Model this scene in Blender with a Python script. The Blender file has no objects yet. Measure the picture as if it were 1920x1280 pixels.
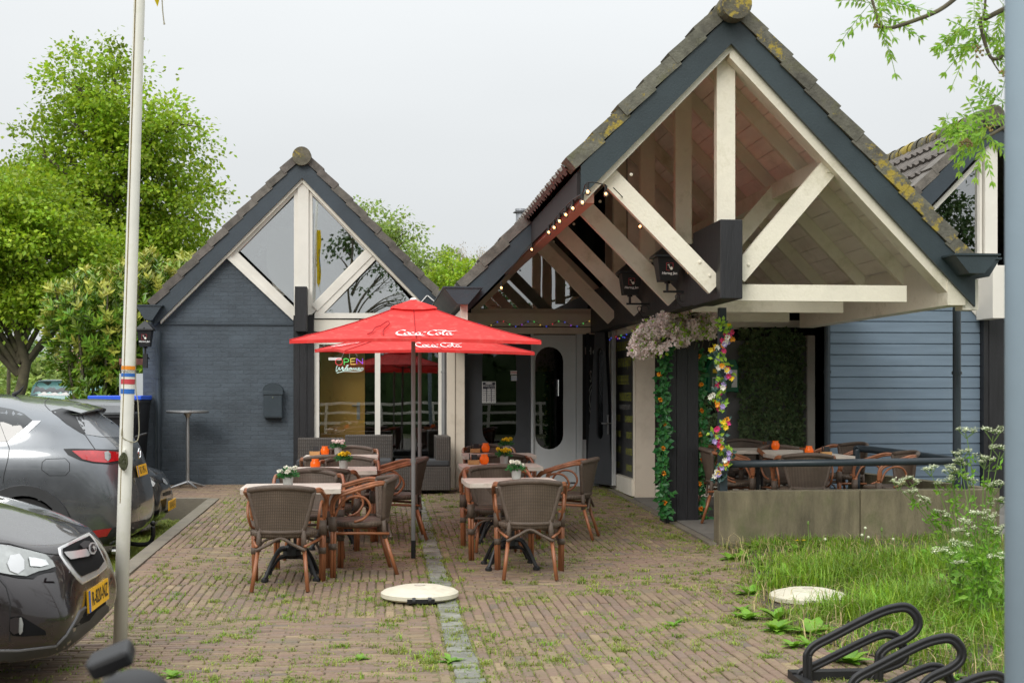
import bpy, bmesh, math, random
from mathutils import Vector, Matrix
from mathutils.bvhtree import BVHTree
from mathutils.geometry import tessellate_polygon
from math import sin, cos, pi, radians, atan2, sqrt, hypot, floor
random.seed(7)
S = bpy.context.scene
COL = S.collection

# ------------------------------------------------------------------ camera
YAW = math.atan(250/2500); EYE = 1.56; FPX = 2500.0; HOR = 736.0
cam = bpy.data.cameras.new('camera'); cam_o = bpy.data.objects.new('camera', cam); COL.objects.link(cam_o)
cam_o.location = (0, 0, EYE); cam_o.rotation_euler = (pi/2, 0, -YAW)
cam.sensor_width = 36; cam.lens = FPX/1920*36; cam.shift_y = (HOR-640)/1920
cam.clip_start = 0.1; cam.clip_end = 2000
cam.dof.use_dof = True; cam.dof.focus_distance = 13.5; cam.dof.aperture_fstop = 6.3
S.camera = cam_o
S.view_settings.view_transform = 'Standard'; S.view_settings.look = 'None'
S.view_settings.gamma = 1; S.view_settings.exposure = 0.35
try: S.view_settings.use_curve_mapping = False
except Exception: pass
S.cycles.max_bounces = 8; S.cycles.transparent_max_bounces = 12

# ------------------------------------------------------------------ sky
W = bpy.data.worlds.new('World'); S.world = W; W.use_nodes = True
nt = W.node_tree; nt.nodes.clear()
def wn(t, **k):
    n = nt.nodes.new(t)
    for a, b in k.items(): setattr(n, a, b)
    return n
SUN_EL, SUN_AZ = radians(34), radians(208)
sky = wn('ShaderNodeTexSky', sky_type='NISHITA', sun_disc=False, sun_elevation=SUN_EL, sun_rotation=SUN_AZ)
bg1 = wn('ShaderNodeBackground'); bg1.inputs[1].default_value = 0.1
nt.links.new(sky.outputs[0], bg1.inputs[0])
tc = wn('ShaderNodeTexCoord'); sx = wn('ShaderNodeSeparateXYZ'); nt.links.new(tc.outputs['Generated'], sx.inputs[0])
mr = wn('ShaderNodeMapRange'); mr.inputs[1].default_value = 0.0; mr.inputs[2].default_value = 1.0
mr.inputs[3].default_value = 0.60; mr.inputs[4].default_value = 2.25
pw = wn('ShaderNodeMath', operation='POWER'); pw.inputs[1].default_value = 1.9; pc = wn('ShaderNodeMath', operation='MAXIMUM'); pc.inputs[1].default_value = 0.0
nt.links.new(sx.outputs[2], pc.inputs[0]); nt.links.new(pc.outputs[0], pw.inputs[0]); nt.links.new(pw.outputs[0], mr.inputs[0])
nz = wn('ShaderNodeTexNoise'); nz.inputs['Scale'].default_value = 2.2; nz.inputs['Detail'].default_value = 3
mp = wn('ShaderNodeMapping'); mp.inputs['Scale'].default_value = (1, 1, 3.0)
nt.links.new(tc.outputs['Generated'], mp.inputs[0]); nt.links.new(mp.outputs[0], nz.inputs[0])
m2 = wn('ShaderNodeMapRange'); m2.inputs[3].default_value = 0.9; m2.inputs[4].default_value = 1.09
nt.links.new(nz.outputs[0], m2.inputs[0])
mm = wn('ShaderNodeMath', operation='MULTIPLY'); nt.links.new(mr.outputs[0], mm.inputs[0]); nt.links.new(m2.outputs[0], mm.inputs[1])
bg2 = wn('ShaderNodeBackground'); bg2.inputs[0].default_value = (0.955, 0.985, 1.0, 1)
nt.links.new(mm.outputs[0], bg2.inputs[1])
mx = wn('ShaderNodeMixShader'); mx.inputs[0].default_value = 0.975
nt.links.new(bg1.outputs[0], mx.inputs[1]); nt.links.new(bg2.outputs[0], mx.inputs[2])
wo = wn('ShaderNodeOutputWorld'); nt.links.new(mx.outputs[0], wo.inputs[0])
sun = bpy.data.lights.new('sun', 'SUN'); sun.energy = 1.35; sun.angle = radians(28); sun.color = (1, .96, .9)
sun_o = bpy.data.objects.new('sun', sun); COL.objects.link(sun_o)
sun_o.rotation_euler = (pi/2-SUN_EL, 0, radians(-28))   # light comes from behind the camera's left

# ------------------------------------------------------------------ coordinates
SA, CA = sin(YAW), cos(YAW)
def ray(u, v):
    xc = (u-960)/FPX
    return Vector((SA+xc*CA, CA-xc*SA, (HOR-v)/FPX))
def P(u, v, Y):
    d = ray(u, v); return Vector((0, 0, EYE)) + d*(Y/d.y)
def wx(u, Y): return P(u, 0, Y).x
def wz(u, v, Y): return P(u, v, Y).z
def g(Y): return min(.2255, max(0.0, .021*(Y-9)))
def G(u, v):
    Y = 12.0
    for _ in range(30):
        d = ray(u, v); t = (g(Y)-EYE)/d.z; Y = d.y*t
    p = Vector((0, 0, EYE))+d*t
    return p

# ------------------------------------------------------------------ materials
M = {}
def N(t, typ, **k):
    n = t.nodes.new(typ)
    for a, b in k.items():
        if a == 'ins':
            for i, v in b.items(): n.inputs[i].default_value = v
        else: setattr(n, a, b)
    return n
def c4(c): return (c[0], c[1], c[2], 1)
def mat(name, col, rough=.6, metal=0, var=.12, scale=6, bump=.0, bscale=40, coat=0, spec=.5, dirt=None, dirts=3, dirta=.5,
        stretch=(1, 1, 1), island=0, trans=0, wave=None, emit=None, sheen=0):
    m = bpy.data.materials.new(name); m.use_nodes = True; t = m.node_tree; t.nodes.clear(); L = t.links.new
    o = N(t, 'ShaderNodeOutputMaterial'); b = N(t, 'ShaderNodeBsdfPrincipled')
    b.inputs['Roughness'].default_value = rough; b.inputs['Metallic'].default_value = metal
    b.inputs['Specular IOR Level'].default_value = spec
    b.inputs['Coat Weight'].default_value = coat; b.inputs['Coat Roughness'].default_value = .04
    if sheen: b.inputs['Sheen Weight'].default_value = sheen
    co = N(t, 'ShaderNodeTexCoord'); mp = N(t, 'ShaderNodeMapping', ins={'Scale': stretch}); L(co.outputs['Object'], mp.inputs[0])
    nz = N(t, 'ShaderNodeTexNoise', ins={'Scale': scale, 'Detail': 6, 'Roughness': .62}); L(mp.outputs[0], nz.inputs[0])
    lo = [max(0, x*(1-var)) for x in col]; hi = [min(1, x*(1+var)) for x in col]
    r = N(t, 'ShaderNodeMapRange', ins={1: .3, 2: .7}); L(nz.outputs[0], r.inputs[0])
    mix = N(t, 'ShaderNodeMix', data_type='RGBA'); mix.inputs[6].default_value = c4(lo); mix.inputs[7].default_value = c4(hi)
    L(r.outputs[0], mix.inputs[0]); out = mix.outputs[2]
    if island:
        ge = N(t, 'ShaderNodeNewGeometry'); h = N(t, 'ShaderNodeHueSaturation', ins={'Saturation': 1.0})
        r3 = N(t, 'ShaderNodeMapRange', ins={3: 1-island, 4: 1+island}); L(ge.outputs['Random Per Island'], r3.inputs[0])
        L(r3.outputs[0], h.inputs['Value']); L(out, h.inputs['Color'])
        r4 = N(t, 'ShaderNodeMapRange', ins={3: .5-island*.07, 4: .5+island*.07}); 
        mu = N(t, 'ShaderNodeMath', operation='MULTIPLY', ins={1: 7.31}); fr = N(t, 'ShaderNodeMath', operation='FRACT')
        L(ge.outputs['Random Per Island'], mu.inputs[0]); L(mu.outputs[0], fr.inputs[0]); L(fr.outputs[0], r4.inputs[0]); L(r4.outputs[0], h.inputs['Hue'])
        out = h.outputs[0]
    if dirt:
        n2 = N(t, 'ShaderNodeTexNoise', ins={'Scale': dirts, 'Detail': 8, 'Roughness': .7}); L(co.outputs['Object'], n2.inputs[0])
        r2 = N(t, 'ShaderNodeMapRange', ins={1: .52, 2: .68, 4: dirta}); L(n2.outputs[0], r2.inputs[0])
        mx2 = N(t, 'ShaderNodeMix', data_type='RGBA'); mx2.inputs[7].default_value = c4(dirt)
        L(r2.outputs[0], mx2.inputs[0]); L(out, mx2.inputs[6]); out = mx2.outputs[2]
    L(out, b.inputs['Base Color'])
    if rough > .2:
        rr = N(t, 'ShaderNodeMapRange', ins={3: max(0, rough-.1), 4: min(1, rough+.1)}); L(nz.outputs[0], rr.inputs[0]); L(rr.outputs[0], b.inputs['Roughness'])
    hgt = None
    if wave:   # weave: two crossed waves
        axis1, axis2, s1, s2 = wave
        w1 = N(t, 'ShaderNodeTexWave', bands_direction=axis1, ins={'Scale': s1, 'Distortion': .4}); w2 = N(t, 'ShaderNodeTexWave', bands_direction=axis2, ins={'Scale': s2, 'Distortion': .4})
        L(co.outputs['Object'], w1.inputs[0]); L(co.outputs['Object'], w2.inputs[0])
        mw = N(t, 'ShaderNodeMath', operation='MULTIPLY'); L(w1.outputs['Fac'], mw.inputs[0]); L(w2.outputs['Fac'], mw.inputs[1]); hgt = mw.outputs[0]
        mx3 = N(t, 'ShaderNodeMix', data_type='RGBA', blend_type='MULTIPLY'); mx3.inputs[0].default_value = 1
        rw = N(t, 'ShaderNodeMapRange', ins={3: .55, 4: 1.5}); L(hgt, rw.inputs[0])
        L(out, mx3.inputs[6]); L(rw.outputs[0], mx3.inputs[7]); L(mx3.outputs[2], b.inputs['Base Color'])
    if bump:
        nb = N(t, 'ShaderNodeTexNoise', ins={'Scale': bscale, 'Detail': 5}); L(mp.outputs[0], nb.inputs[0])
        bp = N(t, 'ShaderNodeBump', ins={'Strength': min(1, bump), 'Distance': .01 if not wave else .006})
        if hgt is not None: L(hgt, bp.inputs['Height'])
        else: L(nb.outputs[0], bp.inputs['Height'])
        L(bp.outputs[0], b.inputs['Normal'])
    surf = b.outputs[0]
    if trans:
        tr = N(t, 'ShaderNodeBsdfTranslucent'); L(out, tr.inputs[0]); ms = N(t, 'ShaderNodeMixShader', ins={0: trans})
        L(surf, ms.inputs[1]); L(tr.outputs[0], ms.inputs[2]); surf = ms.outputs[0]
    if emit:
        b.inputs['Emission Color'].default_value = c4(emit[0]); b.inputs['Emission Strength'].default_value = emit[1]
    L(surf, o.inputs[0]); M[name] = m; return m
def glassmat(name, tint=(.75, .8, .8), rough=.0, refl=1.0, ior=1.5):
    m = bpy.data.materials.new(name); m.use_nodes = True; t = m.node_tree; t.nodes.clear(); L = t.links.new
    o = N(t, 'ShaderNodeOutputMaterial'); tr = N(t, 'ShaderNodeBsdfTransparent'); tr.inputs[0].default_value = c4(tint)
    gl = N(t, 'ShaderNodeBsdfGlossy', ins={'Roughness': rough}); gl.inputs[0].default_value = (1, 1, 1, 1)
    fr = N(t, 'ShaderNodeFresnel', ins={'IOR': ior}); mu = N(t, 'ShaderNodeMath', operation='MULTIPLY_ADD', ins={1: refl, 2: 0.0}); mu.use_clamp = True
    co = N(t, 'ShaderNodeTexCoord'); nb = N(t, 'ShaderNodeTexNoise', ins={'Scale': 1.3, 'Detail': 1}); L(co.outputs['Object'], nb.inputs[0])
    bp = N(t, 'ShaderNodeBump', ins={'Strength': .05, 'Distance': .02}); L(nb.outputs[0], bp.inputs['Height']); L(bp.outputs[0], gl.inputs['Normal'])
    L(fr.outputs[0], mu.inputs[0]); ms = N(t, 'ShaderNodeMixShader'); L(mu.outputs[0], ms.inputs[0]); L(tr.outputs[0], ms.inputs[1]); L(gl.outputs[0], ms.inputs[2])
    L(ms.outputs[0], o.inputs[0]); M[name] = m; return m
def brickmat(name, col, mortar, bw, bh, bump=.45):
    m = mat(name, col, .62, var=.2, scale=2.0, dirt=[x*.62 for x in col], dirts=1.3, dirta=.6); t = m.node_tree; L = t.links.new
    b = [n for n in t.nodes if n.type == 'BSDF_PRINCIPLED'][0]; src = b.inputs['Base Color'].links[0].from_socket
    co = N(t, 'ShaderNodeTexCoord'); sp = N(t, 'ShaderNodeSeparateXYZ'); cb = N(t, 'ShaderNodeCombineXYZ')
    L(co.outputs['Object'], sp.inputs[0]); ad = N(t, 'ShaderNodeMath', operation='ADD'); L(sp.outputs[0], ad.inputs[0]); L(sp.outputs[1], ad.inputs[1])
    L(ad.outputs[0], cb.inputs[0]); L(sp.outputs[2], cb.inputs[1])
    nd = N(t, 'ShaderNodeTexNoise', ins={'Scale': 4.0, 'Detail': 2}); L(cb.outputs[0], nd.inputs[0])
    vm = N(t, 'ShaderNodeMix', data_type='VECTOR'); vm.inputs[0].default_value = .02; L(cb.outputs[0], vm.inputs[4]); L(nd.outputs['Color'], vm.inputs[5])
    br = N(t, 'ShaderNodeTexBrick', ins={'Scale': 1, 'Mortar Size': .0045, 'Mortar Smooth': .6, 'Brick Width': bw, 'Row Height': bh})
    br.inputs['Color1'].default_value = (.88, .88, .88, 1); br.inputs['Color2'].default_value = (1.12, 1.12, 1.12, 1); br.inputs['Mortar'].default_value = (.84, .84, .84, 1)
    L(vm.outputs[1], br.inputs[0]); mx = N(t, 'ShaderNodeMix', data_type='RGBA', blend_type='MULTIPLY'); mx.inputs[0].default_value = .8
    L(src, mx.inputs[6]); L(br.outputs[0], mx.inputs[7]); L(mx.outputs[2], b.inputs['Base Color'])
    nb = N(t, 'ShaderNodeTexNoise', ins={'Scale': 30, 'Detail': 4}); L(co.outputs['Object'], nb.inputs[0])
    mm = N(t, 'ShaderNodeMath', operation='MULTIPLY_ADD', ins={1: -1.0}); L(br.outputs['Fac'], mm.inputs[0]); L(nb.outputs[0], mm.inputs[2])
    bp = N(t, 'ShaderNodeBump', ins={'Strength': bump, 'Distance': .012}); L(mm.outputs[0], bp.inputs['Height']); L(bp.outputs[0], b.inputs['Normal'])
    return m
brickmat('blue_brick', (.062, .08, .098), None, .21, .062)
brickmat('orange_brick', (.42, .27, .13), None, .21, .065)
mat('fascia', (.036, .05, .063), .5, var=.15, scale=3, bump=.2, bscale=60)
mat('fascia_green', (.027, .042, .048), .5, var=.22, scale=2, bump=.2, bscale=60)
mat('black_paint', (.012, .012, .014), .5, var=.3, scale=4, stretch=(6, 6, .6), bump=.4, bscale=20)
mat('black_metal', (.009, .009, .01), .5, var=.2)
mat('steel_blue', (.025, .036, .045), .4, var=.2)
mat('white_paint', (.76, .72, .62), .5, var=.07, scale=3, dirt=(.42, .36, .27), dirts=2.5, dirta=.25, bump=.15, bscale=50)
mat('white_frame', (.74, .71, .64), .38, var=.04, scale=3, dirt=(.5, .45, .36), dirts=1.7, dirta=.25)
mat('beige_and_shaded_white', (.68, .6, .49), .5, var=.06, scale=2, dirt=(.4, .33, .24), dirta=.3)  # beige panels; also white woodwork with its shade put into the colour
mat('ceiling_board', (.93, .85, .77), .6, var=.1, scale=2.0, stretch=(4, .5, 4), dirt=(.45, .4, .3), dirta=.3)
mat('rafter', (.78, .73, .6), .5, var=.08, scale=3, dirt=(.36, .33, .2), dirts=3, dirta=.5, bump=.3)
mat('red_lit_rafter', (.62, .34, .27), .5, var=.1)  # purlin timber, the reddish light falling on it put into the colour
mat('siding', (.155, .21, .268), .42, var=.12, scale=2.2, stretch=(.6, 1, 8), dirt=(.2, .25, .3), dirts=1.2, dirta=.4)
mat('roof_tile', (.13, .115, .1), .8, var=.35, scale=9, bump=.5, bscale=50, dirt=(.05, .045, .035), dirts=5, dirta=.7, island=.22)
def lichen(name, base, amt, green=.3):
    m = mat(name, base, .85, var=.4, scale=10, bump=.7, bscale=45, dirt=(.12, .12, .06), dirts=4, dirta=.8, island=.18)
    t = m.node_tree; L = t.links.new; b = [n for n in t.nodes if n.type == 'BSDF_PRINCIPLED'][0]; src = b.inputs['Base Color'].links[0].from_socket
    co = N(t, 'ShaderNodeTexCoord'); n1 = N(t, 'ShaderNodeTexNoise', ins={'Scale': 9, 'Detail': 8, 'Roughness': .75}); n2 = N(t, 'ShaderNodeTexNoise', ins={'Scale': 1.3, 'Detail': 2})
    L(co.outputs['Object'], n1.inputs[0]); L(co.outputs['Object'], n2.inputs[0]); a = N(t, 'ShaderNodeMath', operation='ADD'); L(n1.outputs[0], a.inputs[0]); L(n2.outputs[0], a.inputs[1])
    r = N(t, 'ShaderNodeMapRange', ins={1: 1.22-amt, 2: 1.3-amt}); L(a.outputs[0], r.inputs[0])
    mx = N(t, 'ShaderNodeMix', data_type='RGBA'); mx.inputs[7].default_value = (.33, .25, .04, 1); L(r.outputs[0], mx.inputs[0]); L(src, mx.inputs[6]); L(mx.outputs[2], b.inputs['Base Color'])
lichen('lichen_tile', (.12, .115, .09), .15)
lichen('lichen_ridge', (.11, .1, .07), .2)
mat('grass', (.18, .31, .022), .5, var=.42, scale=1.6, trans=.35, island=.35)
mat('joint_grass_mat', (.25, .31, .05), .6, var=.4, scale=2, trans=.3, island=.4)
mat('weed_leaf', (.2, .4, .035), .5, var=.2, scale=8, trans=.35, island=.2)
mat('linden_leaf', (.29, .42, .025), .5, var=.5, scale=.7, trans=.45, island=.3)  # coarse noise varies clump tone and paints in shadow gaps of the crown
mat('pale_leaf', (.27, .37, .08), .6, var=.3, scale=.5, trans=.4, island=.3)
mat('bare_twig', (.36, .3, .2), .8, var=.2)
mat('laurel_leaf', (.15, .26, .022), .3, var=.4, scale=1.2, trans=.15, island=.4)
mat('laurel_tip', (.4, .42, .07), .4, var=.3, scale=2, trans=.25, island=.35)
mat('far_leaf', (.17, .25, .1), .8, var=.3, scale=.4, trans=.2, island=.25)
mat('dark_leaf', (.05, .1, .02), .7, var=.4, scale=.5, trans=.2, island=.3)
mat('ash_leaf', (.26, .46, .04), .5, var=.2, trans=.45, island=.25)
mat('bark', (.1, .085, .055), .9, var=.35, scale=6, bump=.9, bscale=14, dirt=(.16, .16, .06), dirts=3, dirta=.6)
mat('ivy_leaf', (.14, .21, .09), .5, var=.35, scale=5, island=.4)
mat('garland_leaf', (.03, .16, .035), .45, var=.25, scale=8, island=.3, trans=.2)
mat('garland_teal', (.05, .12, .1), .5, var=.25, island=.3)
mat('lime_leaf', (.3, .5, .04), .5, var=.2, island=.2, trans=.2)
mat('petal_pink', (.97, .83, .8), .7, var=.08, scale=20, island=.08, trans=.2)
mat('petal_orange', (.8, .32, .02), .6, var=.15, island=.15)
mat('petal_yellow', (.85, .6, .02), .6, var=.12, island=.12)
mat('petal_magenta', (.6, .04, .16), .6, var=.2, island=.3)
mat('petal_violet', (.42, .32, .62), .6, var=.2, island=.2)
mat('petal_white', (.8, .78, .68), .6, var=.08, island=.1)
mat('parsley_white', (.62, .66, .45), .7, var=.12, island=.15)
mat('stem_green', (.13, .22, .04), .6, var=.2)
mat('joint_fill', (.165, .145, .068), .95, var=.4, scale=9, bump=1, bscale=60, dirt=(.1, .085, .06), dirts=4, dirta=.8)
mat('soil', (.075, .06, .042), .95, var=.4, scale=14, bump=1, bscale=40, dirt=(.09, .13, .03), dirts=3, dirta=.6)
mat('ground_earth', (.1, .11, .05), .95, var=.4, scale=1.5)
mat('parking', (.11, .1, .085), .9, var=.25, scale=12, bump=.6, bscale=60)
mat('kerb', (.18, .158, .12), .85, var=.2, scale=6, bump=.5, dirt=(.12, .11, .07), dirta=.6)
mat('sett', (.2, .2, .17), .85, var=.3, scale=9, island=.2, bump=.8, dirt=(.2, .19, .12), dirts=3, dirta=.5)
mat('eave_dark', (.022, .018, .018), .9, var=.3, scale=4)
mat('concrete', (.16, .137, .085), .9, var=.4, scale=2.2, stretch=(3.5, 3.5, .8), bump=.8, bscale=35, dirt=(.1, .11, .045), dirts=2.2, dirta=.8)
mat('terrace_tile', (.17, .16, .14), .85, var=.2, scale=4, bump=.3)
mat('rattan', (.27, .1, .042), .38, var=.3, scale=14, stretch=(1, 1, .3))
mat('weave', (.125, .09, .064), .55, var=.2, wave=('X', 'Z', 22, 26), bump=.5)
mat('weave_wrap', (.095, .068, .05), .6, var=.2, scale=30, bump=.5, bscale=90)
mat('sofa_weave', (.075, .062, .052), .55, var=.2, wave=('X', 'Z', 12, 16), bump=.8)
mat('cushion', (.05, .052, .055), .9, var=.15)
mat('table_wood', (.56, .5, .43), .55, var=.18, scale=7, stretch=(.5, 4, 4), dirt=(.3, .22, .16), dirts=5, dirta=.45, bump=.3)
mat('wood_box', (.5, .27, .1), .6, var=.2, scale=8)
mat('orange_glass', (.9, .2, .01), .25, var=.1, trans=.45, emit=((1, .25, .02), .12))
mat('pot_zinc', (.3, .3, .28), .6, var=.2, scale=12)
mat('base_cream', (.62, .58, .46), .6, var=.08, dirt=(.35, .32, .24), dirts=4, dirta=.5)
mat('aluminium', (.5, .5, .5), .35, metal=.9, var=.05)
mat('pole_grey', (.24, .24, .235), .45, metal=.4, var=.1)
mat('zinc', (.4, .42, .45), .45, metal=.5, var=.15)
mat('flag_pole_white', (.72, .71, .64), .4, var=.06, scale=5, dirt=(.4, .42, .25), dirts=5, dirta=.35)
mat('lamp_pole_grey', (.36, .46, .54), .6, var=.05)
mat('umbrella_red', (.82, .05, .045), .85, var=.12, scale=3, bump=1, bscale=5, trans=.25, dirt=(.85, .17, .14), dirts=11, dirta=.55)
mat('umbrella_red_dark', (.5, .02, .025), .8, var=.1, trans=.2)
mat('white_print', (.85, .82, .8), .6, var=.03)
mat('suv_paint', (.15, .16, .172), .3, metal=.75, var=.05, coat=1)
mat('brown_paint', (.016, .011, .012), .28, metal=.25, var=.05, coat=1)
mat('small_car_paint', (.02, .022, .027), .3, metal=.5, var=.05, coat=1)
mat('green_paint', (.07, .17, .17), .4, metal=.3, var=.05, coat=.6)
mat('car_glass', (.02, .024, .026), .04, spec=1, var=.05)
mat('rear_glass', (.2, .21, .22), .05, spec=1, var=.1)
mat('trim_grey', (.12, .12, .125), .5, var=.1)
mat('trim', (.028, .029, .031), .55, var=.15)
mat('trim_black', (.006, .006, .007), .5, var=.1)
mat('tyre', (.015, .015, .015), .8, var=.2, bump=.5)
mat('chrome', (.75, .75, .75), .12, metal=1, var=.02)
mat('bright_trim', (.62, .62, .62), .22, metal=.35, var=.04, coat=.5)
mat('lamp_bright', (.7, .72, .72), .15, metal=.3, var=.25, scale=30, coat=1)
mat('tail_red', (.4, .008, .012), .12, var=.25, scale=20, coat=1)
mat('reflector_red', (.32, .01, .02), .3, var=.1, coat=1)
mat('lamp_clear', (.3, .31, .3), .12, metal=.4, var=.35, scale=7, coat=1)
mat('plate_yellow', (.85, .46, .01), .4, var=.03)
mat('plate_blue', (.02, .1, .4), .4, var=.03)
mat('matt_black', (.004, .004, .0045), .85, var=.2, spec=.2)
mat('dry_blade', (.42, .34, .16), .7, var=.3, trans=.2, island=.3)
mat('ink', (.01, .01, .01), .6, var=.02)
mat('mustard_door', (.95, .52, .11), .45, var=.05, scale=1)
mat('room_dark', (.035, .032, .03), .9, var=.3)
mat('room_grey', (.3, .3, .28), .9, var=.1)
mat('door_grey', (.56, .59, .6), .4, var=.04, dirt=(.3, .31, .31), dirta=.2)
mat('door_dark', (.04, .044, .05), .5, var=.15)
mat('film_black', (.01, .01, .011), .35, var=.1)
mat('yellow_green', (.32, .34, .06), .7, var=.2)
mat('chalk', (.35, .35, .33), .8, var=.2)
mat('mailbox', (.032, .045, .055), .4, var=.1)
mat('bin_black', (.012, .012, .014), .5, var=.1)
mat('bin_grey', (.09, .095, .1), .3, var=.2, coat=.4)
mat('bin_blue', (.02, .1, .7), .4, var=.05)
mat('aed_green', (.0, .13, .055), .4, var=.1)
mat('aed_glass', (.05, .1, .07), .1, var=.1, coat=1)
mat('sticker_white', (.75, .74, .72), .5, var=.04)
mat('stripe_orange', (.75, .25, .01), .5, var=.05)
mat('stripe_blue', (.02, .13, .45), .5, var=.05)
mat('stripe_red', (.5, .05, .06), .5, var=.05)
mat('flag_yellow', (.8, .62, .02), .8, var=.08, trans=.4)
mat('flag_blue', (.02, .16, .45), .8, var=.08, trans=.4)
mat('rope', (.3, .28, .2), .9, var=.2)
mat('rope_green', (.06, .065, .03), .9, var=.3)
mat('house_tile', (.19, .075, .055), .8, var=.2, scale=20, wave=('X', 'Z', 1.6, 1.6))
mat('paper', (.7, .69, .62), .8, var=.06)
mat('rust', (.2, .14, .03), .6, var=.5, scale=8)
for n_, c_ in (('red', (1, .08, .1)), ('green', (.15, 1, .2)), ('yellow', (1, .7, .15)), ('purple', (.45, .1, 1)), ('white', (.75, 1, .9)), ('warm', (1, .55, .2)), ('blue', (.1, .15, 1))):
    mat('glow_'+n_, c_, .5, var=0, emit=(c_, {'warm': 4.5, 'white': .28}.get(n_, .3)))

glassmat('bulb_glass', (1, .93, .85), 0, 1.5)
glassmat('window_glass', (.62, .66, .66), 0, 11)
glassmat('upper_glass', (.3, .33, .34), 0, 8)
glassmat('clear_glass', (.93, .95, .94), 0, 2.2)
glassmat('dark_glass', (.4, .4, .4), 0, 1.4)
# ------------------------------------------------------------------ mesh helpers
class MB:
    def __init__(s): s.v = []; s.f = []; s.m = []; s.mi = 0
    def add(s, vs, fs):
        o = len(s.v); s.v += [tuple(x) for x in vs]; s.f += [tuple(i+o for i in f) for f in fs]; s.m += [s.mi]*len(fs)
    def box(s, x0, x1, y0, y1, z0, z1, mt=None):
        vs = [Vector((x, y, z)) for x in (x0, x1) for y in (y0, y1) for z in (z0, z1)]
        if mt is not None: vs = [mt @ v for v in vs]
        s.add(vs, [(0, 1, 3, 2), (4, 6, 7, 5), (0, 4, 5, 1), (2, 3, 7, 6), (0, 2, 6, 4), (1, 5, 7, 3)])
    def bar(s, a, b, w, y0, y1, ext=0):     # bar in the XZ plane between (x,z) points, width w, from y0 to y1
        ax, az = a; bx, bz = b; d = hypot(bx-ax, bz-az); dx, dz = (bx-ax)/d, (bz-az)/d; nx, nz_ = -dz*w/2, dx*w/2
        ax -= dx*ext; az -= dz*ext; bx += dx*ext; bz += dz*ext
        s.prism([(ax+nx, az+nz_), (bx+nx, bz+nz_), (bx-nx, bz-nz_), (ax-nx, az-nz_)], y0, y1)
    def prism(s, pts, y0, y1):               # polygon in XZ extruded along Y
        n = len(pts); vs = [(x, y0, z) for x, z in pts]+[(x, y1, z) for x, z in pts]
        fs = [(i, (i+1) % n, n+(i+1) % n, n+i) for i in range(n)]
        tri = tessellate_polygon([[Vector((x, 0, z)) for x, z in pts]])
        fs += [tuple(t) for t in tri]+[tuple(n+i for i in reversed(t)) for t in tri]
        s.add(vs, fs)
    def hprism(s, pts, z0, z1):              # polygon in XY extruded along Z; z may be functions
        n = len(pts); f0 = z0 if callable(z0) else (lambda x, y: z0); f1 = z1 if callable(z1) else (lambda x, y: z1)
        vs = [(x, y, f0(x, y)) for x, y in pts]+[(x, y, f1(x, y)) for x, y in pts]
        fs = [(i, (i+1) % n, n+(i+1) % n, n+i) for i in range(n)]
        tri = tessellate_polygon([[Vector((x, y, 0)) for x, y in pts]])
        fs += [tuple(reversed(t)) for t in tri]+[tuple(n+i for i in t) for t in tri]
        s.add(vs, fs)
    def quad(s, a, b, c, d): s.add([a, b, c, d], [(0, 1, 2, 3)])
    def tube(s, pts, r, n=8, cap=True, flat=1):
        pts = [Vector(p) for p in pts]; rs = r if isinstance(r, (list, tuple)) else [r]*len(pts)
        up = None; vs = []; fs = []; k = len(pts)
        for i, p in enumerate(pts):
            t = (pts[min(i+1, k-1)]-pts[max(i-1, 0)])
            t = t.normalized() if t.length > 1e-9 else Vector((0, 0, 1))
            if up is None:
                up = Vector((0, 0, 1)) if abs(t.z) < .9 else Vector((0, 1, 0))
            a = (up-t*up.dot(t)); a = a.normalized() if a.length > 1e-6 else t.orthogonal().normalized(); up = a; b = t.cross(a)
            for j in range(n):
                th = 2*pi*j/n; vs.append(p+(a*cos(th)+b*sin(th)*flat)*rs[i])
        for i in range(k-1):
            for j in range(n): fs.append((i*n+j, i*n+(j+1) % n, (i+1)*n+(j+1) % n, (i+1)*n+j))
        if cap: fs.append(tuple(reversed(range(n)))); fs.append(tuple((k-1)*n+j for j in range(n)))
        s.add(vs, fs)
    def lathe(s, prof, c=(0, 0, 0), n=20, sx=1, sy=1):
        c = Vector(c); vs = []; fs = []; k = len(prof)
        for r, z in prof:
            for j in range(n): th = 2*pi*j/n; vs.append((c.x+r*cos(th)*sx, c.y+r*sin(th)*sy, c.z+z))
        for i in range(k-1):
            for j in range(n): fs.append((i*n+j, i*n+(j+1) % n, (i+1)*n+(j+1) % n, (i+1)*n+j))
        if prof[0][0] > 1e-5: fs.append(tuple(reversed(range(n))))
        if prof[-1][0] > 1e-5: fs.append(tuple((k-1)*n+j for j in range(n)))
        s.add(vs, fs)
    def sphere(s, c, r, n=8, k=6, sz=1):
        s.lathe([(max(1e-6, r*sin(pi*i/k)), -r*cos(pi*i/k)*sz) for i in range(k+1)], c, n)
    def grid(s, rows, close=False):          # rows of equal-length point lists
        nr = len(rows); nc = len(rows[0]); vs = [p for r in rows for p in r]; fs = []
        for i in range(nr-1):
            for j in range(nc-1+(1 if close else 0)): fs.append((i*nc+j, i*nc+(j+1) % nc, (i+1)*nc+(j+1) % nc, (i+1)*nc+j))
        s.add(vs, fs)
    def leaf(s, p, d, nrm, L, Wd, fold=.15):
        d = d.normalized(); n = (nrm-d*nrm.dot(d)); n = n.normalized() if n.length > 1e-5 else d.orthogonal().normalized(); b = d.cross(n)
        s.add([p, p+d*L*.45+b*Wd/2+n*fold*Wd, p+d*L, p+d*L*.45-b*Wd/2+n*fold*Wd], [(0, 1, 2), (0, 2, 3)])
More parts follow.
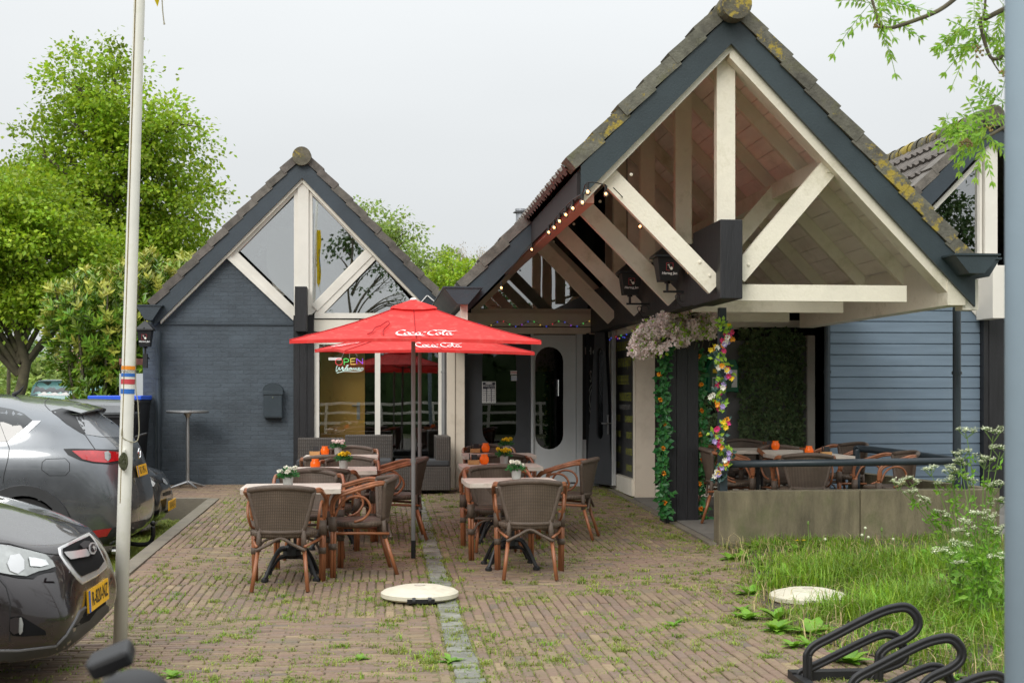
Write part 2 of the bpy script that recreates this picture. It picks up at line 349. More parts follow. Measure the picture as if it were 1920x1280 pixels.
    def build(s, name, mats, parent=None, smooth=False, loc=None, bevel=0):
        me = bpy.data.meshes.new(name); me.from_pydata(s.v, [], s.f)
        if not isinstance(mats, (list, tuple)): mats = [mats]
        for m_ in mats: me.materials.append(M[m_] if isinstance(m_, str) else m_)
        if len(mats) > 1: me.polygons.foreach_set('material_index', s.m)
        if smooth: me.polygons.foreach_set('use_smooth', [True]*len(s.f))
        me.update(); o = bpy.data.objects.new(name, me); COL.objects.link(o)
        if parent: o.parent = parent
        if loc is not None: o.location = loc
        if bevel:
            b = o.modifiers.new('bevel', 'BEVEL'); b.width = bevel; b.segments = 2; b.limit_method = 'ANGLE'
        return o
def thing(name, label, cat, loc=(0, 0, 0), rz=0, group=None):
    o = bpy.data.objects.new(name, None); COL.objects.link(o); o.location = loc; o.rotation_euler = (0, 0, rz)
    o.empty_display_size = .1; return tag(o, label, cat, group)
def tag(o, label, cat, group=None):
    o['label'] = label; o['category'] = cat
    if group: o['group'] = group
    return o
def struct(o): o['kind'] = 'structure'; return o
def stuff(o, label, cat): o['kind'] = 'stuff'; return tag(o, label, cat)
def dup(root, loc, rz, label=None, group=None):
    r = root.copy(); COL.objects.link(r); r.location = loc; r.rotation_euler = (0, 0, rz)
    if label: r['label'] = label
    if group: r['group'] = group
    for ch in list(root.children):
        c = ch.copy(); COL.objects.link(c); c.parent = r
        for q in ch.children:
            d = q.copy(); COL.objects.link(d); d.parent = c
    return r
def text_pts(txt, size, shear=0.0, bold=0.0, xs=1.0):
    cu = bpy.data.curves.new('lettering', 'FONT'); cu.body = txt; cu.size = size; cu.shear = shear; cu.offset = bold; cu.align_x = 'CENTER'; cu.align_y = 'CENTER'; cu.resolution_u = 2
    o = bpy.data.objects.new('lettering', cu); COL.objects.link(o); bpy.context.view_layer.update()
    me = o.to_mesh(); vs = [(v.co.x*xs, v.co.y) for v in me.vertices]; fs = [tuple(p.vertices) for p in me.polygons]
    o.to_mesh_clear(); bpy.data.objects.remove(o); bpy.data.curves.remove(cu); return vs, fs
def text(mb, txt, size, o, ax, ay, shear=0, bold=0, xs=1.0):   # o origin, ax/ay unit vectors
    vs, fs = text_pts(txt, size, shear, bold, xs); o = Vector(o); ax = Vector(ax); ay = Vector(ay)
    mb.add([o+ax*x+ay*y for x, y in vs], fs)
def catmull(pts, n=6):
    pts = [Vector(p) for p in pts]; out = []
    for i in range(len(pts)-1):
        p0 = pts[max(i-1, 0)]; p1 = pts[i]; p2 = pts[i+1]; p3 = pts[min(i+2, len(pts)-1)]
        for k in range(n):
            t = k/n; out.append(.5*((2*p1)+(p2-p0)*t+(2*p0-5*p1+4*p2-p3)*t*t+(3*p1-p0-3*p2+p3)*t**3))
    out.append(pts[-1]); return out
def rv(a=1): return Vector((random.gauss(0, a), random.gauss(0, a), random.gauss(0, a)))

# ------------------------------------------------------------------ ground
mb = MB(); n = 24; R = 900
mb.grid([[(-R+2*R*i/n, -R+2*R*j/n, -.17) for i in range(n+1)] for j in range(n+1)])
struct(mb.build('ground', 'ground_earth'))
mb = MB(); mb.quad((-30, 10.82, -.135), (-2.2, 10.82, -.135), (-2.2, 17.6, -.135), (-30, 17.6, -.135)); struct(mb.build('parking_area', 'parking'))
mb = MB(); mb.quad((-3.1, 10.83, -.131), (-2.19, 10.83, -.131), (-2.19, 17.6, -.131), (-3.1, 17.6, -.131)); struct(mb.build('soil_strip', 'soil'))
# the paving bed follows the gentle rise to the building
bed = MB()
def bedpoly(x0, x1, y0, y1, k=14):
    rows = []
    for i in range(k+1):
        y = y0+(y1-y0)*i/k; rows.append([(x0, y, -.165), (x0, y, g(y)-.009), (x1, y, g(y)-.009), (x1, y, -.165)])
    bed.grid(rows)
bedpoly(-30, 30, -6, 10.8); bedpoly(-2.2, 12, 10.8, 17.6); bedpoly(-8, 12, 17.6, 20.5)
struct(bed.build('paving_bed', 'joint_fill'))
mb = MB(); mb.box(-2.2, -2.06, 10.8, 17.6, -.16, .1)
mb.v = [(x, y, z if z < 0 else g(y)+.012) for x, y, z in mb.v]; struct(mb.build('kerb', 'kerb'))
mb = MB(); mb.box(-8, -2.2, 17.6, 17.72, -.16, g(17.6)+.01); mb.box(-30, -2.2, 10.66, 10.8, -.16, g(10.8)+.01); struct(mb.build('kerb_end', 'kerb'))
# every clinker is real: rectangular, slightly domed, uneven
brk = MB(); random.seed(3)
GX = lambda y: (3.32 if y > 12.7 else (3.32-.0*(12.7-y) if y > 11.8 else (3.3-(11.8-y)*.23 if y > 9.4 else (2.76 if y > 8.0 else 2.76+(8.0-y)*.38))))
def clink(x0, x1, y0, y1, h=.0, mi=0):
    cx, cy = (x0+x1)/2, (y0+y1)/2
    dz = random.gauss(0, .0018)+h; tx, ty = random.gauss(0, .012), random.gauss(0, .012)
    x0 += random.uniform(.002, .006); x1 -= random.uniform(.002, .006); y0 += random.uniform(.002, .006); y1 -= random.uniform(.002, .006)
    a = random.gauss(0, .008); ca, sa = cos(a), sin(a); ins = .006
    def pt(x, y, z): X, Y = x-cx, y-cy; return (cx+X*ca-Y*sa, cy+X*sa+Y*ca, g(y)+z+dz+X*tx+Y*ty)
    lo = [pt(x0, y0, -.03), pt(x1, y0, -.03), pt(x1, y1, -.03), pt(x0, y1, -.03)]
    md = [pt(x0, y0, -.006), pt(x1, y0, -.006), pt(x1, y1, -.006), pt(x0, y1, -.006)]
    hi = [pt(x0+ins, y0+ins, 0), pt(x1-ins, y0+ins, 0), pt(x1-ins, y1-ins, 0), pt(x0+ins, y1-ins, 0)]
    brk.mi = mi
    fs = []
    for a_, b_ in ((0, 4), (4, 8)):
        for i in range(4): fs.append((a_+i, a_+(i+1) % 4, b_+(i+1) % 4, b_+i))
    fs.append((8, 9, 10, 11)); brk.add(lo+md+hi, fs)
def settle(x, y): return .001+.0025*sin(x*2.1+y*1.3)+.0025*sin(x*.9-y*2.7)
BW = .0685
def region(x0, x1, y0, y1, along, skew=0):
    # along: 'X' bricks lie lengthwise across the view, 'Y' lengthwise in depth
    if along == 'X':
        k = 0; y = y0
        while y < y1-.02:
            x = x0-(.1 if k % 2 else 0)
            while x < x1-.01:
                a, b = max(x, x0), min(x+.2, x1)
                if b-a > .04 and (a+b)/2 < GX(y)+.1: clink(a, b, y, min(y+BW, y1), settle(a, y))
                x += .2
            y += BW; k += 1
    else:
        k = 0; x = x0
        while x < x1-.02:
            y = y0-(.1 if k % 2 else 0)
            while y < y1-.01:
                a, b = max(y, y0), min(y+.2, y1)
                if b-a > .04 and x+.03 < GX(a)+.1: clink(x, min(x+BW, x1), a, b, settle(x, a))
                y += .2
            x += BW; k += 1
SX0, SX1 = .43, .56
for a in ((-4.2, SX0-.1, 5.6, 9.3, 'X'), (-4.2, SX0-.1, 9.3, 10.8, 'Y'), (-2.06, SX0-.1, 10.8, 11.4, 'Y'), (-2.06, SX0-.1, 11.4, 12.95, 'X'), (-2.06, SX0-.1, 12.95, 17.7, 'Y'), (-3.4, SX0-.1, 17.72, 19.7, 'X'),
          (SX1+.1, 3.6, 5.6, 6.35, 'X'), (SX1+.1, 3.6, 6.5, 10.3, 'Y'), (SX1+.1, 3.6, 10.3, 12.3, 'X'), (SX1+.1, 3.35, 12.3, 15.0, 'Y'), (SX1+.1, 3.35, 15.0, 19.2, 'X')): region(*a)
region(SX0-.0985, SX0-.03, 5.6, 19.2, 'Y'); region(SX1+.03, SX1+.0985, 5.6, 19.2, 'Y')
y = 5.6
while y < 19.2:
    h = random.uniform(.1, .19); clink(SX0-.025+random.uniform(0, .02), SX1+.025-random.uniform(0, .02), y, y+h, .003, 1); y += h+.012
x = SX1+.1
while x < 3.6: clink(x, x+.3, 6.36, 6.49, .002, 1); x += .31
pav = brk.build('clinker_paving', ['clinker', 'sett'] if 0 else ['sett', 'sett'])
m = bpy.data.materials.new('clinker'); m.use_nodes = True; t = m.node_tree; L = t.links.new; b = t.nodes['Principled BSDF']; b.inputs['Roughness'].default_value = .85
ge = N(t, 'ShaderNodeNewGeometry'); cr = N(t, 'ShaderNodeValToRGB'); e = cr.color_ramp; e.interpolation = 'CONSTANT'
cols = [(0, (0.211, 0.146, 0.098)), (.14, (0.238, 0.166, 0.108)), (.3, (0.220, 0.146, 0.104)), (.44, (0.190, 0.136, 0.098)), (.56, (0.249, 0.183, 0.112)), (.7, (0.205, 0.144, 0.108)), (.82, (0.227, 0.154, 0.108)), (.95, (0.302, 0.223, 0.132)), (.98, (0.162, 0.125, 0.098))]
e.elements[0].position = 0; e.elements[0].color = c4(cols[0][1]); e.elements[1].position = cols[1][0]; e.elements[1].color = c4(cols[1][1])
for p_, c_ in cols[2:]: q = e.elements.new(p_); q.color = c4(c_)
L(ge.outputs['Random Per Island'], cr.inputs[0]); co = N(t, 'ShaderNodeTexCoord')
n1 = N(t, 'ShaderNodeTexNoise', ins={'Scale': 35, 'Detail': 6, 'Roughness': .7}); L(co.outputs['Object'], n1.inputs[0]); r1 = N(t, 'ShaderNodeMapRange', ins={3: .52, 4: 1.3}); L(n1.outputs[0], r1.inputs[0])
x1 = N(t, 'ShaderNodeMix', data_type='RGBA', blend_type='MULTIPLY'); x1.inputs[0].default_value = 1; L(cr.outputs[0], x1.inputs[6]); L(r1.outputs[0], x1.inputs[7])
n2 = N(t, 'ShaderNodeTexNoise', ins={'Scale': 1.1, 'Detail': 7, 'Roughness': .7}); L(co.outputs['Object'], n2.inputs[0]); r2 = N(t, 'ShaderNodeMapRange', ins={1: .5, 2: .7, 4: .38}); L(n2.outputs[0], r2.inputs[0])
x2 = N(t, 'ShaderNodeMix', data_type='RGBA'); x2.inputs[7].default_value = (.19, .175, .09, 1); L(r2.outputs[0], x2.inputs[0]); L(x1.outputs[2], x2.inputs[6]); L(x2.outputs[2], b.inputs['Base Color'])
bp = N(t, 'ShaderNodeBump', ins={'Strength': .5, 'Distance': .006}); L(n1.outputs[0], bp.inputs['Height']); L(bp.outputs[0], b.inputs['Normal'])
M['clinker'] = m; pav.data.materials[0] = m; struct(pav)
# simple paving further out, outside the photograph's view
mb = MB(); mb.quad((-30, -6, -.004), (30, -6, -.004), (30, 5.58, -.004), (-30, 5.58, -.004)); mb.quad((-30, 5.58, -.006), (-4.25, 5.58, -.006), (-4.25, 10.66, .03), (-30, 10.66, .03)); struct(mb.build('road', 'parking'))
# ------------------------------------------------------------------ the building
YL, YC, YF, YR, YB, YT, YB3 = 19.74, 19.2, 11.7, 15.3, 17.2, 16.05, 27.0
YW = 17.1   # wall plane of the right wing, set back under its roof
XL, XC, X3 = -1.109, 3.14, 7.58
SL = 1.03
def ztop(d): return 4.965-SL*abs(d)     # top of bargeboard
def zbot(d): return 4.68-SL*abs(d)
bld = thing('restaurant_building', 'slate blue restaurant of three tiled gables, the middle one reaching out as open timber canopy', 'building', (0, 0, 0))
def rake(d): return SL*d
# roofs --------------------------------------------------------------
def verge(mb, xr, side, Y, d0=.0, d1=2.08, dep=.28, th=0):
    ang = math.atan(SL); Ln = (d1-d0)*sqrt(1+SL*SL); nT = max(1, round(Ln/.315)); st = Ln/nT
    for i in range(nT):
        s0 = i*st; a = d0+s0*cos(ang); z0 = ztop(a)+.0
        tx, tz = cos(ang), -sin(ang); nx, nz_ = sin(ang), cos(ang)
        j = random.uniform(-.006, .006); l = st+.03; th0, th1 = .1+j+th, .128+j+th
        pr = [(a, z0-.012), (a+tx*l+nx*.025, z0+tz*l+nz_*.025-.012), (a+tx*l+nx*th1, z0+tz*l+nz_*th1), (a+nx*th0, z0+nz_*th0)]
        pr = [(xr+side*x, z) for x, z in pr]
        if side < 0: pr.reverse()
        mb.prism(pr, Y-.05+random.uniform(-.012, .012), Y+dep)
def slope(mb, xr, side, Y0, Y1, d0, d1):
    ang = math.atan(SL); Ln = (d1-d0)*sqrt(1+SL*SL); nT = max(1, round(Ln/.315)); st = Ln/nT
    tw = .2; nc = int((Y1-Y0)/tw); sub = 6
    tx, tz, nx, nz_ = cos(ang), -sin(ang), sin(ang), cos(ang)
    for i in range(nT):
        a = d0+i*st*cos(ang); z0 = ztop(a); rows = [[], [], []]
        ju = random.uniform(-.004, .004)
        for c in range(nc*sub+1):
            y = Y0+c*tw/sub; f = (c % sub)/sub; w = .04*max(0, sin(pi*min(1, f/.55)))
            jj = .006*sin(i*7.1+(c//sub)*3.3)
            for r, (s_, h) in enumerate(((0, .04), (st+.025+jj, .1), (st+.025+jj, .04))):
                hh = h+w*(1 if r < 2 else .9)+ju; rows[r].append((xr+side*(a+tx*s_+nx*hh), y, z0+tz*s_+nz_*hh))
        mb.grid(rows)
def ridge(mb, xr, Y0, Y1, z=4.985, r=.135):
    k = int((Y1-Y0)/.33); 
    for i in range(k):
        y0 = Y0+i*.33; rows = []
        for (yy, rr) in ((y0, r), (y0+.02, r*1.03), (y0+.34, r*.9)):
            rows.append([(xr+rr*sin(t*pi/180), yy, z+rr*cos(t*pi/180)) for t in range(-125, 126, 14)])
        mb.grid(rows)
        mb.lathe([(1e-6, 0), (r*.99, 0)], (xr, y0, z), 3) if 0 else None
    n = 22; pts = [(xr+r*sin(i*2*pi/n), z+r*cos(i*2*pi/n)) for i in range(n)]
    mb.prism(pts, Y0-.13, Y0+.03)
def roof(xr, Y0, Y1, dl, dr, tile, rtile, fas, name='roof'):
    rf = MB(); 
    # deck boards under the tiles, one for each slope, as solid slabs
    for side, d1, ya in ((-1, dl[1], dl[2]), (1, dr[1], dr[2])):
        p = [(0, ztop(0)-.045), (d1, ztop(d1)-.045), (d1, ztop(d1)-.012), (0, ztop(0)-.012)]
        p = [(xr+side*x, z) for x, z in p]
        if side < 0: p.reverse()
        rf.prism(p, ya+.02, Y1)
    r = rf.build(name, 'roof_tile', bld)
    t = MB(); slope(t, xr, -1, dl[2]+.22, Y1, 0, dl[1]+.02); slope(t, xr, 1, dr[2]+.22, Y1, 0, dr[1]+.02); t.build('tile_courses', 'roof_tile', r, smooth=False)
    v = MB()
    for side, d in ((-1, dl), (1, dr)): verge(v, xr, side, d[2], 0.0, d[1]+.03)
    v.build('verge_tiles', tile, r)
    q = MB(); ridge(q, xr, Y0-.05, Y1); q.build('ridge_tiles', rtile, r, smooth=False)
    f = MB()
    for side, d in ((-1, dl), (1, dr)):
        d1 = d[1]-.02
        p = [(0, ztop(0)), (d1+.06, ztop(d1+.06)), (d1+.06, zbot(d1+.06)), (0, zbot(0))]
        p = [(xr+side*x, z) for x, z in p]
        if side < 0: p.reverse()
        f.prism(p, d[2]-.03, d[2]+.01)
    f.build('bargeboard', fas, r)
    return r
rL = roof(XL, YL-.06, 27, (0, 2.06, YL-.12), (0, 2.06, YL-.12), 'roof_tile', 'lichen_ridge', 'fascia')
r3 = roof(X3, YT-.06, 25, (0, 2.2, YT-.12), (0, 2.2, YT-.12), 'roof_tile', 'lichen_ridge', 'fascia')
# centre: the left slope is cut back, the eave steps from the canopy to the facade
DK = 1.36
rf = MB()
for (side, a0, a1, ya) in ((1, 0, 2.2, YF), (-1, 0, DK, YF), (-1, DK, 2.1, YR)):
    p = [(a0, ztop(a0)-.045), (a1, ztop(a1)-.045), (a1, ztop(a1)-.012), (a0, ztop(a0)-.012)]
    p = [(XC+side*x, z) for x, z in p]
    if side < 0: p.reverse()
    rf.prism(p, ya+.02, YB3)
rC = rf.build('roof', 'roof_tile', bld)
t = MB(); slope(t, XC, -1, YF+.2, YB3, 0, DK+.03); slope(t, XC, -1, YR+.2, YB3, DK+.02, 2.12); slope(t, XC, 1, YF+.2, YB3, 0, 2.2); t.build('tile_courses', 'roof_tile', rC)
t = MB(); verge(t, XC, -1, YF, 0, DK+.01, th=.015); verge(t, XC, 1, YF, 0, 2.2, th=.015); t.build('verge_tiles', 'lichen_tile', rC)
t = MB(); verge(t, XC, -1, YR, DK+.03, 2.14); t.build('verge_tiles', 'roof_tile', rC)
t = MB(); ridge(t, XC, YF-.09, YB3); t.build('ridge_tiles', 'lichen_ridge', rC)
t = MB()
for side, a1 in ((-1, DK), (1, 2.27)):
    p = [(0, ztop(0)), (a1, ztop(a1)), (a1, zbot(a1)), (0, zbot(0))]; p = [(XC+side*x, z) for x, z in p]
    if side < 0: p.reverse()
    t.prism(p, YF-.03, YF+.01)
t.build('bargeboard', 'fascia_green', rC)
t = MB(); p = [(XC-x, z) for x, z in [(DK-.06, ztop(DK-.06)), (2.16, ztop(2.16)), (2.16, zbot(2.16)), (DK-.06, zbot(DK-.06))]][::-1]; t.prism(p, YR-.03, YR+.01)
t.build('bargeboard', 'fascia', rC)
t = MB(); x0 = XC-DK   # eave board of the cut-back slope
t.box(x0-.03, x0+.0, YF+.012, YR-.032, zbot(DK)+.0, ztop(DK)-.05); t.build('eave_board', 'eave_dark', rC)
# boarded ceiling under the canopy
t = MB(); bw = .17
for side, dmax, Ya, Yb in ((1, 2.2, YF+.015, YB-.02), (-1, DK, YF+.015, YC-.15), (-1, 2.0, YR+.015, YC-.15)):
    dd = 0.02 if not (side < 0 and dmax > DK) else DK+.01
    while dd < dmax-.03:
        e1 = min(dd+bw*.7, dmax); z0, z1 = ztop(dd)-.05, ztop(e1-.008)-.05
        p = [(dd, z0-.018), (e1-.008, z1-.018), (e1-.008, z1), (dd, z0)]; p = [(XC+side*x, z) for x, z in p]
        if side < 0: p.reverse()
        t.prism(p, Ya, Yb); dd = e1
t.build('ceiling_boards', 'ceiling_board', bld)
# rafters
def rafter(Y, side, d1, w=.07, h=.15, m='rafter', d0=0):
    t = MB(); zt = lambda d: ztop(d)-.072
    p = [(d0, zt(d0)), (d1, zt(d1)), (d1, zt(d1)-h*1.4), (d0, zt(d0)-h*1.4)]; p = [(XC+side*x, z) for x, z in p]
    if side < 0: p.reverse()
    t.prism(p, Y, Y+w); return t.build('rafter', m, bld)
for i, Y in enumerate((YF+.03, 12.75, 13.8, 14.95, 16.1, 17.05)): rafter(Y, 1, 2.12, .07 if i else .2, .23 if i == 0 else .13)
for i, Y in enumerate((YF+.03, 12.75, 13.8, 14.95, 16.1, 17.2, 18.2)): rafter(Y, -1, DK-.02 if Y < YR else 2.0, .07, .2 if i == 0 else .13)
# purlins and plates along the depth
t = MB(); t.box(XC+.93, XC+1.07, YF+.12, YB, zbot(1)-.08, zbot(1)+.08); t.build('purlin', 'rafter', bld)
t = MB(); t.box(XC-DK+.02, XC-DK+.14, YF+.12, YC-.1, zbot(DK)-.02, zbot(DK)+.13); t.build('purlin', 'red_lit_rafter', bld)
t = MB(); t.prism([(XC+2.03, 2.36), (XC+2.2, 2.36), (XC+2.2, 2.62), (XC+2.03, 2.79)], YF+.02, YT-.03); t.build('wall_plate', 'rafter', bld)
# trusses
def truss(Y, k, post=True):
    w = .075 if k else .08
    y0, y1 = Y, Y+w
    zb = 3.1
    if post:
        t = MB(); t.box(XC-.085, XC+.085, Y+.0, Y+.1, zb, zbot(0)+.02); t.build('king_post', 'rafter', bld)
    t = MB(); t.bar((XC-1.14, zbot(1.14)+.06), (XC-.1, 2.52), .17, y0-.03, y0+.04); t.build('brace', 'rafter', bld)
    t = MB(); t.bar((XC+1.02, zbot(1.02)+.06), (XC+.1, 2.62), .17, y0-.03, y0+.04); t.build('brace', 'rafter', bld)
    t = MB(); t.box(XC+.1, XC+1.72, Y+.05, Y+.12, 2.4, 2.55); t.build('tie_beam', 'rafter', bld)
    b = MB()
    for (x, z) in ((-1.0, zbot(1.0)-.02), (-.88, zbot(1)-.13), (-.25, 2.74), (-.16, 2.62), (.93, zbot(1)+.0), (.2, 2.72)):
        b.lathe([(1e-6, -.012), (.014, -.008), (.016, 0)], (0, 0, 0), 8)
        nn = len(b.v)-3*8
        for i in range(nn, len(b.v)): v = b.v[i]; b.v[i] = (XC+x+v[0], y0-.031+v[2], z+v[1])
    b.build('bolts', 'rafter', bld)
for k, Y in enumerate((11.86, 13.55, 15.4, 17.2)): truss(Y, k)
# ridge-line box beam with its dark head
t = MB(); t.box(XC-.1, XC+.105, YF-.02, 12.72, 2.4, 3.11); t.build('beam_head', 'black_paint', bld, bevel=.008)
t = MB(); t.box(XC-.085, XC+.085, 12.73, YC-.1, 2.42, 3.02); t.build('ridge_beam', 'black_paint', bld)
# column
t = MB()
for k in range(3): t.box(3.155+k*.125, 3.155+k*.125+.121, 14.5-.004*(k == 1), 14.8, g(14.5)-.02, 2.42)
t.build('column', 'black_paint', bld)
t = MB(); t.box(wx(1349, 12.9), wx(1362, 12.9), 12.9, 12.98, g(12.9), 2.4); t.build('post', 'steel_blue', bld)
# gutters: trapezoid troughs
def gutter(xc, Y0, Y1, z0, z1, wt, wb, m):
    t = MB(); pr = [(xc-wt/2, z1), (xc-wb/2, z0), (xc+wb/2, z0), (xc+wt/2, z1)]
    t.prism(pr, Y0, Y1); t.box(xc-wt/2-.015, xc+wt/2+.015, Y0-.015, Y1, z1+.001, z1+.018); return t.build('gutter', m, bld)
gutter(wx(282, YL-.15), YL-.3, 27, wz(282, 602, YL), wz(282, 576, YL), .36, .1, 'fascia')
gutter(wx(868, 14.95), 14.95, YL+.5, wz(868, 570, 14.95), wz(868, 540, 14.95), .42, .12, 'fascia')
gutter(wx(1832, 11.4)+.2, 11.73, YT+1, wz(1832, 512, 11.4), wz(1832, 479, 11.4), .34, .14, 'fascia_green')
gutter(wx(1832, 11.4), 11.4, 11.67, wz(1832, 512, 11.4), wz(1832, 479, 11.4), .4, .14, 'fascia_green')
t = MB(); Y = YL-.13   # eave end board of the left gable
t.prism([(wx(u, Y), wz(u, v, Y)) for u, v in ((786, 572), (799, 555), (803, 555), (838, 586), (838, 596), (786, 596))], Y-.12, Y-.06); e_ = t.build('eave_end_board', 'steel_blue', bld)
t = MB(); t.bar((wx(786, Y), wz(786, 571, Y)), (wx(800, Y), wz(800, 555, Y)), .014, Y-.135, Y-.121); t.bar((wx(801, Y), wz(801, 555, Y)), (wx(838, Y), wz(838, 587, Y)), .014, Y-.135, Y-.121); t.build('edge_trim', 'sticker_white', e_)
t = MB(); Y = 15.1; t.box(wx(864, Y), wx(877, Y), Y, Y+.12, wz(864, 600, Y)-.05, wz(864, 569, Y)); t.build('gutter_support', 'white_paint', bld)
t = MB(); t.box(wx(864, 15.1)-.0, wx(877, 15.1), 15.23, YC-.1, 2.35, 2.5); t.build('wall_plate', 'white_paint', bld)
# gutter support at the right eave
t = MB(); t.box(XC+2.19, XC+2.34, YF+.06, YF+.22, 2.32, 2.6); t.build('gutter_support', 'white_paint', bld)

# left wing facade ------------------------------------------------------
Y = YL
def FP(pts, Y=YL): return [(wx(u, Y), wz(u, v, Y)) for u, v in pts]
t = MB(); gz = g(19)-.05
wl = [(wx(268, Y), gz), (wx(552, Y), gz), (wx(552, Y), wz(552, 590, Y)), (wx(430, Y), wz(430, 478, Y)), (XL-1.98, zbot(1.98)+.02), (wx(268, Y), 2.5)]
t.prism(wl, Y, Y+.25); t.build('brick_wall', 'blue_brick', bld)
t = MB(); t.box(wx(268, Y), wx(268, Y)+.2, Y+.26, 27, gz, 2.6); t.build('side_wall', 'blue_brick', bld)
t = MB(); t.box(wx(300, Y), wx(550, Y), Y-.02, Y-.001, wz(400, 609, Y), wz(400, 606, Y)); t.build('wall_moulding', 'fascia', bld)
t = MB(); t.box(wx(268, Y), wx(552, Y), Y-.012, Y-.001, gz, g(19)+.03); t.build('wall_plinth', 'orange_brick', bld) if 0 else None
# back and rear closing walls
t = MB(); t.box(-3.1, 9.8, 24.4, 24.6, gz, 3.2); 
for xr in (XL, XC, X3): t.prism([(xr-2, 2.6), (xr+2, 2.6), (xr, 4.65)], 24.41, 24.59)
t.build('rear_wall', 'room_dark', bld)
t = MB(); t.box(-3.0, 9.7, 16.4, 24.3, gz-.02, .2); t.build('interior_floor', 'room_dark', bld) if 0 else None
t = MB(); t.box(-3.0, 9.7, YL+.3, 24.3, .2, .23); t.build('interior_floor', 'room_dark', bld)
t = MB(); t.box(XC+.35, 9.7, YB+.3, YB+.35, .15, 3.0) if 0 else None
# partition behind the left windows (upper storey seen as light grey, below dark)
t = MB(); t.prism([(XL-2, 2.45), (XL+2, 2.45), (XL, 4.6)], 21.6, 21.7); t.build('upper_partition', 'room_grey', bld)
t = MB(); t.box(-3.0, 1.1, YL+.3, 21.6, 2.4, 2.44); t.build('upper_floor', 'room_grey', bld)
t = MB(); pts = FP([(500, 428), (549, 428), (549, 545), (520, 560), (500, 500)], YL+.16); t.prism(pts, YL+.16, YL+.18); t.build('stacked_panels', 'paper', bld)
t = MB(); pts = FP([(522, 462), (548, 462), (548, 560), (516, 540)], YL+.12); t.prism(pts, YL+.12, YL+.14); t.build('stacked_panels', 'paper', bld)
# white frames
def frame(name, bars, m='white_frame', Y=YL, parent=bld, front=-.045, back=.06):
    t = MB()
    for i, (a, b, w) in enumerate(bars):
        (ax, az), (bx, bz) = FP([a, b], Y); t.bar((ax, az), (bx, bz), w, Y+front-.0012*i, Y+back)
    return t.build(name, m, parent)
def pane(pts, Y=YL, m='window_glass', parent=bld, off=.02):
    t = MB(); t.prism(FP(pts, Y), Y+off, Y+off+.008); return t.build('window_pane', m, parent)
s_ = 1/128
f1 = frame('window_frame', [((436, 475), (558, 351), 12*s_), ((434, 474), (556, 592), 18*s_), ((556, 350), (556, 590), 9*s_)]); pane([(450, 470), (555, 366), (555, 572)], parent=f1)
frame('window_frame', [((426, 480), (552, 598), 7*s_)], front=-.07)
f2 = frame('window_frame', [((578, 350), (698, 474), 12*s_), ((696, 466), (582, 584), 13*s_), ((582, 350), (582, 590), 8*s_)]); pane([(583, 366), (688, 468), (583, 574)], parent=f2)
f3 = frame('window_frame', [((700, 474), (812, 586), 13*s_), ((704, 478), (596, 590), 13*s_), ((590, 592), (815, 592), 10*s_)]); pane([(602, 594), (707, 489), (796, 594)], parent=f3)
frame('brace_panel', [((694, 474), (590, 578), 15*s_)], front=-.06)
frame('centre_post', [((569, 345), (569, 592), 20*s_)], front=-.08)
t = MB()   # white strips beneath the bargeboards
for side in (-1, 1):
    p = [(0.0, zbot(0)-.001), (2.02, zbot(2.02)-.001), (2.02, zbot(2.02)-.045), (0, zbot(0)-.06)]; p = [(XL+side*x, z) for x, z in p]
    if side < 0: p.reverse()
    t.prism(p, YL-.11, YL-.02)
t.build('rake_trim', 'white_paint', bld)
t = MB(); t.box(wx(556, Y), wx(578, Y), Y-.42, Y-.09, wz(567, 622, Y-.3), wz(567, 538, Y-.3)); t.build('beam_head', 'black_paint', bld, bevel=.006)
t = MB()
for k, (a, b) in enumerate(((551, 562), (562.5, 576), (576.5, 589))): t.box(wx(a, Y), wx(b, Y), Y-.1-.01*(k == 1), Y-.001, gz, wz(567, 592, Y))
t.build('corner_post', 'black_paint', bld)
t = MB(); t.box(wx(589, Y), wx(838, Y), Y-.03, Y+.05, wz(700, 622, Y), wz(700, 600, Y)); t.build('lintel', 'white_paint', bld)
t = MB(); t.box(wx(589, Y), wx(838, Y), Y-.02, Y+.05, wz(700, 646, Y), wz(700, 626, Y)); t.build('lintel', 'white_paint', bld)
fw = frame('window_frame', [((594, 646), (594, 912), 9*s_), ((708, 646), (708, 912), 10*s_), ((826, 646), (826, 912), 8*s_), ((590, 906), (830, 906), 10*s_)])
pane([(598, 646), (703, 646), (703, 902), (598, 902)], parent=fw, m='clear_glass'); pane([(713, 646), (822, 646), (822, 902), (713, 902)], parent=fw, m='clear_glass')
# mustard inner door
Yd = YL+.9; dr = MB(); dr.box(wx(600, Yd), wx(684, Yd), Yd, Yd+.05, .2, 2.35); dr = dr.build('inner_door', 'mustard_door', bld)
h = MB(); h.box(wx(669, Yd), wx(675, Yd), Yd-.012, Yd-.001, wz(670, 786, Yd), wz(670, 754, Yd)); h.tube([(wx(672, Yd), Yd-.05, wz(672, 760, Yd)), (wx(660, Yd), Yd-.05, wz(672, 760, Yd))], .01); h.tube([(wx(672, Yd), Yd-.05, wz(672, 760, Yd)), (wx(672, Yd), Yd, wz(672, 760, Yd))], .01); h.build('handle', 'aluminium', dr)
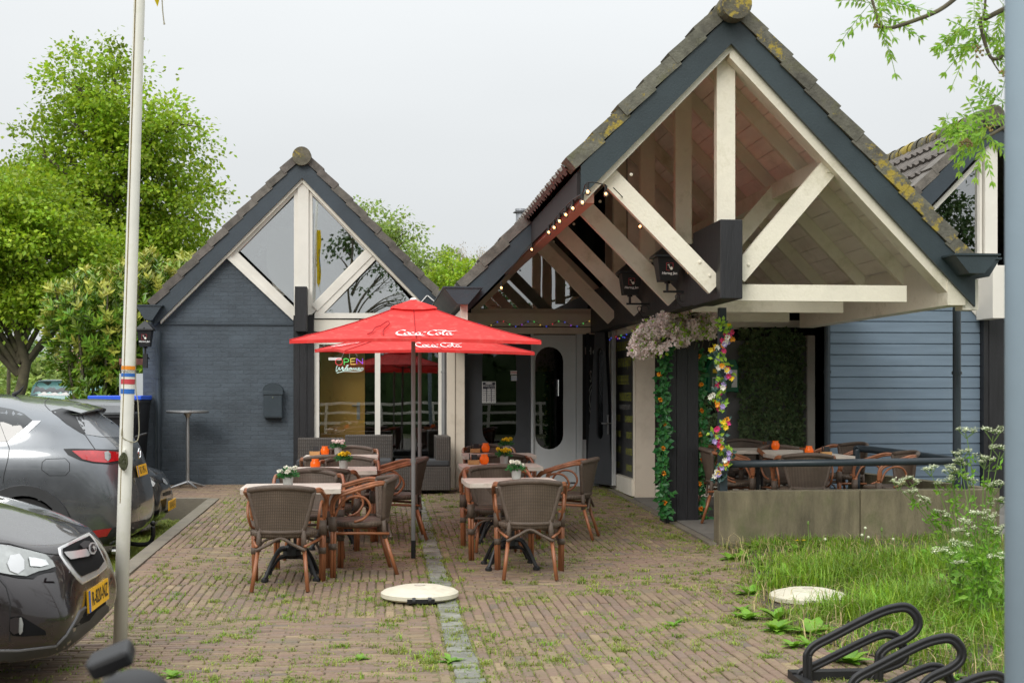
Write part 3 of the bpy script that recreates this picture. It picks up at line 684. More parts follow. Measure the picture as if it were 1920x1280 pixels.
# downpipes
def pipe(u, Y, z0, z1, r, m, name='downpipe'):
    t = MB(); t.tube([(wx(u, Y), Y, z0), (wx(u, Y), Y, z1)], r, 12); 
    for zz in (z0+.55, z0+1.6):
        if zz < z1: t.tube([(wx(u, Y), Y, zz), (wx(u, Y), Y, zz+.03)], r*1.25, 12)
    return t.build(name, m, bld, smooth=False)
pipe(297, YL-.07, gz, 2.45, .04, 'fascia'); pipe(833, YL-.12, .25, 2.4, .04, 'pole_grey')
pipe(1551, 15.98, .2, 2.45, .038, 'steel_blue'); pipe(1794, 13.3, .15, 2.62, .042, 'steel_blue')

# centre facade ---------------------------------------------------------
Y = YC
def FC(pts, Y=YC): return FP(pts, Y)
t = MB(); t.box(wx(839, Y-.3), wx(853, Y-.3), Y-.3, Y-.05, gz, 2.45); t.box(wx(854, Y-.28), wx(871, Y-.28), Y-.28, Y-.05, gz, 2.45); t.build('corner_pilaster', 'beige_and_shaded_white', bld)
t = MB(); t.box(wx(871, Y), wx(1141, Y), Y-.1, Y+.05, wz(1000, 612, Y), wz(1000, 588, Y)); t.build('header_beam', 'beige_and_shaded_white', bld)
t = MB(); t.box(wx(871, Y), wx(1141, Y), Y-.07, Y+.05, wz(1000, 626, Y), wz(1000, 614, Y)); t.build('header_beam', 'beige_and_shaded_white', bld)
fc = frame('window_frame', [((886, 586), (1020, 452), 9*s_), ((1006, 458), (1138, 590), 13*s_), ((884, 584), (1134, 584), 9*s_)], 'beige_and_shaded_white', YC); pane([(893, 584), (1013, 464), (1128, 582)], YC, 'upper_glass', fc)  # white frame, its brownish shade painted in as beige
fc = frame('window_frame', [((1030, 446), (1150, 326), 9*s_), ((1026, 452), (1146, 572), 13*s_), ((1143, 326), (1143, 590), 16*s_)], 'beige_and_shaded_white', YC); pane([(1034, 448), (1140, 342), (1140, 560)], YC, 'dark_glass', fc)
fc = frame('window_frame', [((1190, 330), (1190, 600), 10*s_), ((1144, 470), (1260, 590), 10*s_)], 'beige_and_shaded_white', YC); 
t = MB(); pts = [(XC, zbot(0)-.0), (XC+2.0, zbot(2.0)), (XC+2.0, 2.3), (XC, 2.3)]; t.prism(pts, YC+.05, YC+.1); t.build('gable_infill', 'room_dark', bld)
t = MB(); t.box(wx(839, Y), wx(874, Y), Y-.05, Y+.1, gz, 2.3) if 0 else None
# dark door leaf with an arched pane
def capsule(x0, x1, z0, z1, n=10):
    r = (x1-x0)/2; cx = (x0+x1)/2; pts = []
    for i in range(n+1): a = pi*i/n; pts.append((cx+r*cos(a), z1-r+r*sin(a)))
    for i in range(n+1): a = pi+pi*i/n; pts.append((cx+r*cos(a), z0+r+r*sin(a)))
    return pts
def leaf_with_hole(X0, X1, Z0, Z1, hole, y0, y1, name, m, parent):
    t = MB(); n = len(hole); outer = []
    cx = sum(p[0] for p in hole)/n; cz = sum(p[1] for p in hole)/n
    for x, z in hole:   # push each hole point outward onto the rectangle
        dx, dz = x-cx, z-cz; k = min([(X1-cx)/dx if dx > 1e-6 else ((X0-cx)/dx if dx < -1e-6 else 1e9), (Z1-cz)/dz if dz > 1e-6 else ((Z0-cz)/dz if dz < -1e-6 else 1e9)])
        outer.append((cx+dx*k, cz+dz*k))
    corners = [(X1, Z1), (X0, Z1), (X0, Z0), (X1, Z0)]
    for yy, rev in ((y0, 0), (y1, 1)):
        for i in range(n):
            j = (i+1) % n; a, b, c, d = hole[i], hole[j], outer[j], outer[i]
            f = [(p[0], yy, p[1]) for p in (a, b, c, d)]
            t.add(f if rev else f[::-1], [(0, 1, 2, 3)])
            if abs(c[0]-d[0]) > 1e-6 and abs(c[1]-d[1]) > 1e-6:
                q = min(corners, key=lambda q: hypot(q[0]-(c[0]+d[0])/2, q[1]-(c[1]+d[1])/2)); t.add([(d[0], yy, d[1]), (c[0], yy, c[1]), (q[0], yy, q[1])], [(0, 1, 2)])
    for loop in (hole, [(X0, Z0), (X1, Z0), (X1, Z1), (X0, Z1)]):
        k = len(loop)
        for i in range(k): a, b = loop[i], loop[(i+1) % k]; t.add([(a[0], y0, a[1]), (b[0], y0, b[1]), (b[0], y1, b[1]), (a[0], y1, a[1])], [(0, 1, 2, 3)])
    return t.build(name, m, parent)
zt = wz(1000, 628, Y); z0 = g(YC)+.03
hole = capsule(wx(904, Y), wx(968, Y), wz(930, 838, Y), wz(930, 640, Y))
d1 = leaf_with_hole(wx(872, Y), wx(994, Y), z0, zt, hole, Y-.03, Y+.02, 'door_leaf', 'door_dark', bld)
t = MB(); t.prism(capsule(wx(903, Y), wx(969, Y), wz(930, 839, Y), wz(930, 639, Y)), Y-.004, Y+.004); t.build('pane', 'dark_glass', d1)
hole = capsule(wx(1003, Y), wx(1056, Y), wz(1030, 842, Y), wz(1030, 650, Y))
d2 = leaf_with_hole(wx(1000, Y), wx(1079, Y), z0+.02, zt, hole, Y-.03, Y+.02, 'door_leaf', 'door_grey', bld); d2['label'] = 'light grey door leaf with tall oval pane'
t = MB(); t.prism(capsule(wx(1002, Y), wx(1057, Y), wz(1030, 843, Y), wz(1030, 649, Y)), Y-.004, Y+.004); t.build('pane', 'dark_glass', d2)
t = MB(); t.tube([(wx(1046, Y), Y-.07, wz(1046, 742, Y)), (wx(1046, Y), Y-.07, wz(1046, 712, Y))], .012); t.tube([(wx(1046, Y), Y-.07, wz(1046, 716, Y)), (wx(1046, Y), Y-.03, wz(1046, 716, Y))], .01); t.tube([(wx(1046, Y), Y-.07, wz(1046, 738, Y)), (wx(1046, Y), Y-.03, wz(1046, 738, Y))], .01); t.build('handle', 'chrome', d2)
t = MB(); t.box(wx(995, Y), wx(999.5, Y), Y-.06, Y+.05, z0, zt+.02); t.box(wx(1080, Y), wx(1091, Y), Y-.06, Y+.05, z0, zt+.02); t.box(wx(872, Y), wx(1120, Y), Y-.14, Y+.1, g(YC)-.02, z0-.003); t.build('door_frame', 'door_grey', bld)
t = MB(); t.box(wx(1091.5, Y), wx(1135, Y), Y-.02, Y+.05, z0, wz(1100, 824, Y)); t.build('side_panel', 'door_grey', bld)
t = MB(); t.box(wx(1091.5, Y), wx(1145, Y), Y+.0, Y+.008, wz(1100, 823, Y), zt); t.build('window_pane', 'film_black', bld)
t = MB(); cx = wx(1111, Y)
text(t, 'Het', .16, (cx, Y-.003, wz(0, 655, Y)), (1, 0, 0), (0, 0, 1)); text(t, 'is nu', .2, (cx+.02, Y-.003, wz(0, 700, Y)), (.45, 0, 0), (0, 0, 1.9))
for r_ in (.09, .12):
    t.tube([(cx+.02+r_*.7*cos(a*pi/10), Y-.004, wz(0, 750, Y)+r_*2.0*sin(a*pi/10)) for a in range(21)], .006, 4)
text(t, 'tijd', .12, (cx+.02, Y-.003, wz(0, 760, Y)), (.7, 0, 0), (0, 0, 1.6)); text(t, 'open', .1, (cx, Y-.003, wz(0, 800, Y)), (.8, 0, 0), (0, 0, 1)); t.build('chalk_lettering', 'chalk', bld)
# open leaf, swung outwards
ax, ay, bx, by = 3.01, 19.1, 3.27, 18.42
L_ = hypot(bx-ax, by-ay); ang = atan2(by-ay, bx-ax); mt = Matrix.Translation((ax, ay, 0)) @ Matrix.Rotation(ang, 4, 'Z')
def xf(o_, m_): o_.data.transform(m_); return o_
zt2 = 2.42; hole = capsule(.3, .48, 1.0-.1, 2.2)
d3 = xf(leaf_with_hole(0, L_, z0+.02, zt2, hole, -.025, .025, 'door_leaf', 'door_dark', bld), mt); d3['label'] = 'dark entrance door leaf standing open'
t = MB(); t.prism(capsule(.29, .49, .89, 2.21), -.004, .004); xf(t.build('pane', 'dark_glass', d3), mt)
t = MB(); t.box(L_+.001, L_+.014, -.03, .03, z0+.02, zt2); 
for zz in (.6, .9, 1.5, 1.9, 2.2): t.box(L_+.015, L_+.018, -.012, .012, zz, zz+.07)
xf(t.build('edge_strip', 'door_grey', d3), mt)
t = MB(); t.tube([(L_-.1, .06, 1.13), (L_-.22, .06, 1.13)], .011); t.tube([(L_-.1, .06, 1.13), (L_-.1, -.06, 1.13)], .011); t.tube([(L_-.1, -.06, 1.13), (L_-.22, -.06, 1.13)], .011); t.box(L_-.12, L_-.08, -.034, -.026, .98, 1.25); t.box(L_-.12, L_-.08, .026, .034, .98, 1.25); xf(t.build('handle', 'aluminium', d3), mt)
# return wall with blacked-out window, facing left
XW = 3.37
t = MB(); t.box(XW-.05, XW+.1, YB+.1, YC-.06, 2.36, 2.5); t.build('header_beam', 'white_paint', bld)
t = MB(); t.box(XW-.04, XW+.1, YC-.16, YC-.061, .2, 2.36); t.box(XW-.06, XW+.1, YB+.1, YC-.165, .2, .42); t.box(XW-.03, XW+.1, YB+.1, YB+.16, .422, 2.355); fr_ = t.build('window_frame', 'white_paint', bld)
t = MB(); t.box(XW+.0, XW+.02, YB+.162, YC-.162, .425, 2.355); pn = t.build('window_pane', 'film_black', fr_)
t = MB(); yc = (YB+YC)/2; X_ = XW-.003; axx = (0, -1, 0); az = (0, 0, 1)
rows = [(2.2, 'LIFE IS BURGERS', .17, 0), (1.97, 'EAT & ENJOY', .17, -.1), (1.73, 'WE BELIEVE', .17, .05), (1.5, 'IN BURGERS', .16, -.15)]
for z, s, sz, o in rows: text(t, s, sz, (X_, yc+o, z), axx, az, bold=.003, xs=1.0)
for i, (a, b) in enumerate((('HARVEST', 'CAMEMBERT'), ('BEEF & RIB', 'UPDATE'), ('BREAKFAST', 'SHORTIES'), ('HONEY', 'JUNIORS'))):
    z = 1.2-.22*i; text(t, a, .12, (X_, yc+.45, z), axx, az, bold=.003, xs=.85); text(t, b, .12, (X_, yc-.42, z), axx, az, bold=.003, xs=.85)
t.build('lettering', 'yellow_green', pn)
t = MB(); text(t, 'EN ALTIJD TE LAAT', .09, (X_, yc-.1, 1.36), axx, az); t.build('small_lettering', 'chalk', pn)
t = MB(); t.box(XW-.02, wx(1228, YB), YB, YB+.099, g(YB)-.02, 2.42); t.build('corner_pilaster', 'beige_and_shaded_white', bld)
# bay front behind the column
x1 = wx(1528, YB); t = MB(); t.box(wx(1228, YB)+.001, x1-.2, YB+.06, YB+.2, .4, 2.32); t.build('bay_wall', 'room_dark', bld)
pan = MB(); pan.box(wx(1350, YB), wx(1516, YB), YB+.05, YB+.058, .35, 2.25); 
mat('grey_panel', (.16, .16, .155), .7, var=.15, scale=1.5); pan.build('window_panel', 'grey_panel', bld)
t = MB(); t.box(wx(1514, YB), wx(1528, YB), YB, YB+.1, .3, 2.32); t.box(wx(1229, YB), wx(1513.8, YB), YB+.0, YB+.1, wz(1400, 613, YB), wz(1400, 600, YB)); t.box(wx(1229, YB), wx(1513.8, YB), YB, YB+.1, g(YB)+.02, g(YB)+.17); t.build('window_frame', 'white_paint', bld)
t = MB(); t.box(XC+.13, XC+2.1, YB-.02, YB+.1, wz(1400, 598, YB)+.004, 2.62); t.build('header_beam', 'rafter', bld)
t = MB(); t.prism([(XC+.1, 2.63), (XC+2.02, 2.63), (XC+.1, zbot(.1)+.1)], YB-.01, YB+.06); t.build('gable_infill', 'ceiling_board', bld)
# right wing, blue weatherboard -----------------------------------------
xa, xb = wx(1556, YT), wx(1836, YT); t = MB(); z = .1
while z < 2.62:
    t.add([(xa, YT, z), (xb, YT, z), (xb, YT-.018, z+.006), (xa, YT-.018, z+.006), (xa, YT-.018, z+.126), (xb, YT-.018, z+.126), (xb, YT, z+.132), (xa, YT, z+.132)], [(0, 1, 2, 3), (3, 2, 5, 4), (4, 5, 6, 7)]); z += .138
t.box(xa, xb, YT+.001, YT+.1, .1, 2.7); t.build('weatherboards', 'siding', bld)
t = MB()
t = MB(); q0 = P(1557, 0, YT+.1); q1 = P(1549, 0, YB+.1); t.hprism([(q0.x, q0.y), (q0.x+.08, q0.y), (q1.x+.12, q1.y), (q1.x+.04, q1.y)], .1, 2.7); t.build('side_wall', 'siding', bld)
t = MB(); t.box(x1+.001, wx(1562, YB), YB-.01, YB+.08, .1, 2.4); t.build('bay_wall', 'siding', bld)
for k, (a, b) in enumerate(((1836.5, 1846), (1846, 1862), (1862, 1890))): t.box(wx(a, YT), wx(b, YT), YT-.12-.01*(k == 1), YT+.1, .1, 2.6)
t.build('corner_post', 'black_paint', bld)
sr = 1/150
frame('centre_post', [((1852, 268), (1852, 600), 24*sr)], 'white_frame', YT, front=-.1, back=.1)
fr3 = frame('window_frame', [((1704, 438), (1846, 290), 8*sr), ((1836, 290), (1836, 560), 5*sr), ((1700, 440), (1840, 590), 22*sr)], 'white_frame', YT)
pane([(1708, 440), (1838, 306), (1838, 560)], YT, 'upper_glass', fr3)
t = MB(); t.prism([(X3-2.1, 2.5), (X3, 2.5), (X3, 4.7)], YT+.3, YT+.34); t.build('gable_infill', 'room_dark', bld)
t = MB(); t.box(X3+.1, X3+2.1, YT-.02, YT+.1, .1, 2.7); t.build('brick_wall', 'blue_brick', bld)
t = MB(); t.box(wx(1858, YT-.5), wx(1881, YT-.5), YT-.55, YT-.1, wz(1860, 597, YT-.5), wz(1860, 498, YT-.5)); t.build('beam_head', 'white_frame', bld, bevel=.006)
t = MB(); t.box(9.6, 9.8, YT+.2, 24.4, .1, 2.7); t.build('side_wall', 'blue_brick', bld)
# flue
Yc = 24.0; t = MB(); xf_ = wx(976, Yc); t.lathe([(.085, 3.2), (.085, wz(976, 392, Yc))], (xf_, Yc, 0), 16); t.lathe([(.1, wz(976, 392, Yc)-.04), (.1, wz(976, 392, Yc))], (xf_, Yc, 0), 16)
for a in (0, 2, 4): t.tube([(xf_+.08*cos(a), Yc+.08*sin(a), wz(0, 393, Yc)), (xf_+.08*cos(a), Yc+.08*sin(a), wz(0, 385, Yc))], .008, 4)
fl = t.build('flue', 'zinc', bld, smooth=False); t = MB(); t.lathe([(.14, wz(0, 386, Yc)), (.12, wz(0, 384, Yc)), (1e-6, wz(0, 381, Yc))], (xf_, Yc, 0), 16); t.build('flue_cap', 'black_metal', fl)
# terrace slab and low walls
t = MB(); pts = [(3.28, 12.98), (9, 12.98), (9, 17.05), (3.28, 17.05)]
t.hprism(pts, lambda x, y: g(y)-.1, lambda x, y: g(y)+.035); struct(t.build('terrace_floor', 'terrace_tile'))
t = MB(); t.hprism([(3.2, 12.72), (3.275, 12.72), (3.275, 18.4), (3.2, 18.4)], -.1, lambda x, y: g(y)+.02); struct(t.build('terrace_edging', 'kerb'))
wall = thing('concrete_wall', 'low mossy cast concrete wall with a joint, closing the terrace behind the long grass', 'wall', (0, 0, 0))
zw = wz(1500, 920, 12.7); X0w = wx(1348, 12.7); Xj = wx(1613, 12.7)
t = MB(); t.box(X0w, Xj-.006, 12.7, 12.9, -.15, zw); t.box(Xj+.006, 6.1, 12.7, 12.9, -.15, zw); t.box(X0w+.02, 6.08, 12.72, 12.88, -.15, zw-.012); t.build('wall_panel', 'concrete', wall, bevel=.006)
ramp = thing('ramp_wall', 'sloping concrete side wall of the ramp beside the blue boards', 'wall', (0, 0, 0))
t = MB(); a = P(1590, 884, 15.6); b = P(1858, 916, 13.0)
vs = [(a.x, a.y, 0), (b.x, b.y, 0), (b.x+.12, b.y+.06, 0), (a.x+.12, a.y+.06, 0), (a.x, a.y, a.z), (b.x, b.y, b.z), (b.x+.12, b.y+.06, b.z), (a.x+.12, a.y+.06, a.z)]
t.add(vs, [(0, 1, 5, 4), (1, 2, 6, 5), (2, 3, 7, 6), (3, 0, 4, 7), (4, 5, 6, 7), (0, 3, 2, 1)]); t.build('wall_panel', 'concrete', ramp)
rail = thing('handrail', 'dark blue grey tubular handrail along the top of the concrete wall', 'handrail', (0, 0, 0))
zr = wz(1500, 869, 12.8); t = MB(); t.tube([(wx(1351, 12.8), 12.8, zr), (wx(1812, 12.8), 12.8, zr+.02)], .036, 12); t.build('rail', 'steel_blue', rail, smooth=True)
t = MB(); t.box(wx(1350, 12.76), wx(1364, 12.76), 12.76, 12.84, zw-.02, zr-.01); t.build('post', 'steel_blue', rail)
t = MB(); t.tube([(wx(1809, 12.8), 12.8, zr), (wx(1809, 12.8), 12.8, zw-.02)], .03, 8); t.build('post', 'steel_blue', rail)
rail2 = thing('handrail', 'sloping dark tubular handrail bent down at its left end, beside the blue boards', 'handrail', (0, 0, 0))
a = P(1606, 918, 14.6); b = P(1606, 850, 14.6); c = P(1614, 841, 14.6); d = P(1700, 850, 14.1); e = P(1800, 864, 13.3)
t = MB(); t.tube(catmull([a, b, b+Vector((.01, 0, .04)), c, d, e], 5), .04, 10); t.build('rail', 'steel_blue', rail2, smooth=True)
t = MB(); p = P(1691, 850, 14.15); t.tube([(p.x, p.y, .1), (p.x, p.y, p.z)], .035, 10); t.build('post', 'steel_blue', rail2)
# ------------------------------------------------------------------ rattan armchair (sitter faces +Y)
def bez(pts, n=7): return catmull(pts, n)
def make_chair():
    t_ = thing('armchair', '', 'chair')
    s = MB(); prof = [(.0001, .435), (.15, .43), (.215, .44), (.25, .452), (.262, .44), (.258, .415), (.235, .4), (.0001, .4)]
    s.lathe(prof, (0, 0, 0), 20, 1.0, .95); s.build('seat', 'weave', t_, smooth=True)
    # curved woven back
    rows = []; nr, nc = 10, 15
    def bp(i, u, off=0):   # i 0..1 height, u -1..1
        hw = .165+.085*i**.9; z = .45+.35*i-.03*u*u*i; y = -.235-.075*i+(.05+.07*i)*u*u*1.1
        return Vector((hw*u*1.0, y-off, z))
    for side in (0, .018):
        rows = [[bp(i/(nr-1), -1+2*j/(nc-1), side) for j in range(nc)] for i in range(nr)]
        if side: rows = [r[::-1] for r in rows]
        s = s if False else (MB() if side == 0 else s)
        s.grid(rows)
    s.build('backrest', 'weave', t_, smooth=True)
    s = MB(); top = [bp(1, -1+2*j/14, .009) for j in range(15)]
    s.tube(top, .023, 8); s.tube([bp(i/8, -1, .009) for i in range(9)], .021, 8); s.tube([bp(i/8, 1, .009) for i in range(9)], .021, 8)
    s.tube([bp(0, -1+2*j/8, .009) for j in range(9)], .02, 6); s.build('back_rim', 'weave_wrap', t_, smooth=True)
    for sx in (-1, 1):
        A = MB(); st = bp(1, sx, .01)
        for k, (dx, dz) in enumerate(((0, 0), (.022, -.018))):
            pts = [st+Vector((0, 0, dz*.5)), (sx*(.29+dx*.3), -.1, .77+dz), (sx*(.3+dx*.2), .1, .715+dz), (sx*(.3+dx*.2), .2, .68+dz*1.2), (sx*(.295+dx*.2), .245-abs(dz)*.6, .62+dz), (sx*(.288+dx*.2), .25-abs(dz)*.8, .52)]
            A.tube(bez(pts, 5), .0145, 8)
        A.build('arm', 'rattan', t_, smooth=True)
        A = MB(); pts = [(sx*.285, .225, .5), (sx*.285, .16, .62), (sx*.288, .06, .665), (sx*.285, -.03, .64), (sx*.275, -.07, .56), (sx*.262, -.02, .48), (sx*.25, .06, .45)]
        A.tube(bez(pts, 5), .011, 8); A.build('arm_loop', 'rattan', t_, smooth=True)
        A = MB()
        for k, (dx, dy) in enumerate(((0, 0), (-.026, .004), (-.012, .024))):
            A.tube([(sx*(.287+dx), .245-dy, .52), (sx*(.285+dx), .247-dy, .25), (sx*(.282+dx), .25-dy, 0)], .0135, 8)
        A.build('leg', 'rattan', t_, smooth=True)
        A = MB(); A.tube([(sx*.272, .24, .5), (sx*.272, .24, .38)], .034, 10); A.build('wrapping', 'weave_wrap', t_, smooth=True); A = MB(); A.tube([(sx*.27, .24, .28), (sx*.27, .24, .23)], .032, 10); A.build('wrapping', 'weave_wrap', t_, smooth=True)
        A = MB(); A.tube(bez([(sx*.26, .25, .24), (sx*.2, .25, .33), (sx*.1, .25, .36)], 3), .01, 6); A.build('brace', 'weave_wrap', t_, smooth=True)
        A = MB(); b0 = bp(0, sx, .009); A.tube([b0+Vector((0, 0, .03)), b0+Vector((sx*.012, -.012, -.15))], .021, 8); A.build('wrapping', 'weave_wrap', t_, smooth=True)
        A = MB(); A.tube([b0+Vector((sx*.012, -.012, -.13)), (sx*.215, -.3, 0)], .016, 8); A.build('leg', 'rattan', t_, smooth=True)
        A = MB(); A.tube([(sx*.265, .23, .36), (sx*.24, 0, .355), (sx*.185, -.235, .34)], .012, 6); A.build('stretcher', 'rattan', t_, smooth=True)
    A = MB(); A.tube(bez([(-.19, -.25, .31), (-.09, -.245, .36), (0, -.24, .405), (.09, -.245, .36), (.19, -.25, .31)], 3), .013, 6); A.build('brace', 'weave_wrap', t_, smooth=True); A = MB()
    A.tube([(-.26, .24, .37), (.26, .24, .37)], .012, 6); A.build('front_rail', 'weave_wrap', t_, smooth=True)
    return t_
# ------------------------------------------------------------------ bistro table
def make_table(w=.8, d=.72):
    t_ = thing('bistro_table', '', 'table')
    s = MB(); n = 16; ring = []
    def edge(a, b, k, amp):
        return [(a[0]+(b[0]-a[0])*i/k+random.uniform(-amp, amp), a[1]+(b[1]-a[1])*i/k+random.uniform(-amp, amp)) for i in range(k)]
    c = .02; x, y = w/2, d/2
    ring = edge((-x+c, -y), (x-c, -y), 12, .003)+edge((x, -y+c), (x, y-c), 8, .003)+edge((x-c, y), (-x+c, y), 12, .003)+edge((-x, y-c), (-x, -y+c), 8, .003)
    s.hprism(ring, .712, .75); s.build('tabletop', 'table_wood', t_, bevel=.004)
    s = MB(); 
    for a in (0, 1, 2, 3): s.tube([(.035*cos(a*pi/2+.8), .035*sin(a*pi/2+.8), .18), (.035*cos(a*pi/2+.8), .035*sin(a*pi/2+.8), .69)], .014, 6)
    s.lathe([(.05, .16), (.075, .19), (.07, .24), (.045, .27)], (0, 0, 0), 12); s.box(-.2, .2, -.03, .03, .685, .711); s.box(-.03, .03, -.2, .2, .685, .71); s.build('column', 'black_metal', t_)
    for k in range(4):
        a = k*pi/2+pi/4; s = MB(); q = lambda r, z: (r*cos(a), r*sin(a), z)
        s.tube(bez([q(.04, .24), q(.13, .235), q(.2, .17), (q(.26, .07)), q(.29, .02)], 4), .016, 8); s.tube(bez([q(.05, .17), q(.13, .17), q(.19, .12), q(.24, .05)], 4), .011, 6)
        s.lathe([(.03, 0), (.03, .02), (.015, .035)], q(.29, 0), 8); s.build('foot', 'black_metal', t_, smooth=False)
    return t_
chair0 = make_chair(); table0 = make_table(); used = {'c': 0, 't': 0}
def put(src, key, x, y, rz, label, group, dz=0):
    loc = (x, y, g(y)+dz)
    if key == 'c': x += .0
    if not used[key]:
        used[key] = 1; src.location = loc; src.rotation_euler = (0, 0, rz); src['label'] = label; src['group'] = group; return src
    return dup(src, loc, rz, label, group)
GC = 'rattan armchairs around the terrace tables'; GT = 'bistro tables set out on the paving'
def tpos(u0, u1, v, front=True, d=.36):   # centre of a table whose top front edge spans u0..u1 at row v
    Y = 12.0
    for _ in range(25):
        z = g(Y)+.75; dd = ray((u0+u1)/2, v); t_ = (z-EYE)/dd.z; Y = dd.y*t_
    p = P((u0+u1)/2, v, Y); return p.x, Y+d
T = {}
for key, (u0, u1, v, lab) in {'L1': (447, 637, 919, 'nearest in the row beside the parked cars, white flowers on it'), 'L2': (545, 706, 884, 'middle of the row by the cars, orange jar on it'),
      'L3': (572, 704, 859, 'farthest in the row by the cars, before the wicker sofa'), 'R1': (876, 1052, 907, 'nearest in the row before the entrance, white roses on it'),
      'R2': (866, 1020, 877, 'middle of the entrance row, with orange jar and wooden box'), 'R3': (872, 1006, 855.5, 'farthest in the entrance row, close to the dark door leaf')}.items():
    x, y = tpos(u0, u1, v); T[key] = (x, y); put(table0, 't', x, y, random.uniform(-.02, .02), 'whitewashed bistro table, '+lab, GT)
tA = P(1425, 0, 15.0).x, 15.0; tB = P(1515, 0, 14.0).x, 14.0
put(table0, 't', tA[0], tA[1], 0, 'grey plank bistro table against the ivy window behind the low concrete wall', GT, .035)
put(table0, 't', tB[0], tB[1], 0, 'grey plank bistro table just behind the handrail, with a glass menu stand', GT, .035)
def chair_at(u, Y, rz, lab, dz=0): return put(chair0, 'c', wx(u, Y), Y, rz, 'brown rattan armchair, '+lab, GC, dz)
H = pi/2
xL1, yL1 = T['L1']; xL2, yL2 = T['L2']; xL3, yL3 = T['L3']; xR1, yR1 = T['R1']; xR2, yR2 = T['R2']; xR3, yR3 = T['R3']
def chair_xy(x, y, rz, lab, dz=0): return put(chair0, 'c', x, y, rz, 'brown rattan armchair, '+lab, GC, dz)
chair_xy(xL1-.03, yL1-.42, -.06, 'woven back to the viewer, at the nearest table beside the cars')
chair_xy(wx(672, 11.3), 11.3, H+.12, 'standing sideways right of the nearest table beside the cars')
chair_xy(xL1+.1, yL1+.72, pi+.05, 'mostly hidden behind the nearest table beside the cars')
chair_xy(xL2-.08, yL2-.5, -.1, 'back to the viewer, at the middle table beside the cars')
chair_xy(xL2+.12, yL2+.6, pi, 'facing the viewer behind the middle table beside the cars')
chair_xy(xL3-.1, yL3-.6, .0, 'back to the viewer, before the farthest table beside the cars')
chair_xy(xL3+.1, yL3+.58, pi, 'facing the viewer between the wicker sofa and its table')
chair_xy(wx(741, 13.5), 13.5, H+.05, 'turned sideways just left of the parasol poles')
chair_xy(xR1+.12, yR1-.46, -.1, 'woven back to the viewer, at the nearest table before the entrance')
chair_xy(wx(1062, 13.4), 13.4, H-.3, 'standing sideways near the open door, facing the entrance tables')
chair_xy(xR1-.05, yR1+.66, pi+.05, 'facing the viewer behind the nearest table before the entrance')
chair_xy(xR2-.1, yR2-.56, .06, 'back to the viewer, squeezed before the middle entrance table')
chair_xy(xR2+.1, yR2+.6, pi, 'facing the viewer behind the middle entrance table')
chair_xy(xR3-.05, yR3-.66, 0, 'back to the viewer, before the farthest entrance table')
chair_xy(xR3-.05, yR3+.6, pi, 'facing the viewer between the farthest entrance table and dark door')
chair_at(1368, 14.3, -H-.25, 'behind the flower garland post, facing the rail tables', .035)
chair_at(1400, 15.75, pi, 'pushed in against the ivy window at the rear terrace table', .035)
chair_at(1475, 14.55, pi*1.05, 'between the two terrace tables behind the handrail', .035)
chair_at(1575, 15.1, H+.35, 'by the end of the ivy window, turned towards the terrace tables', .035)
chair_at(1508, 13.5, -.15, 'close behind the concrete wall under the menu stand table', .035)
chair_at(1664, 13.6, H+.1, 'alone by the sloping handrail before the blue boards', .035)
chair_at(1338, 15.4, -H+.1, 'half hidden between the black column and the garland', .035)
# ------------------------------------------------------------------ table things
def flower_pot(x, y, z, petal, leafm, label, seed, sc=1):
    random.seed(seed); r = thing('flower_pot', label, 'flower pot', (x, y, z), 0, 'small flower pots on the tables')
    s = MB(); s.lathe([(.038, 0), (.043, .075), (.04, .078), (.037, .07), (1e-6, .068)], n=16); s.build('pot', 'pot_zinc', r)
    s = MB()
    for _ in range(150):
        d = rv(); d.z = abs(d.z)*.8+.1; d.normalize(); p = Vector((0, 0, .075))+Vector((d.x*.07, d.y*.05, d.z*.06))*random.uniform(.4, 1.15); s.leaf(p, d+rv(.4), rv(), .035, .018)
    s.build('leaves', leafm, r)
    s = MB()
    for k in range(9):
        a = k*2.4; c = Vector((.06*cos(a)*random.uniform(.2, 1.1), .035*sin(a)-.01, .115+random.uniform(0, .035)))
        for j in range(16):
            d = rv(); d.z = abs(d.z)+.2; s.leaf(c, d, rv(), .03, .028, .3)
    s.build('blossoms', petal, r); return r
def candle(x, y, z, label):
    r = thing('candle_jar', label, 'candle jar', (x, y, z), 0, 'orange glass candle jars')
    s = MB(); s.lathe([(.028, 0), (.04, .012), (.048, .04), (.044, .068), (.031, .085), (.036, .1), (.033, .1), (.028, .086), (.04, .06), (.04, .03), (1e-6, .01)], n=18); s.build('glass', 'orange_glass', r, smooth=True); return r
def nbox(x, y, z, label, card=True, m='wood_box'):
    r = thing('menu_box', label, 'menu box', (x, y, z), random.uniform(-.1, .1), 'wooden menu boxes')
    s = MB(); s.box(-.055, .055, -.03, .03, 0, .008); s.box(-.055, .055, -.03, -.022, .009, .045); s.box(-.055, .055, .022, .03, .009, .045); s.box(-.055, -.047, -.021, .021, .009, .045); s.box(.047, .055, -.021, .021, .009, .045); s.build('box', m, r)
    s = MB(); s.box(-.02, .04, -.004, .0, .01, .1, Matrix.Rotation(-.2, 4, 'X')); s.box(-.045, -.038, -.01, .01, .01, .11); s.build('card', 'ink', r); return r
def on(u, v, Yg=None, h=.75, dz=0):       # point of a table surface under pixel (u,v)
    Y = 12.0
    for _ in range(25):
        z = g(Y)+h+dz; d = ray(u, v); Y = d.y*((z-EYE)/d.z)
    return P(u, v, Y)
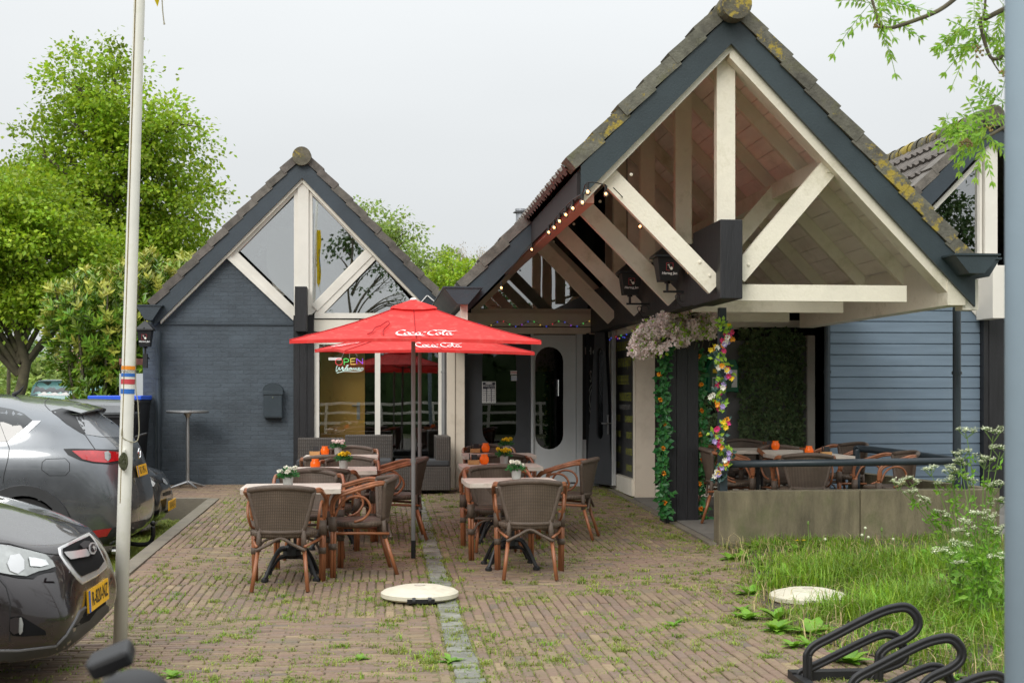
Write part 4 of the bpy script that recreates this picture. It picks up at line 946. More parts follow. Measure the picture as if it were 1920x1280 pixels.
for i, (u, v, pm, lab) in enumerate(((540, 912, 'petal_white', 'zinc pot of white flowers on the nearest table beside the cars'), (644, 878, 'petal_yellow', 'zinc pot of yellow flowers on the middle table beside the cars'),
    (634, 852, 'petal_pink', 'zinc pot of pale pink flowers on the farthest table by the wicker sofa'), (968, 898, 'petal_white', 'zinc pot of white roses on the nearest entrance table'),
    (945, 869, 'petal_yellow', 'zinc pot of bright yellow flowers on the middle entrance table'), (950, 847.5, 'petal_yellow', 'zinc pot of yellow flowers on the farthest entrance table'))):
    p = on(u, v); flower_pot(p.x, p.y, p.z+.001, pm, 'garland_leaf', lab, 10+i)
for u, v, lab in ((591, 880, 'orange glass candle jar on the middle table beside the cars'), (609, 853.5, 'orange glass candle jar beside a wooden box on the farthest table by the sofa'),
    (908, 870, 'deep orange candle jar on the middle entrance table'), (910.5, 847, 'orange candle jar on the farthest entrance table')):
    p = on(u, v); candle(p.x, p.y, p.z+.001, lab)
for u, v, lab in ((590, 853.5, 'wooden menu box on the farthest table by the sofa'), (888, 870.5, 'wooden menu box on the middle entrance table'), (891, 848, 'wooden menu box on the farthest entrance table')):
    p = on(u, v); nbox(p.x, p.y, p.z+.001, lab)
zt_ = g(15)+.035+.751
candle(wx(1454, 14.8), 14.8, zt_, 'orange candle jar on the rear terrace table before the ivy'); candle(wx(1517, 13.85), 13.85, g(14)+.787, 'orange candle jar on the terrace table behind the handrail')
nbox(wx(1549, 13.8), 13.8, g(13.8)+.787, 'pale wooden menu box with a glass stand behind the handrail'); nbox(wx(1441, 14.85), 14.85, zt_, 'small black bordered menu box on the rear terrace table', m='ink')
# ------------------------------------------------------------------ parasols
def cubic(p0, p1, p2, p3, n=8):
    o = []
    for i in range(n+1):
        t_ = i/n; a = 1-t_; o.append((a**3*p0[0]+3*a*a*t_*p1[0]+3*a*t_*t_*p2[0]+t_**3*p3[0], a**3*p0[1]+3*a*a*t_*p1[1]+3*a*t_*t_*p2[1]+t_**3*p3[1]))
    return o
def script_word(mb, o, ax, ay, sc):
    """flowing calligraphic lettering: two capital loops with small letters, a swash beneath and one above"""
    o, ax, ay = Vector(o), Vector(ax), Vector(ay); nib = radians(38)
    def stroke(pts, w=.17, mn=.035):
        pts = catmull([(p[0], p[1], 0) for p in pts], 6); L_ = []; R_ = []
        for i, p in enumerate(pts):
            d = pts[min(i+1, len(pts)-1)]-pts[max(i-1, 0)]; th = atan2(d.y, d.x); e_ = min(i, len(pts)-1-i)/4; ww = (mn+w*abs(sin(th-nib)))*min(1, .25+e_)
            n_ = Vector((-d.y, d.x, 0)).normalized()*ww/2; L_.append(o+(ax*(p.x+n_.x)+ay*(p.y+n_.y))*sc); R_.append(o+(ax*(p.x-n_.x)+ay*(p.y-n_.y))*sc)
        mb.grid([L_, R_])
    def C(x, swash, up):
        stroke([(x+1.35, 1.25), (x+1.25, 1.5), (x+.98, 1.52), (x+.6, 1.25), (x+.3, .85), (x+.2, .4), (x+.4, .08), (x+.8, .0), (x+1.2, .25)], .26)
        if swash: stroke([(x+.22, .35), (x+.35, -.05), (x+.9, -.2), (x+1.8, -.2), (x+2.8, -.12), (x+3.9, -.28)], .16)
        if up: stroke([(x+1.1, 1.3), (x+1.5, 1.55), (x+2.2, 1.5), (x+2.9, 1.25), (x+3.6, 1.28), (x+4.2, 1.5)], .15)
    def oo(x): stroke([(x+.45, .78), (x+.15, .55), (x+.08, .2), (x+.3, 0), (x+.6, .22), (x+.68, .6), (x+.45, .78), (x+.3, .68)], .2); 
    def cc(x): stroke([(x+.62, .62), (x+.48, .78), (x+.2, .6), (x+.08, .25), (x+.28, 0), (x+.65, .2), (x+.85, .45)], .22)
    def aa(x): stroke([(x+.62, .68), (x+.4, .78), (x+.14, .5), (x+.1, .15), (x+.28, .0), (x+.55, .3), (x+.72, .78)], .2); stroke([(x+.72, .8), (x+.6, .3), (x+.64, .05), (x+.8, .03), (x+.98, .25)], .2)
    def ll(x): stroke([(x+.1, .3), (x+.45, .85), (x+.72, 1.35), (x+.68, 1.55), (x+.5, 1.4), (x+.28, .7), (x+.25, .15), (x+.4, .0), (x+.65, .2)], .2)
    C(0, True, False); oo(1.15); cc(1.85); aa(2.65); stroke([(3.72, .85), (4.15, .95)], .2, .1)
    C(4.15, False, True); oo(5.3); ll(6.0); aa(6.65)
def umbrella(x, y, rz, tilt, label, z_hem, z_top, hs=1.0, ux=0, top=True, bb=.07):
    r = thing('parasol', label, 'parasol', (x, y, g(y)), 0, 'red parasols over the terrace'); z0 = g(y)
    s = MB(); s.tube([(0, 0, 0), (0, 0, .16)], .021, 12); s.build('foot', 'black_metal', r)
    s = MB(); s.tube([(0, 0, .161), (0, 0, z_top-z0-.06)], .019, 12); s.tube([(0, 0, .86), (0, 0, .9)], .024, 12); s.build('pole', 'pole_grey', r, smooth=False)
    R_ = Matrix.Translation((0, 0, z_hem-z0)) @ Matrix.Rotation(rz, 4, 'Z') @ Matrix.Rotation(tilt, 4, 'X'); hh = z_top-z_hem
    nseg = 8; ncr = 10
    s = MB(); cs = [(-hs, -hs), (hs, -hs), (hs, hs), (-hs, hs)]
    def cp(k, a, b, off=0):  # panel k, a across 0..1, b from hem 0 to apex 1
        x0, y0 = cs[k]; x1, y1 = cs[(k+1) % 4]; ex, ey = x0+(x1-x0)*a, y0+(y1-y0)*a; sg = .035*sin(pi*a)*(1-b)
        q = (1-b); z = hh*b-.05*sin(pi*b)*.5-.016*sin(pi*a)*sin(pi*b)*2; k2 = 1-sg*.8
        p = Vector((ex*q*k2, ey*q*k2, z+off+.02*sin(pi*a)*(1-b))); return R_ @ p
    for k in range(4):
        s.grid([[cp(k, i/8, j/ncr) for i in range(9)] for j in range(ncr+1)])
        s.grid([[cp(k, i/8, 0)+Vector((0, 0, -.028)) for i in range(9)], [cp(k, i/8, 0) for i in range(9)]])
    s.build('canopy', 'umbrella_red', r, smooth=True)
    for k in range(4):
        for a in (0, .5): s = MB(); s.tube([cp(k, a, i/8)+Vector((0, 0, .003)) for i in range(8)], .005, 4); s.build('seam', 'umbrella_red_dark', r)
    s = MB(); 
    for k in range(4): s.grid([[cp(k, i/6, .80, .022) for i in range(7)], [cp(k, i/6, .82, .03) for i in range(7)], [cp(k, i/6, .995, .02) for i in range(7)]])
    s.build('vent_flap', 'umbrella_red', r, smooth=True)
    s = MB(); q = R_ @ Vector((0, 0, hh+.03)); s.lathe([(.03, -.02), (.034, -.01), (.02, .0), (1e-6, .002)], q, 12); s.build('finial', 'white_print', r)
    for k in range(4):
        for a, ln in ((0, .97), (.5, .95)):
            s = MB(); p0 = R_ @ Vector((0, 0, hh-.1)); p1 = cp(k, a, 1-ln)+Vector((0, 0, -.03)); s.tube([p0, p1], .008, 5); p2 = R_ @ Vector((0, 0, hh-.35)); s.tube([p2, p0.lerp(p1, .5)], .007, 5); s.build('rib', 'pole_grey', r)
    for k in ((0, 1, 3) if top else (0, 1, 3)):
        a = cp(k, .5, bb); ax_ = (cp(k, .6, .14)-cp(k, .4, .14)).normalized(); ay_ = (cp(k, .5, .3)-cp(k, .5, .1)).normalized(); nn = ax_.cross(ay_)
        s = MB(); sc = .064; script_word(s, a-ax_*(3.85*sc-ux)+nn*.02, ax_, ay_*2.15, sc*1.0); s.build('lettering', 'white_print', r)
    if top:
        s = MB(); a = cp(0, .25, .42)+Vector((0, -.01, .015)); 
        s.tube(catmull([a, cp(0, .27, .5)+Vector((0, -.02, .03)), cp(0, .3, .46)+Vector((0, -.02, .02)), cp(0, .31, .3)+Vector((0, -.01, .015)), cp(0, .35, .1)+Vector((0, -.01, .015))], 5), .006, 4)
        s.tube(catmull([a, cp(0, .245, .35)+Vector((0, -.02, .02)), cp(0, .27, .22)+Vector((0, -.01, .015)), cp(0, .275, .12)+Vector((0, -.01, .015))], 5), .006, 4); s.build('tie_cord', 'umbrella_red_dark', r)
    return r
umbrella(wx(775, 12.1), 12.1, 0.0, radians(2.2), 'faded red square parasol, nearer and higher one, a cord hanging on its canopy', 2.03, 2.385, 1.04, ux=.07)
umbrella(wx(787, 14.5), 14.5, radians(11.3), radians(2.0), 'faded red square parasol with white script, lower and behind the nearer one', 2.01, 2.36, .99, ux=0, top=False)
def round_base(u, v, label, r_=.29, dz=0.0):
    p = G(u, v); b = thing('parasol_weight', label, 'parasol weight', (p.x, p.y, p.z+.01+dz), 0, 'cream plastic parasol bases')
    s = MB(); s.lathe([(r_*.93, .0), (r_*1.0, .014), (r_, .042), (r_*.92, .058), (r_*.6, .082), (r_*.15, .092), (r_*.12, .08), (1e-6, .08)], n=40); s.build('shell', 'base_cream', b, smooth=False)
    s = MB(); s.lathe([(.04, .0925), (.04, .096), (1e-6, .096)], n=16); s.build('cap', 'table_wood', b)
    for a in (-1.35, -1.75):
        s = MB(); s.tube([(r_*1.0*cos(a)-.012, r_*1.0*sin(a), .022), (r_*1.0*cos(a)+.012, r_*1.0*sin(a), .022)], .022, 12); s.build('wheel', 'trim', b)
    s = MB(); s.box(-.1, .1, -r_*1.012, -r_*.9, .0, .03); s.build('recess', 'trim_black', b); return b
round_base(787, 1122, 'round cream plastic parasol base lying empty on the open paving')
round_base(1515, 1128, 'round cream plastic parasol base half grown over at the edge of the grass', .285)
# ------------------------------------------------------------------ wicker lounge along the facade
def sofa(x0, x1, y0, y1, label, back=True, side=0, zs=.4, zb=.72):
    r = thing('wicker_sofa', label, 'sofa', ((x0+x1)/2, y1, g(19)), 0, 'dark wicker lounge modules'); hx = (x1-x0)/2; dy = y1-y0
    s = MB(); s.box(-hx, hx, -dy, -.0, .03, zs-.04); s.build('base', 'sofa_weave', r, bevel=.015)
    s = MB(); s.box(-hx+.02, hx-.02, -dy-.01, -.18, zs-.038, zs+.04); s.build('cushion', 'cushion', r, bevel=.02)
    if back: s = MB(); s.box(-hx, hx, -.16, -.001, zs-.03, zb); s.build('backrest', 'sofa_weave', r, bevel=.015)
    if side: s = MB(); s.box(hx-.2, hx-.001, -dy+.002, -.001 if not back else -.162, zs-.035, zb); s.build('armrest', 'sofa_weave', r, bevel=.015)
    return r
sofa(wx(559, 18.9), wx(645, 18.9), 18.15, 18.95, 'dark wicker sofa module at the black corner post')
sofa(wx(647, 18.9), wx(736, 18.9), 18.1, 18.95, 'dark wicker sofa module in the middle, backed against the glass', zb=.76)
sofa(wx(738, 18.6), wx(841, 18.6), 18.0, 18.7, 'dark wicker corner module without backrest, tall arm by the downpipe', back=False, side=1, zb=.76)
# ------------------------------------------------------------------ standing table
p = G(352, 914); st = thing('standing_table', 'tall slim standing table with a round metal top against the blue brick wall', 'standing table', (p.x, p.y, p.z))
s = MB(); hz = wz(352, 770, p.y)-p.z; s.lathe([(1e-6, hz-.03), (.27, hz-.03), (.3, hz-.02), (.3, hz), (.29, hz+.006), (1e-6, hz+.006)], n=32); s.build('tabletop', 'aluminium', st)
s = MB(); s.lathe([(.03, .06), (.024, .2), (.024, hz-.1), (.06, hz-.031)], n=14); s.build('column', 'aluminium', st, smooth=False)
for k in range(4):
    a = k*pi/2+.6; s = MB(); s.tube([(.02*cos(a), .02*sin(a), .08), (.15*cos(a), .15*sin(a), .045), (.27*cos(a), .27*sin(a), .012)], [.022, .018, .012], 8); s.build('foot', 'aluminium', st)
# ------------------------------------------------------------------ mailbox, posters, signs
Y = YL; mbx = thing('mailbox', 'dark blue grey mailbox with rounded top fixed to the brick wall', 'mailbox', (wx(513, Y), Y-.002, wz(513, 783, Y)))
w = (wx(532, Y)-wx(494, Y))/2; hh = wz(513, 733, Y)-wz(513, 783, Y)
s = MB(); s.box(-w*.93, w*.93, -.13, 0, 0, hh); s.build('body', 'mailbox', mbx, bevel=.006)
s = MB(); s.prism([(w*cos(a*pi/12), hh+.001+w*.8*sin(a*pi/12)) for a in range(13)], -.14, 0); s.box(-w, w, -.15, -.131, hh-.05, hh-.002); s.build('lid', 'mailbox', mbx, bevel=.004)
s = MB(); s.box(-w*.85, w*.85, -.137, -.131, .02, hh-.06); d_ = s.build('door', 'mailbox', mbx, bevel=.003)
s = MB(); s.tube([(0, -.137, hh-.09), (0, -.145, hh-.09)], .012, 10); s.build('lock', 'chrome', d_)
def poster(name, label, u0, u1, v0, v1, Y, lines, bg='sticker_white', inkm='ink', band=None, cat='poster'):
    x0, x1, z1, z0 = wx(u0, Y), wx(u1, Y), wz(u0, v0, Y), wz(u0, v1, Y); r = thing(name, label, cat, ((x0+x1)/2, Y, z0)); w_ = x1-x0; h_ = z1-z0
    s = MB(); s.box(-w_/2, w_/2, -.004, 0, 0, h_); s.build('sheet', bg, r)
    if band: band(r, w_, h_)
    s = MB()
    for (t_, x, z, sz) in lines: text(s, t_, sz*h_, (x*w_, -.0105, z*h_), (1, 0, 0), (0, 0, 1))
    if lines: s.build('lettering', inkm, r)
    return r
def hours(r, w_, h_):
    s = MB(); s.box(-w_*.46, w_*.46, -.006, -.0041, h_*.025, h_*.97); s.build('panel', 'plate_ink', r)
    s = MB(); s.prism([(w_*.26*cos(a*pi/8), h_*.91+h_*.045*sin(a*pi/8)) for a in range(16)], -.0085, -.0061)
    for k, z in enumerate([.615-.091*i for i in range(7)]):
        for x0, x1 in ((-.43, -.2), (-.13, .13), (.2, .44)): s.box(x0*w_, x1*w_, -.0085, -.0061, (z-.028)*h_, (z+.028)*h_)
    s.build('cells', 'sticker_white', r); s = MB(); text(s, 'OPENING HOURS', .115*h_, (0, -.0087, .79*h_), (1, 0, 0), (0, 0, 1), xs=.72); text(s, 'OPEN', .05*h_, (0, -.0087, .69*h_), (1, 0, 0), (0, 0, 1)); text(s, 'CLOSED', .05*h_, (.3*w_, -.0087, .69*h_), (1, 0, 0), (0, 0, 1)); s.build('heading', 'sticker_white', r)
mat('plate_ink', (.02, .02, .035), .5, var=.05)
hl = [('HORECA', 0, .91, .06)]
for i, d in enumerate(('MON', 'TUE', 'WED', 'THU', 'FRI', 'SAT', 'SUN')):
    z = .615-.091*i; hl.append((d, -.315, z, .045))
    hl += [('17:00', 0, z, .042), ('22:00', .32, z, .042)] if i > 2 else []
poster('opening_hours_poster', 'white and dark opening hours poster stuck on the arched door pane', 904, 929.5, 715, 755, YC-.035, hl, band=hours)
poster('sticker', 'small cream and red sticker high on the arched door pane', 957, 969, 695, 702, YC-.036, [('OPEN', 0, .5, .7)], inkm='stripe_red', cat='sticker')
poster('sticker', 'small white sticker with blue print below the red one on the door pane', 958.5, 969, 704, 713.5, YC-.036, [('THUIS', 0, .68, .35), ('BEZORGD', 0, .3, .3)], inkm='stripe_blue', cat='sticker')
poster('notice', 'narrow white notice above the dark door leaf', 877, 905, 656, 664, YC-.036, [('HORECA', 0, .5, .6)], cat='notice')
# neon sign hanging behind the window
Y = YL-.06; ns = thing('neon_sign', 'small hanging neon sign reading OPEN in colours and Welcome in white script', 'neon sign', (wx(655, Y), Y, wz(655, 697, Y)))
k = 1/128/19.2   # one zoomed pixel in metres
def NS(x, y): return ((x-1050)*k, 0, (710-y)*k)
def tubes(name, paths, m, r_=.0038):
    s = MB()
    for q in paths: s.tube(catmull([NS(*p) for p in q], 4) if len(q) > 3 else [NS(*p) for p in q], r_, 6)
    return s.build(name, m, ns)
tubes('letter_tube', [[(680+125*cos(a*pi/8), 350+115*sin(a*pi/8)) for a in range(17)]], 'glow_red')
tubes('letter_tube', [[(870, 460), (855, 240)], [(855, 240), (960, 235), (1030, 290), (990, 345), (865, 355)]], 'glow_green')
tubes('letter_tube', [[(1270, 225), (1090, 235)], [(1090, 235), (1110, 440)], [(1110, 440), (1280, 435)], [(1095, 330), (1240, 325)]], 'glow_yellow')
tubes('letter_tube', [[(1320, 420), (1305, 230)], [(1305, 230), (1530, 415)], [(1530, 415), (1520, 220)]], 'glow_purple')
tubes('script_tube', [[(620, 480), (580, 600), (590, 700), (640, 640), (690, 540), (700, 640), (760, 600), (810, 520), (800, 640), (860, 620), (840, 560), (800, 600), (840, 660), (930, 580), (1010, 470), (960, 480), (900, 620), (960, 650), (1010, 560), (960, 600), (1000, 650), (1080, 560), (1120, 600), (1080, 650), (1050, 600), (1110, 560), (1160, 640), (1200, 560), (1240, 640), (1290, 560), (1310, 640), (1400, 600), (1400, 550), (1360, 600), (1430, 640), (1500, 560), (1550, 600), (1450, 680), (1200, 700), (850, 690), (600, 755)]], 'glow_white', .0036)
s = MB()
for a, b in (((770, 220), (860, 0)), ((1060, 220), (1060, -20)), ((1330, 150), (1240, -10))): s.tube([NS(*a), NS(*b)], .0015, 4)
s.build('cord', 'sticker_white', ns); s = MB(); q0, q1 = NS(305, 290), NS(770, 195); s.box(q0[0], q1[0], .004, .008, q0[2], q1[2]); s.build('label_strip', 'sticker_white', ns)
# ------------------------------------------------------------------ lanterns
def lantern(x, y, z, h, w_, label, arm=0, up=False):
    """z: underside of the glass body; body widens upward; carried on a scrolled wall arm"""
    r = thing('lantern', label, 'lantern', (x, y, z), 0, 'black beer house lanterns')
    s = MB(); a, b = w_*.36, w_*.5; s.add([(-a, -a, 0), (a, -a, 0), (a, a, 0), (-a, a, 0), (-b, -b, h), (b, -b, h), (b, b, h), (-b, b, h)], [(0, 3, 2, 1), (0, 1, 5, 4), (1, 2, 6, 5), (2, 3, 7, 6), (3, 0, 4, 7), (4, 5, 6, 7)]); s.build('body', 'black_metal', r, bevel=.004)
    s = MB(); c = w_*.62; s.add([(-c, -c, h), (c, -c, h), (c, c, h), (-c, c, h), (-c, -c, h+.02), (c, -c, h+.02), (c, c, h+.02), (-c, c, h+.02), (0, 0, h+.15)], [(0, 3, 2, 1), (0, 1, 5, 4), (1, 2, 6, 5), (2, 3, 7, 6), (3, 0, 4, 7), (4, 5, 8), (5, 6, 8), (6, 7, 8), (7, 4, 8)]); s.sphere((0, 0, h+.16), .016); s.sphere((0, -c*.9, h+.035), .012, 6, 4); s.build('roof', 'black_metal', r)
    s = MB(); text(s, 'Hertog Jan', h*.15, (0, -a-(b-a)*.35-.006, h*.32), (1, 0, 0), (0, 0, 1), bold=.001, shear=.15); text(s, '—', .01, (0, 0, 0), (1, 0, 0), (0, 0, 1)) if 0 else None
    s.build('lettering', 'sticker_white', r)
    s = MB(); zc = h*.6; yy = -a-(b-a)*.6-.01; e = .0035
    for p, q in (((-.032, .035), (-.006, .035)), ((.006, .035), (.034, .035)), ((-.032, .035), (-.034, -.035)), ((.034, .035), (.034, -.01)), ((-.034, -.035), (-.0, -.04))): s.bar((p[0], p[1]+zc), (q[0], q[1]+zc), e, yy, yy+.004)
    s.build('crest', 'stripe_red', r)
    s = MB(); s.prism([(.017+.014*cos(t_*pi/6), zc-.018+.016*sin(t_*pi/6)) for t_ in range(12)], yy-.001, yy+.003); s.bar((-.02, zc+.015), (-.004, zc+.02), .006, yy, yy+.003); s.bar((-.01, zc+.015), (.004, zc-.02), .005, yy-.0005, yy+.003); s.build('crest_mark', 'petal_white', r)
    s = MB(); s.tube([(0, 0, -.1), (0, 0, 0)], .014, 8); s.lathe([(.03, -.02), (.03, 0)], n=8)
    if arm:
        s.tube([(-.04, 0, -.1), (arm, 0, -.1)], .011, 6); s.tube([(arm, 0, .08), (arm, 0, -.26)], .014, 6)
        s.tube(catmull([(arm, 0, -.24), (arm*.6, 0, -.25), (arm*.35, 0, -.15), (arm*.5, 0, -.13), (arm*.55, 0, -.18)], 5), .005, 5)
        s.tube([(arm*.7+.045*cos(t_*.6), 0, -.16+.045*sin(t_*.6)) for t_ in range(9)], .004, 5)
    else:
        s.tube([(0, 0, -.1), (0, .12, -.14), (0, .3, -.16)], .012, 6); s.box(-.03, .03, -.04, .04, -.3, -.1)
    s.build('bracket', 'black_metal', r); return r
def lant(u, v0, v1, wpx, Y, label, arm):
    z0, z1 = wz(u, v1, Y), wz(u, v0, Y); return lantern(wx(u, Y), Y, z0, z1-z0, (wx(u+wpx/2, Y)-wx(u-wpx/2, Y)), label, arm)
lant(272.5, 620, 650, 27, 19.3, 'black lantern on the outer corner of the blue brick wall beside the downpipe', 0)
lant(1181, 513, 553, 37, 14.9, 'black lantern hanging farther from the box beam, nearest to the entrance door', (wx(1221, 14.9)-wx(1181, 14.9)))
lant(1251, 484, 528, 45, 13.2, 'larger looking black lantern closest to the dark beam head of the canopy', (wx(1294, 13.2)-wx(1251, 13.2)))
# ------------------------------------------------------------------ AED cabinet
Y = YB-.03; aed = thing('defibrillator_cabinet', 'green wall cabinet for a heart defibrillator behind the flower garland', 'first aid cabinet', (wx(1350, Y), Y, wz(1350, 734, Y)))
w = (wx(1378, Y)-wx(1322, Y))/2; hh = wz(0, 673, Y)-wz(0, 734, Y)
s = MB(); s.prism([(-w, 0), (w, 0), (w, hh*.8), (w*.8, hh), (-w*.8, hh), (-w, hh*.8)], -.16, 0); s.build('case', 'aed_green', aed, bevel=.012)
s = MB(); s.prism([(-w*.86, hh*.08), (w*.5, hh*.08), (w*.5, hh*.88), (-w*.72, hh*.88), (-w*.86, hh*.75)], -.172, -.161); s.build('window', 'aed_glass', aed)
s = MB(); s.box(-w*.72, -w*.02, -.178, -.1725, hh*.12, hh*.46); s.box(w*.55, w*.92, -.168, -.161, hh*.14, hh*.7); s.build('label_plate', 'sticker_white', aed)
s = MB(); s.box(-w*.68, -w*.06, -.182, -.1785, hh*.15, hh*.43); s.build('label_square', 'aed_green', aed)
s = MB(); cx = -w*.38; cz = hh*.28; r_ = w*.2; s.prism([(cx+r_*(sin(t_)**3)*1.0, cz+r_*(.81*cos(t_)-.31*cos(2*t_)-.12*cos(3*t_)-.06*cos(4*t_))) for t_ in [i*2*pi/24 for i in range(24)]], -.186, -.1825); s.box(cx+r_*1.0, cx+r_*1.4, -.186, -.1825, cz+r_*.7, cz+r_*.85); s.box(cx+r_*1.13, cx+r_*1.27, -.1875, -.1865, cz+r_*.55, cz+r_*1.0); s.build('heart_symbol', 'sticker_white', aed)
s = MB(); s.box(-w*.7, -w*.05, -.178, -.1725, hh*.6, hh*.72); s.build('device_strip', 'petal_yellow', aed)
# ------------------------------------------------------------------ string lights
def bulb_string(label, pts, bulbs, kind, name='light_string'):
    r = thing(name, label, 'string lights', pts[0]); o = Vector(pts[0])
    s = MB(); s.tube([Vector(p)-o for p in catmull(pts, 4)], .006 if kind == 'warm' else .004, 4); s.build('cable', 'ink', r)
    for i, b in enumerate(bulbs):
        q = Vector(b[:3])-o
        if kind == 'warm':
            s = MB(); s.tube([q+Vector((0, 0, .075)), q+Vector((0, 0, .03))], .014, 6); so = s.build('socket', 'ink', r)
            s = MB(); s.sphere(q, .026, 10, 8, 1.1); bo = s.build('bulb', 'bulb_glass', r, smooth=True); s = MB(); s.sphere(q+Vector((0, 0, .003)), .012, 6, 5); s.sphere(q+Vector((0, -.0335, 0)), .008, 5, 4) if 0 else None; s.build('filament', 'glow_warm', bo)
        else:
            s = MB(); s.sphere(q, .011, 6, 5); s.build('led', 'glow_'+b[3], r)
bl = []
for u, v in ((1136, 364), (1102, 360), (1092, 380), (1074, 391), (1061, 403), (1049, 415), (1039, 427), (1029, 436)):
    d_ = ray(u, v); t_ = (XC-DK-.05)/d_.x; bl.append(Vector((0, 0, EYE))+d_*t_ if u < 1130 else P(u, v, 11.66))
pts = [b+Vector((0, 0, .08)) for b in bl]
bulb_string('row of warm round bulbs strung under the cut back canopy eave', pts, [tuple(b) for b in bl], 'warm')
bl = [P(997, 468, 15.2), P(940, 540, 15.25)]; bulb_string('two small bulbs hanging on the dark bargeboard over the glass triangle', [P(1029, 436, 14.95)+Vector((0, 0, .09)), bl[0]+Vector((0, 0, .08)), bl[1]+Vector((0, 0, .08))], [tuple(b) for b in bl], 'warm')
bl = [P(1200, 425, 12.4), P(1290, 510, 12.9)]; bulb_string('two warm bulbs on a thin wire between the canopy brace and beam head', [P(1150, 352, 11.65), P(1172, 375, 11.9), bl[0]+Vector((0, 0, .08)), P(1250, 470, 12.7), bl[1]+Vector((0, 0, .08)), P(1340, 535, 12.4)], [tuple(b) for b in bl], 'warm')
random.seed(5); cl = ['blue', 'green', 'yellow', 'blue', 'red', 'green', 'blue', 'purple']
bl = [(*P(898+i*11.5, 607+5*sin(i*1.3), YC-.16), cl[i % 8]) for i in range(21)]
bulb_string('coloured fairy lights along the beige header over the entrance doors', [b[:3] for b in bl], bl, 'led')
bl = [(XW-.07, YC-.3-i*.13, 2.32+.02*sin(i*2), cl[(i*3) % 8]) for i in range(11)]
bulb_string('coloured fairy lights over the blacked-out burger window', [b[:3] for b in bl], bl, 'led')
# ------------------------------------------------------------------ flag pole and flag
fp = thing('flag_pole', 'leaning white flag pole with orange, blue and red bands and a coiled halyard', 'flag pole', (wx(225, 8.45), 8.45, -.02)); dxp = .118/4.05
s = MB(); n = 12; s.tube([(dxp*z, 0, z) for z in (0, 1, 2, 3, 4.2, 6.5)], [.043, .042, .04, .0365, .034, .03], 20); s.build('mast', 'flag_pole_white', fp, smooth=True)
s = MB(); s.tube([(dxp*z-.018, -.039+.0012*z, z) for z in (.9, 2, 3, 4.2, 6.4)], .003, 4); s.build('groove', 'rust', fp)
def zp(v): return wz(240, v, 8.45)+.02
for v0, v1, m_ in ((686, 693, 'stripe_orange'), (699.5, 706, 'stripe_blue'), (710.5, 720, 'stripe_red'), (729, 738, 'stripe_blue')):
    z0_, z1_ = zp(v1), zp(v0); s = MB(); s.tube([(dxp*z0_, 0, z0_), (dxp*z1_, 0, z1_)], .0425, 20, cap=False); s.build('band', m_, fp)
s = MB(); text(s, 'WADDEN', .022, (dxp*1.7+.012, -.0435, zp(696.5)), (1, 0, 0), (0, 0, 1)); s.build('lettering', 'ink', fp)
s = MB(); a0 = P(254, 695, 8.45)-fp.location; s.tube(catmull([a0+Vector((.0, 0, 4)), a0+Vector((.01, 0, 1)), a0, a0+Vector((.015, 0, -.2)), a0+Vector((.02, 0, -.4)), a0+Vector((-.01, -.02, -.44)), a0+Vector((-.07, -.05, -.41)), a0+Vector((-.075, -.04, -.36))], 5), .0035, 5); s.build('halyard', 'rope', fp)
s = MB(); c0 = P(233, 858, 8.4)-fp.location; s.box(c0.x-.008, c0.x+.008, c0.y-.03, c0.y+.01, c0.z-.08, c0.z+.05); s.build('cleat', 'flag_pole_white', fp)
s = MB()
for i in range(9):
    rr = random.uniform(.028, .055); off = random.uniform(-.012, .012); s.tube([(c0.x+off+rr*.42*cos(a), c0.y-.035+random.uniform(-.004, .004), c0.z-.02+rr*sin(a)) for a in [j*2*pi/14 for j in range(15)]], .0045, 5)
s.build('rope_coil', 'rope_green', fp)
fl = MB(); base = P(276, -200, 8.5); nzf = 14; nxf = 8; rows = []
for i in range(nzf+1):
    z = 5.3-1.28*i/nzf; rows.append([(base.x+.02+.085*j/nxf*(1+.15*sin(i*.7)), 8.5+.03*sin(j*1.9+i*.4), z+.05*sin(j*1.2)*(i/nzf)) for j in range(nxf+1)])
f_ = thing('flag', 'yellow flag with blue edge hanging limp from the white pole', 'flag', (0, 0, 0)); fl.grid(rows); fl.build('cloth', 'flag_yellow', f_, smooth=True)
fl = MB(); rows = [[(p[0], p[1]-.006, p[2]+.12) for p in r_[5:8]] for r_ in rows[6:]]; fl.grid(rows); fl.build('blue_panel', 'flag_blue', f_, smooth=True)
s = MB(); q = P(303, -20, 8.5); s.tube(catmull([q, P(305, 20, 8.5), P(308, 46, 8.5)], 4), [.004]*8+[.007], 5); s.build('toggle_line', 'rope', f_)
# ------------------------------------------------------------------ lamp post by the camera
lp = thing('lamp_post', 'thick pale blue grey post, out of focus close to the viewer beside the grass', 'lamp post', (wx(1929, 2.8), 2.8, -.005))
s = MB(); s.tube([(0, 0, 0), (0, 0, 6)], .05, 32); s.build('shaft', 'lamp_pole_grey', lp, smooth=True); s = MB(); s.tube([(0, 0, 0), (0, 0, .25)], .056, 24); s.build('collar', 'lamp_pole_grey', lp); s = MB(); s.lathe([(.05, 6.001), (.2, 6.1), (.2, 6.2), (1e-6, 6.25)], n=20); s.build('lamp_head', 'lamp_pole_grey', lp)
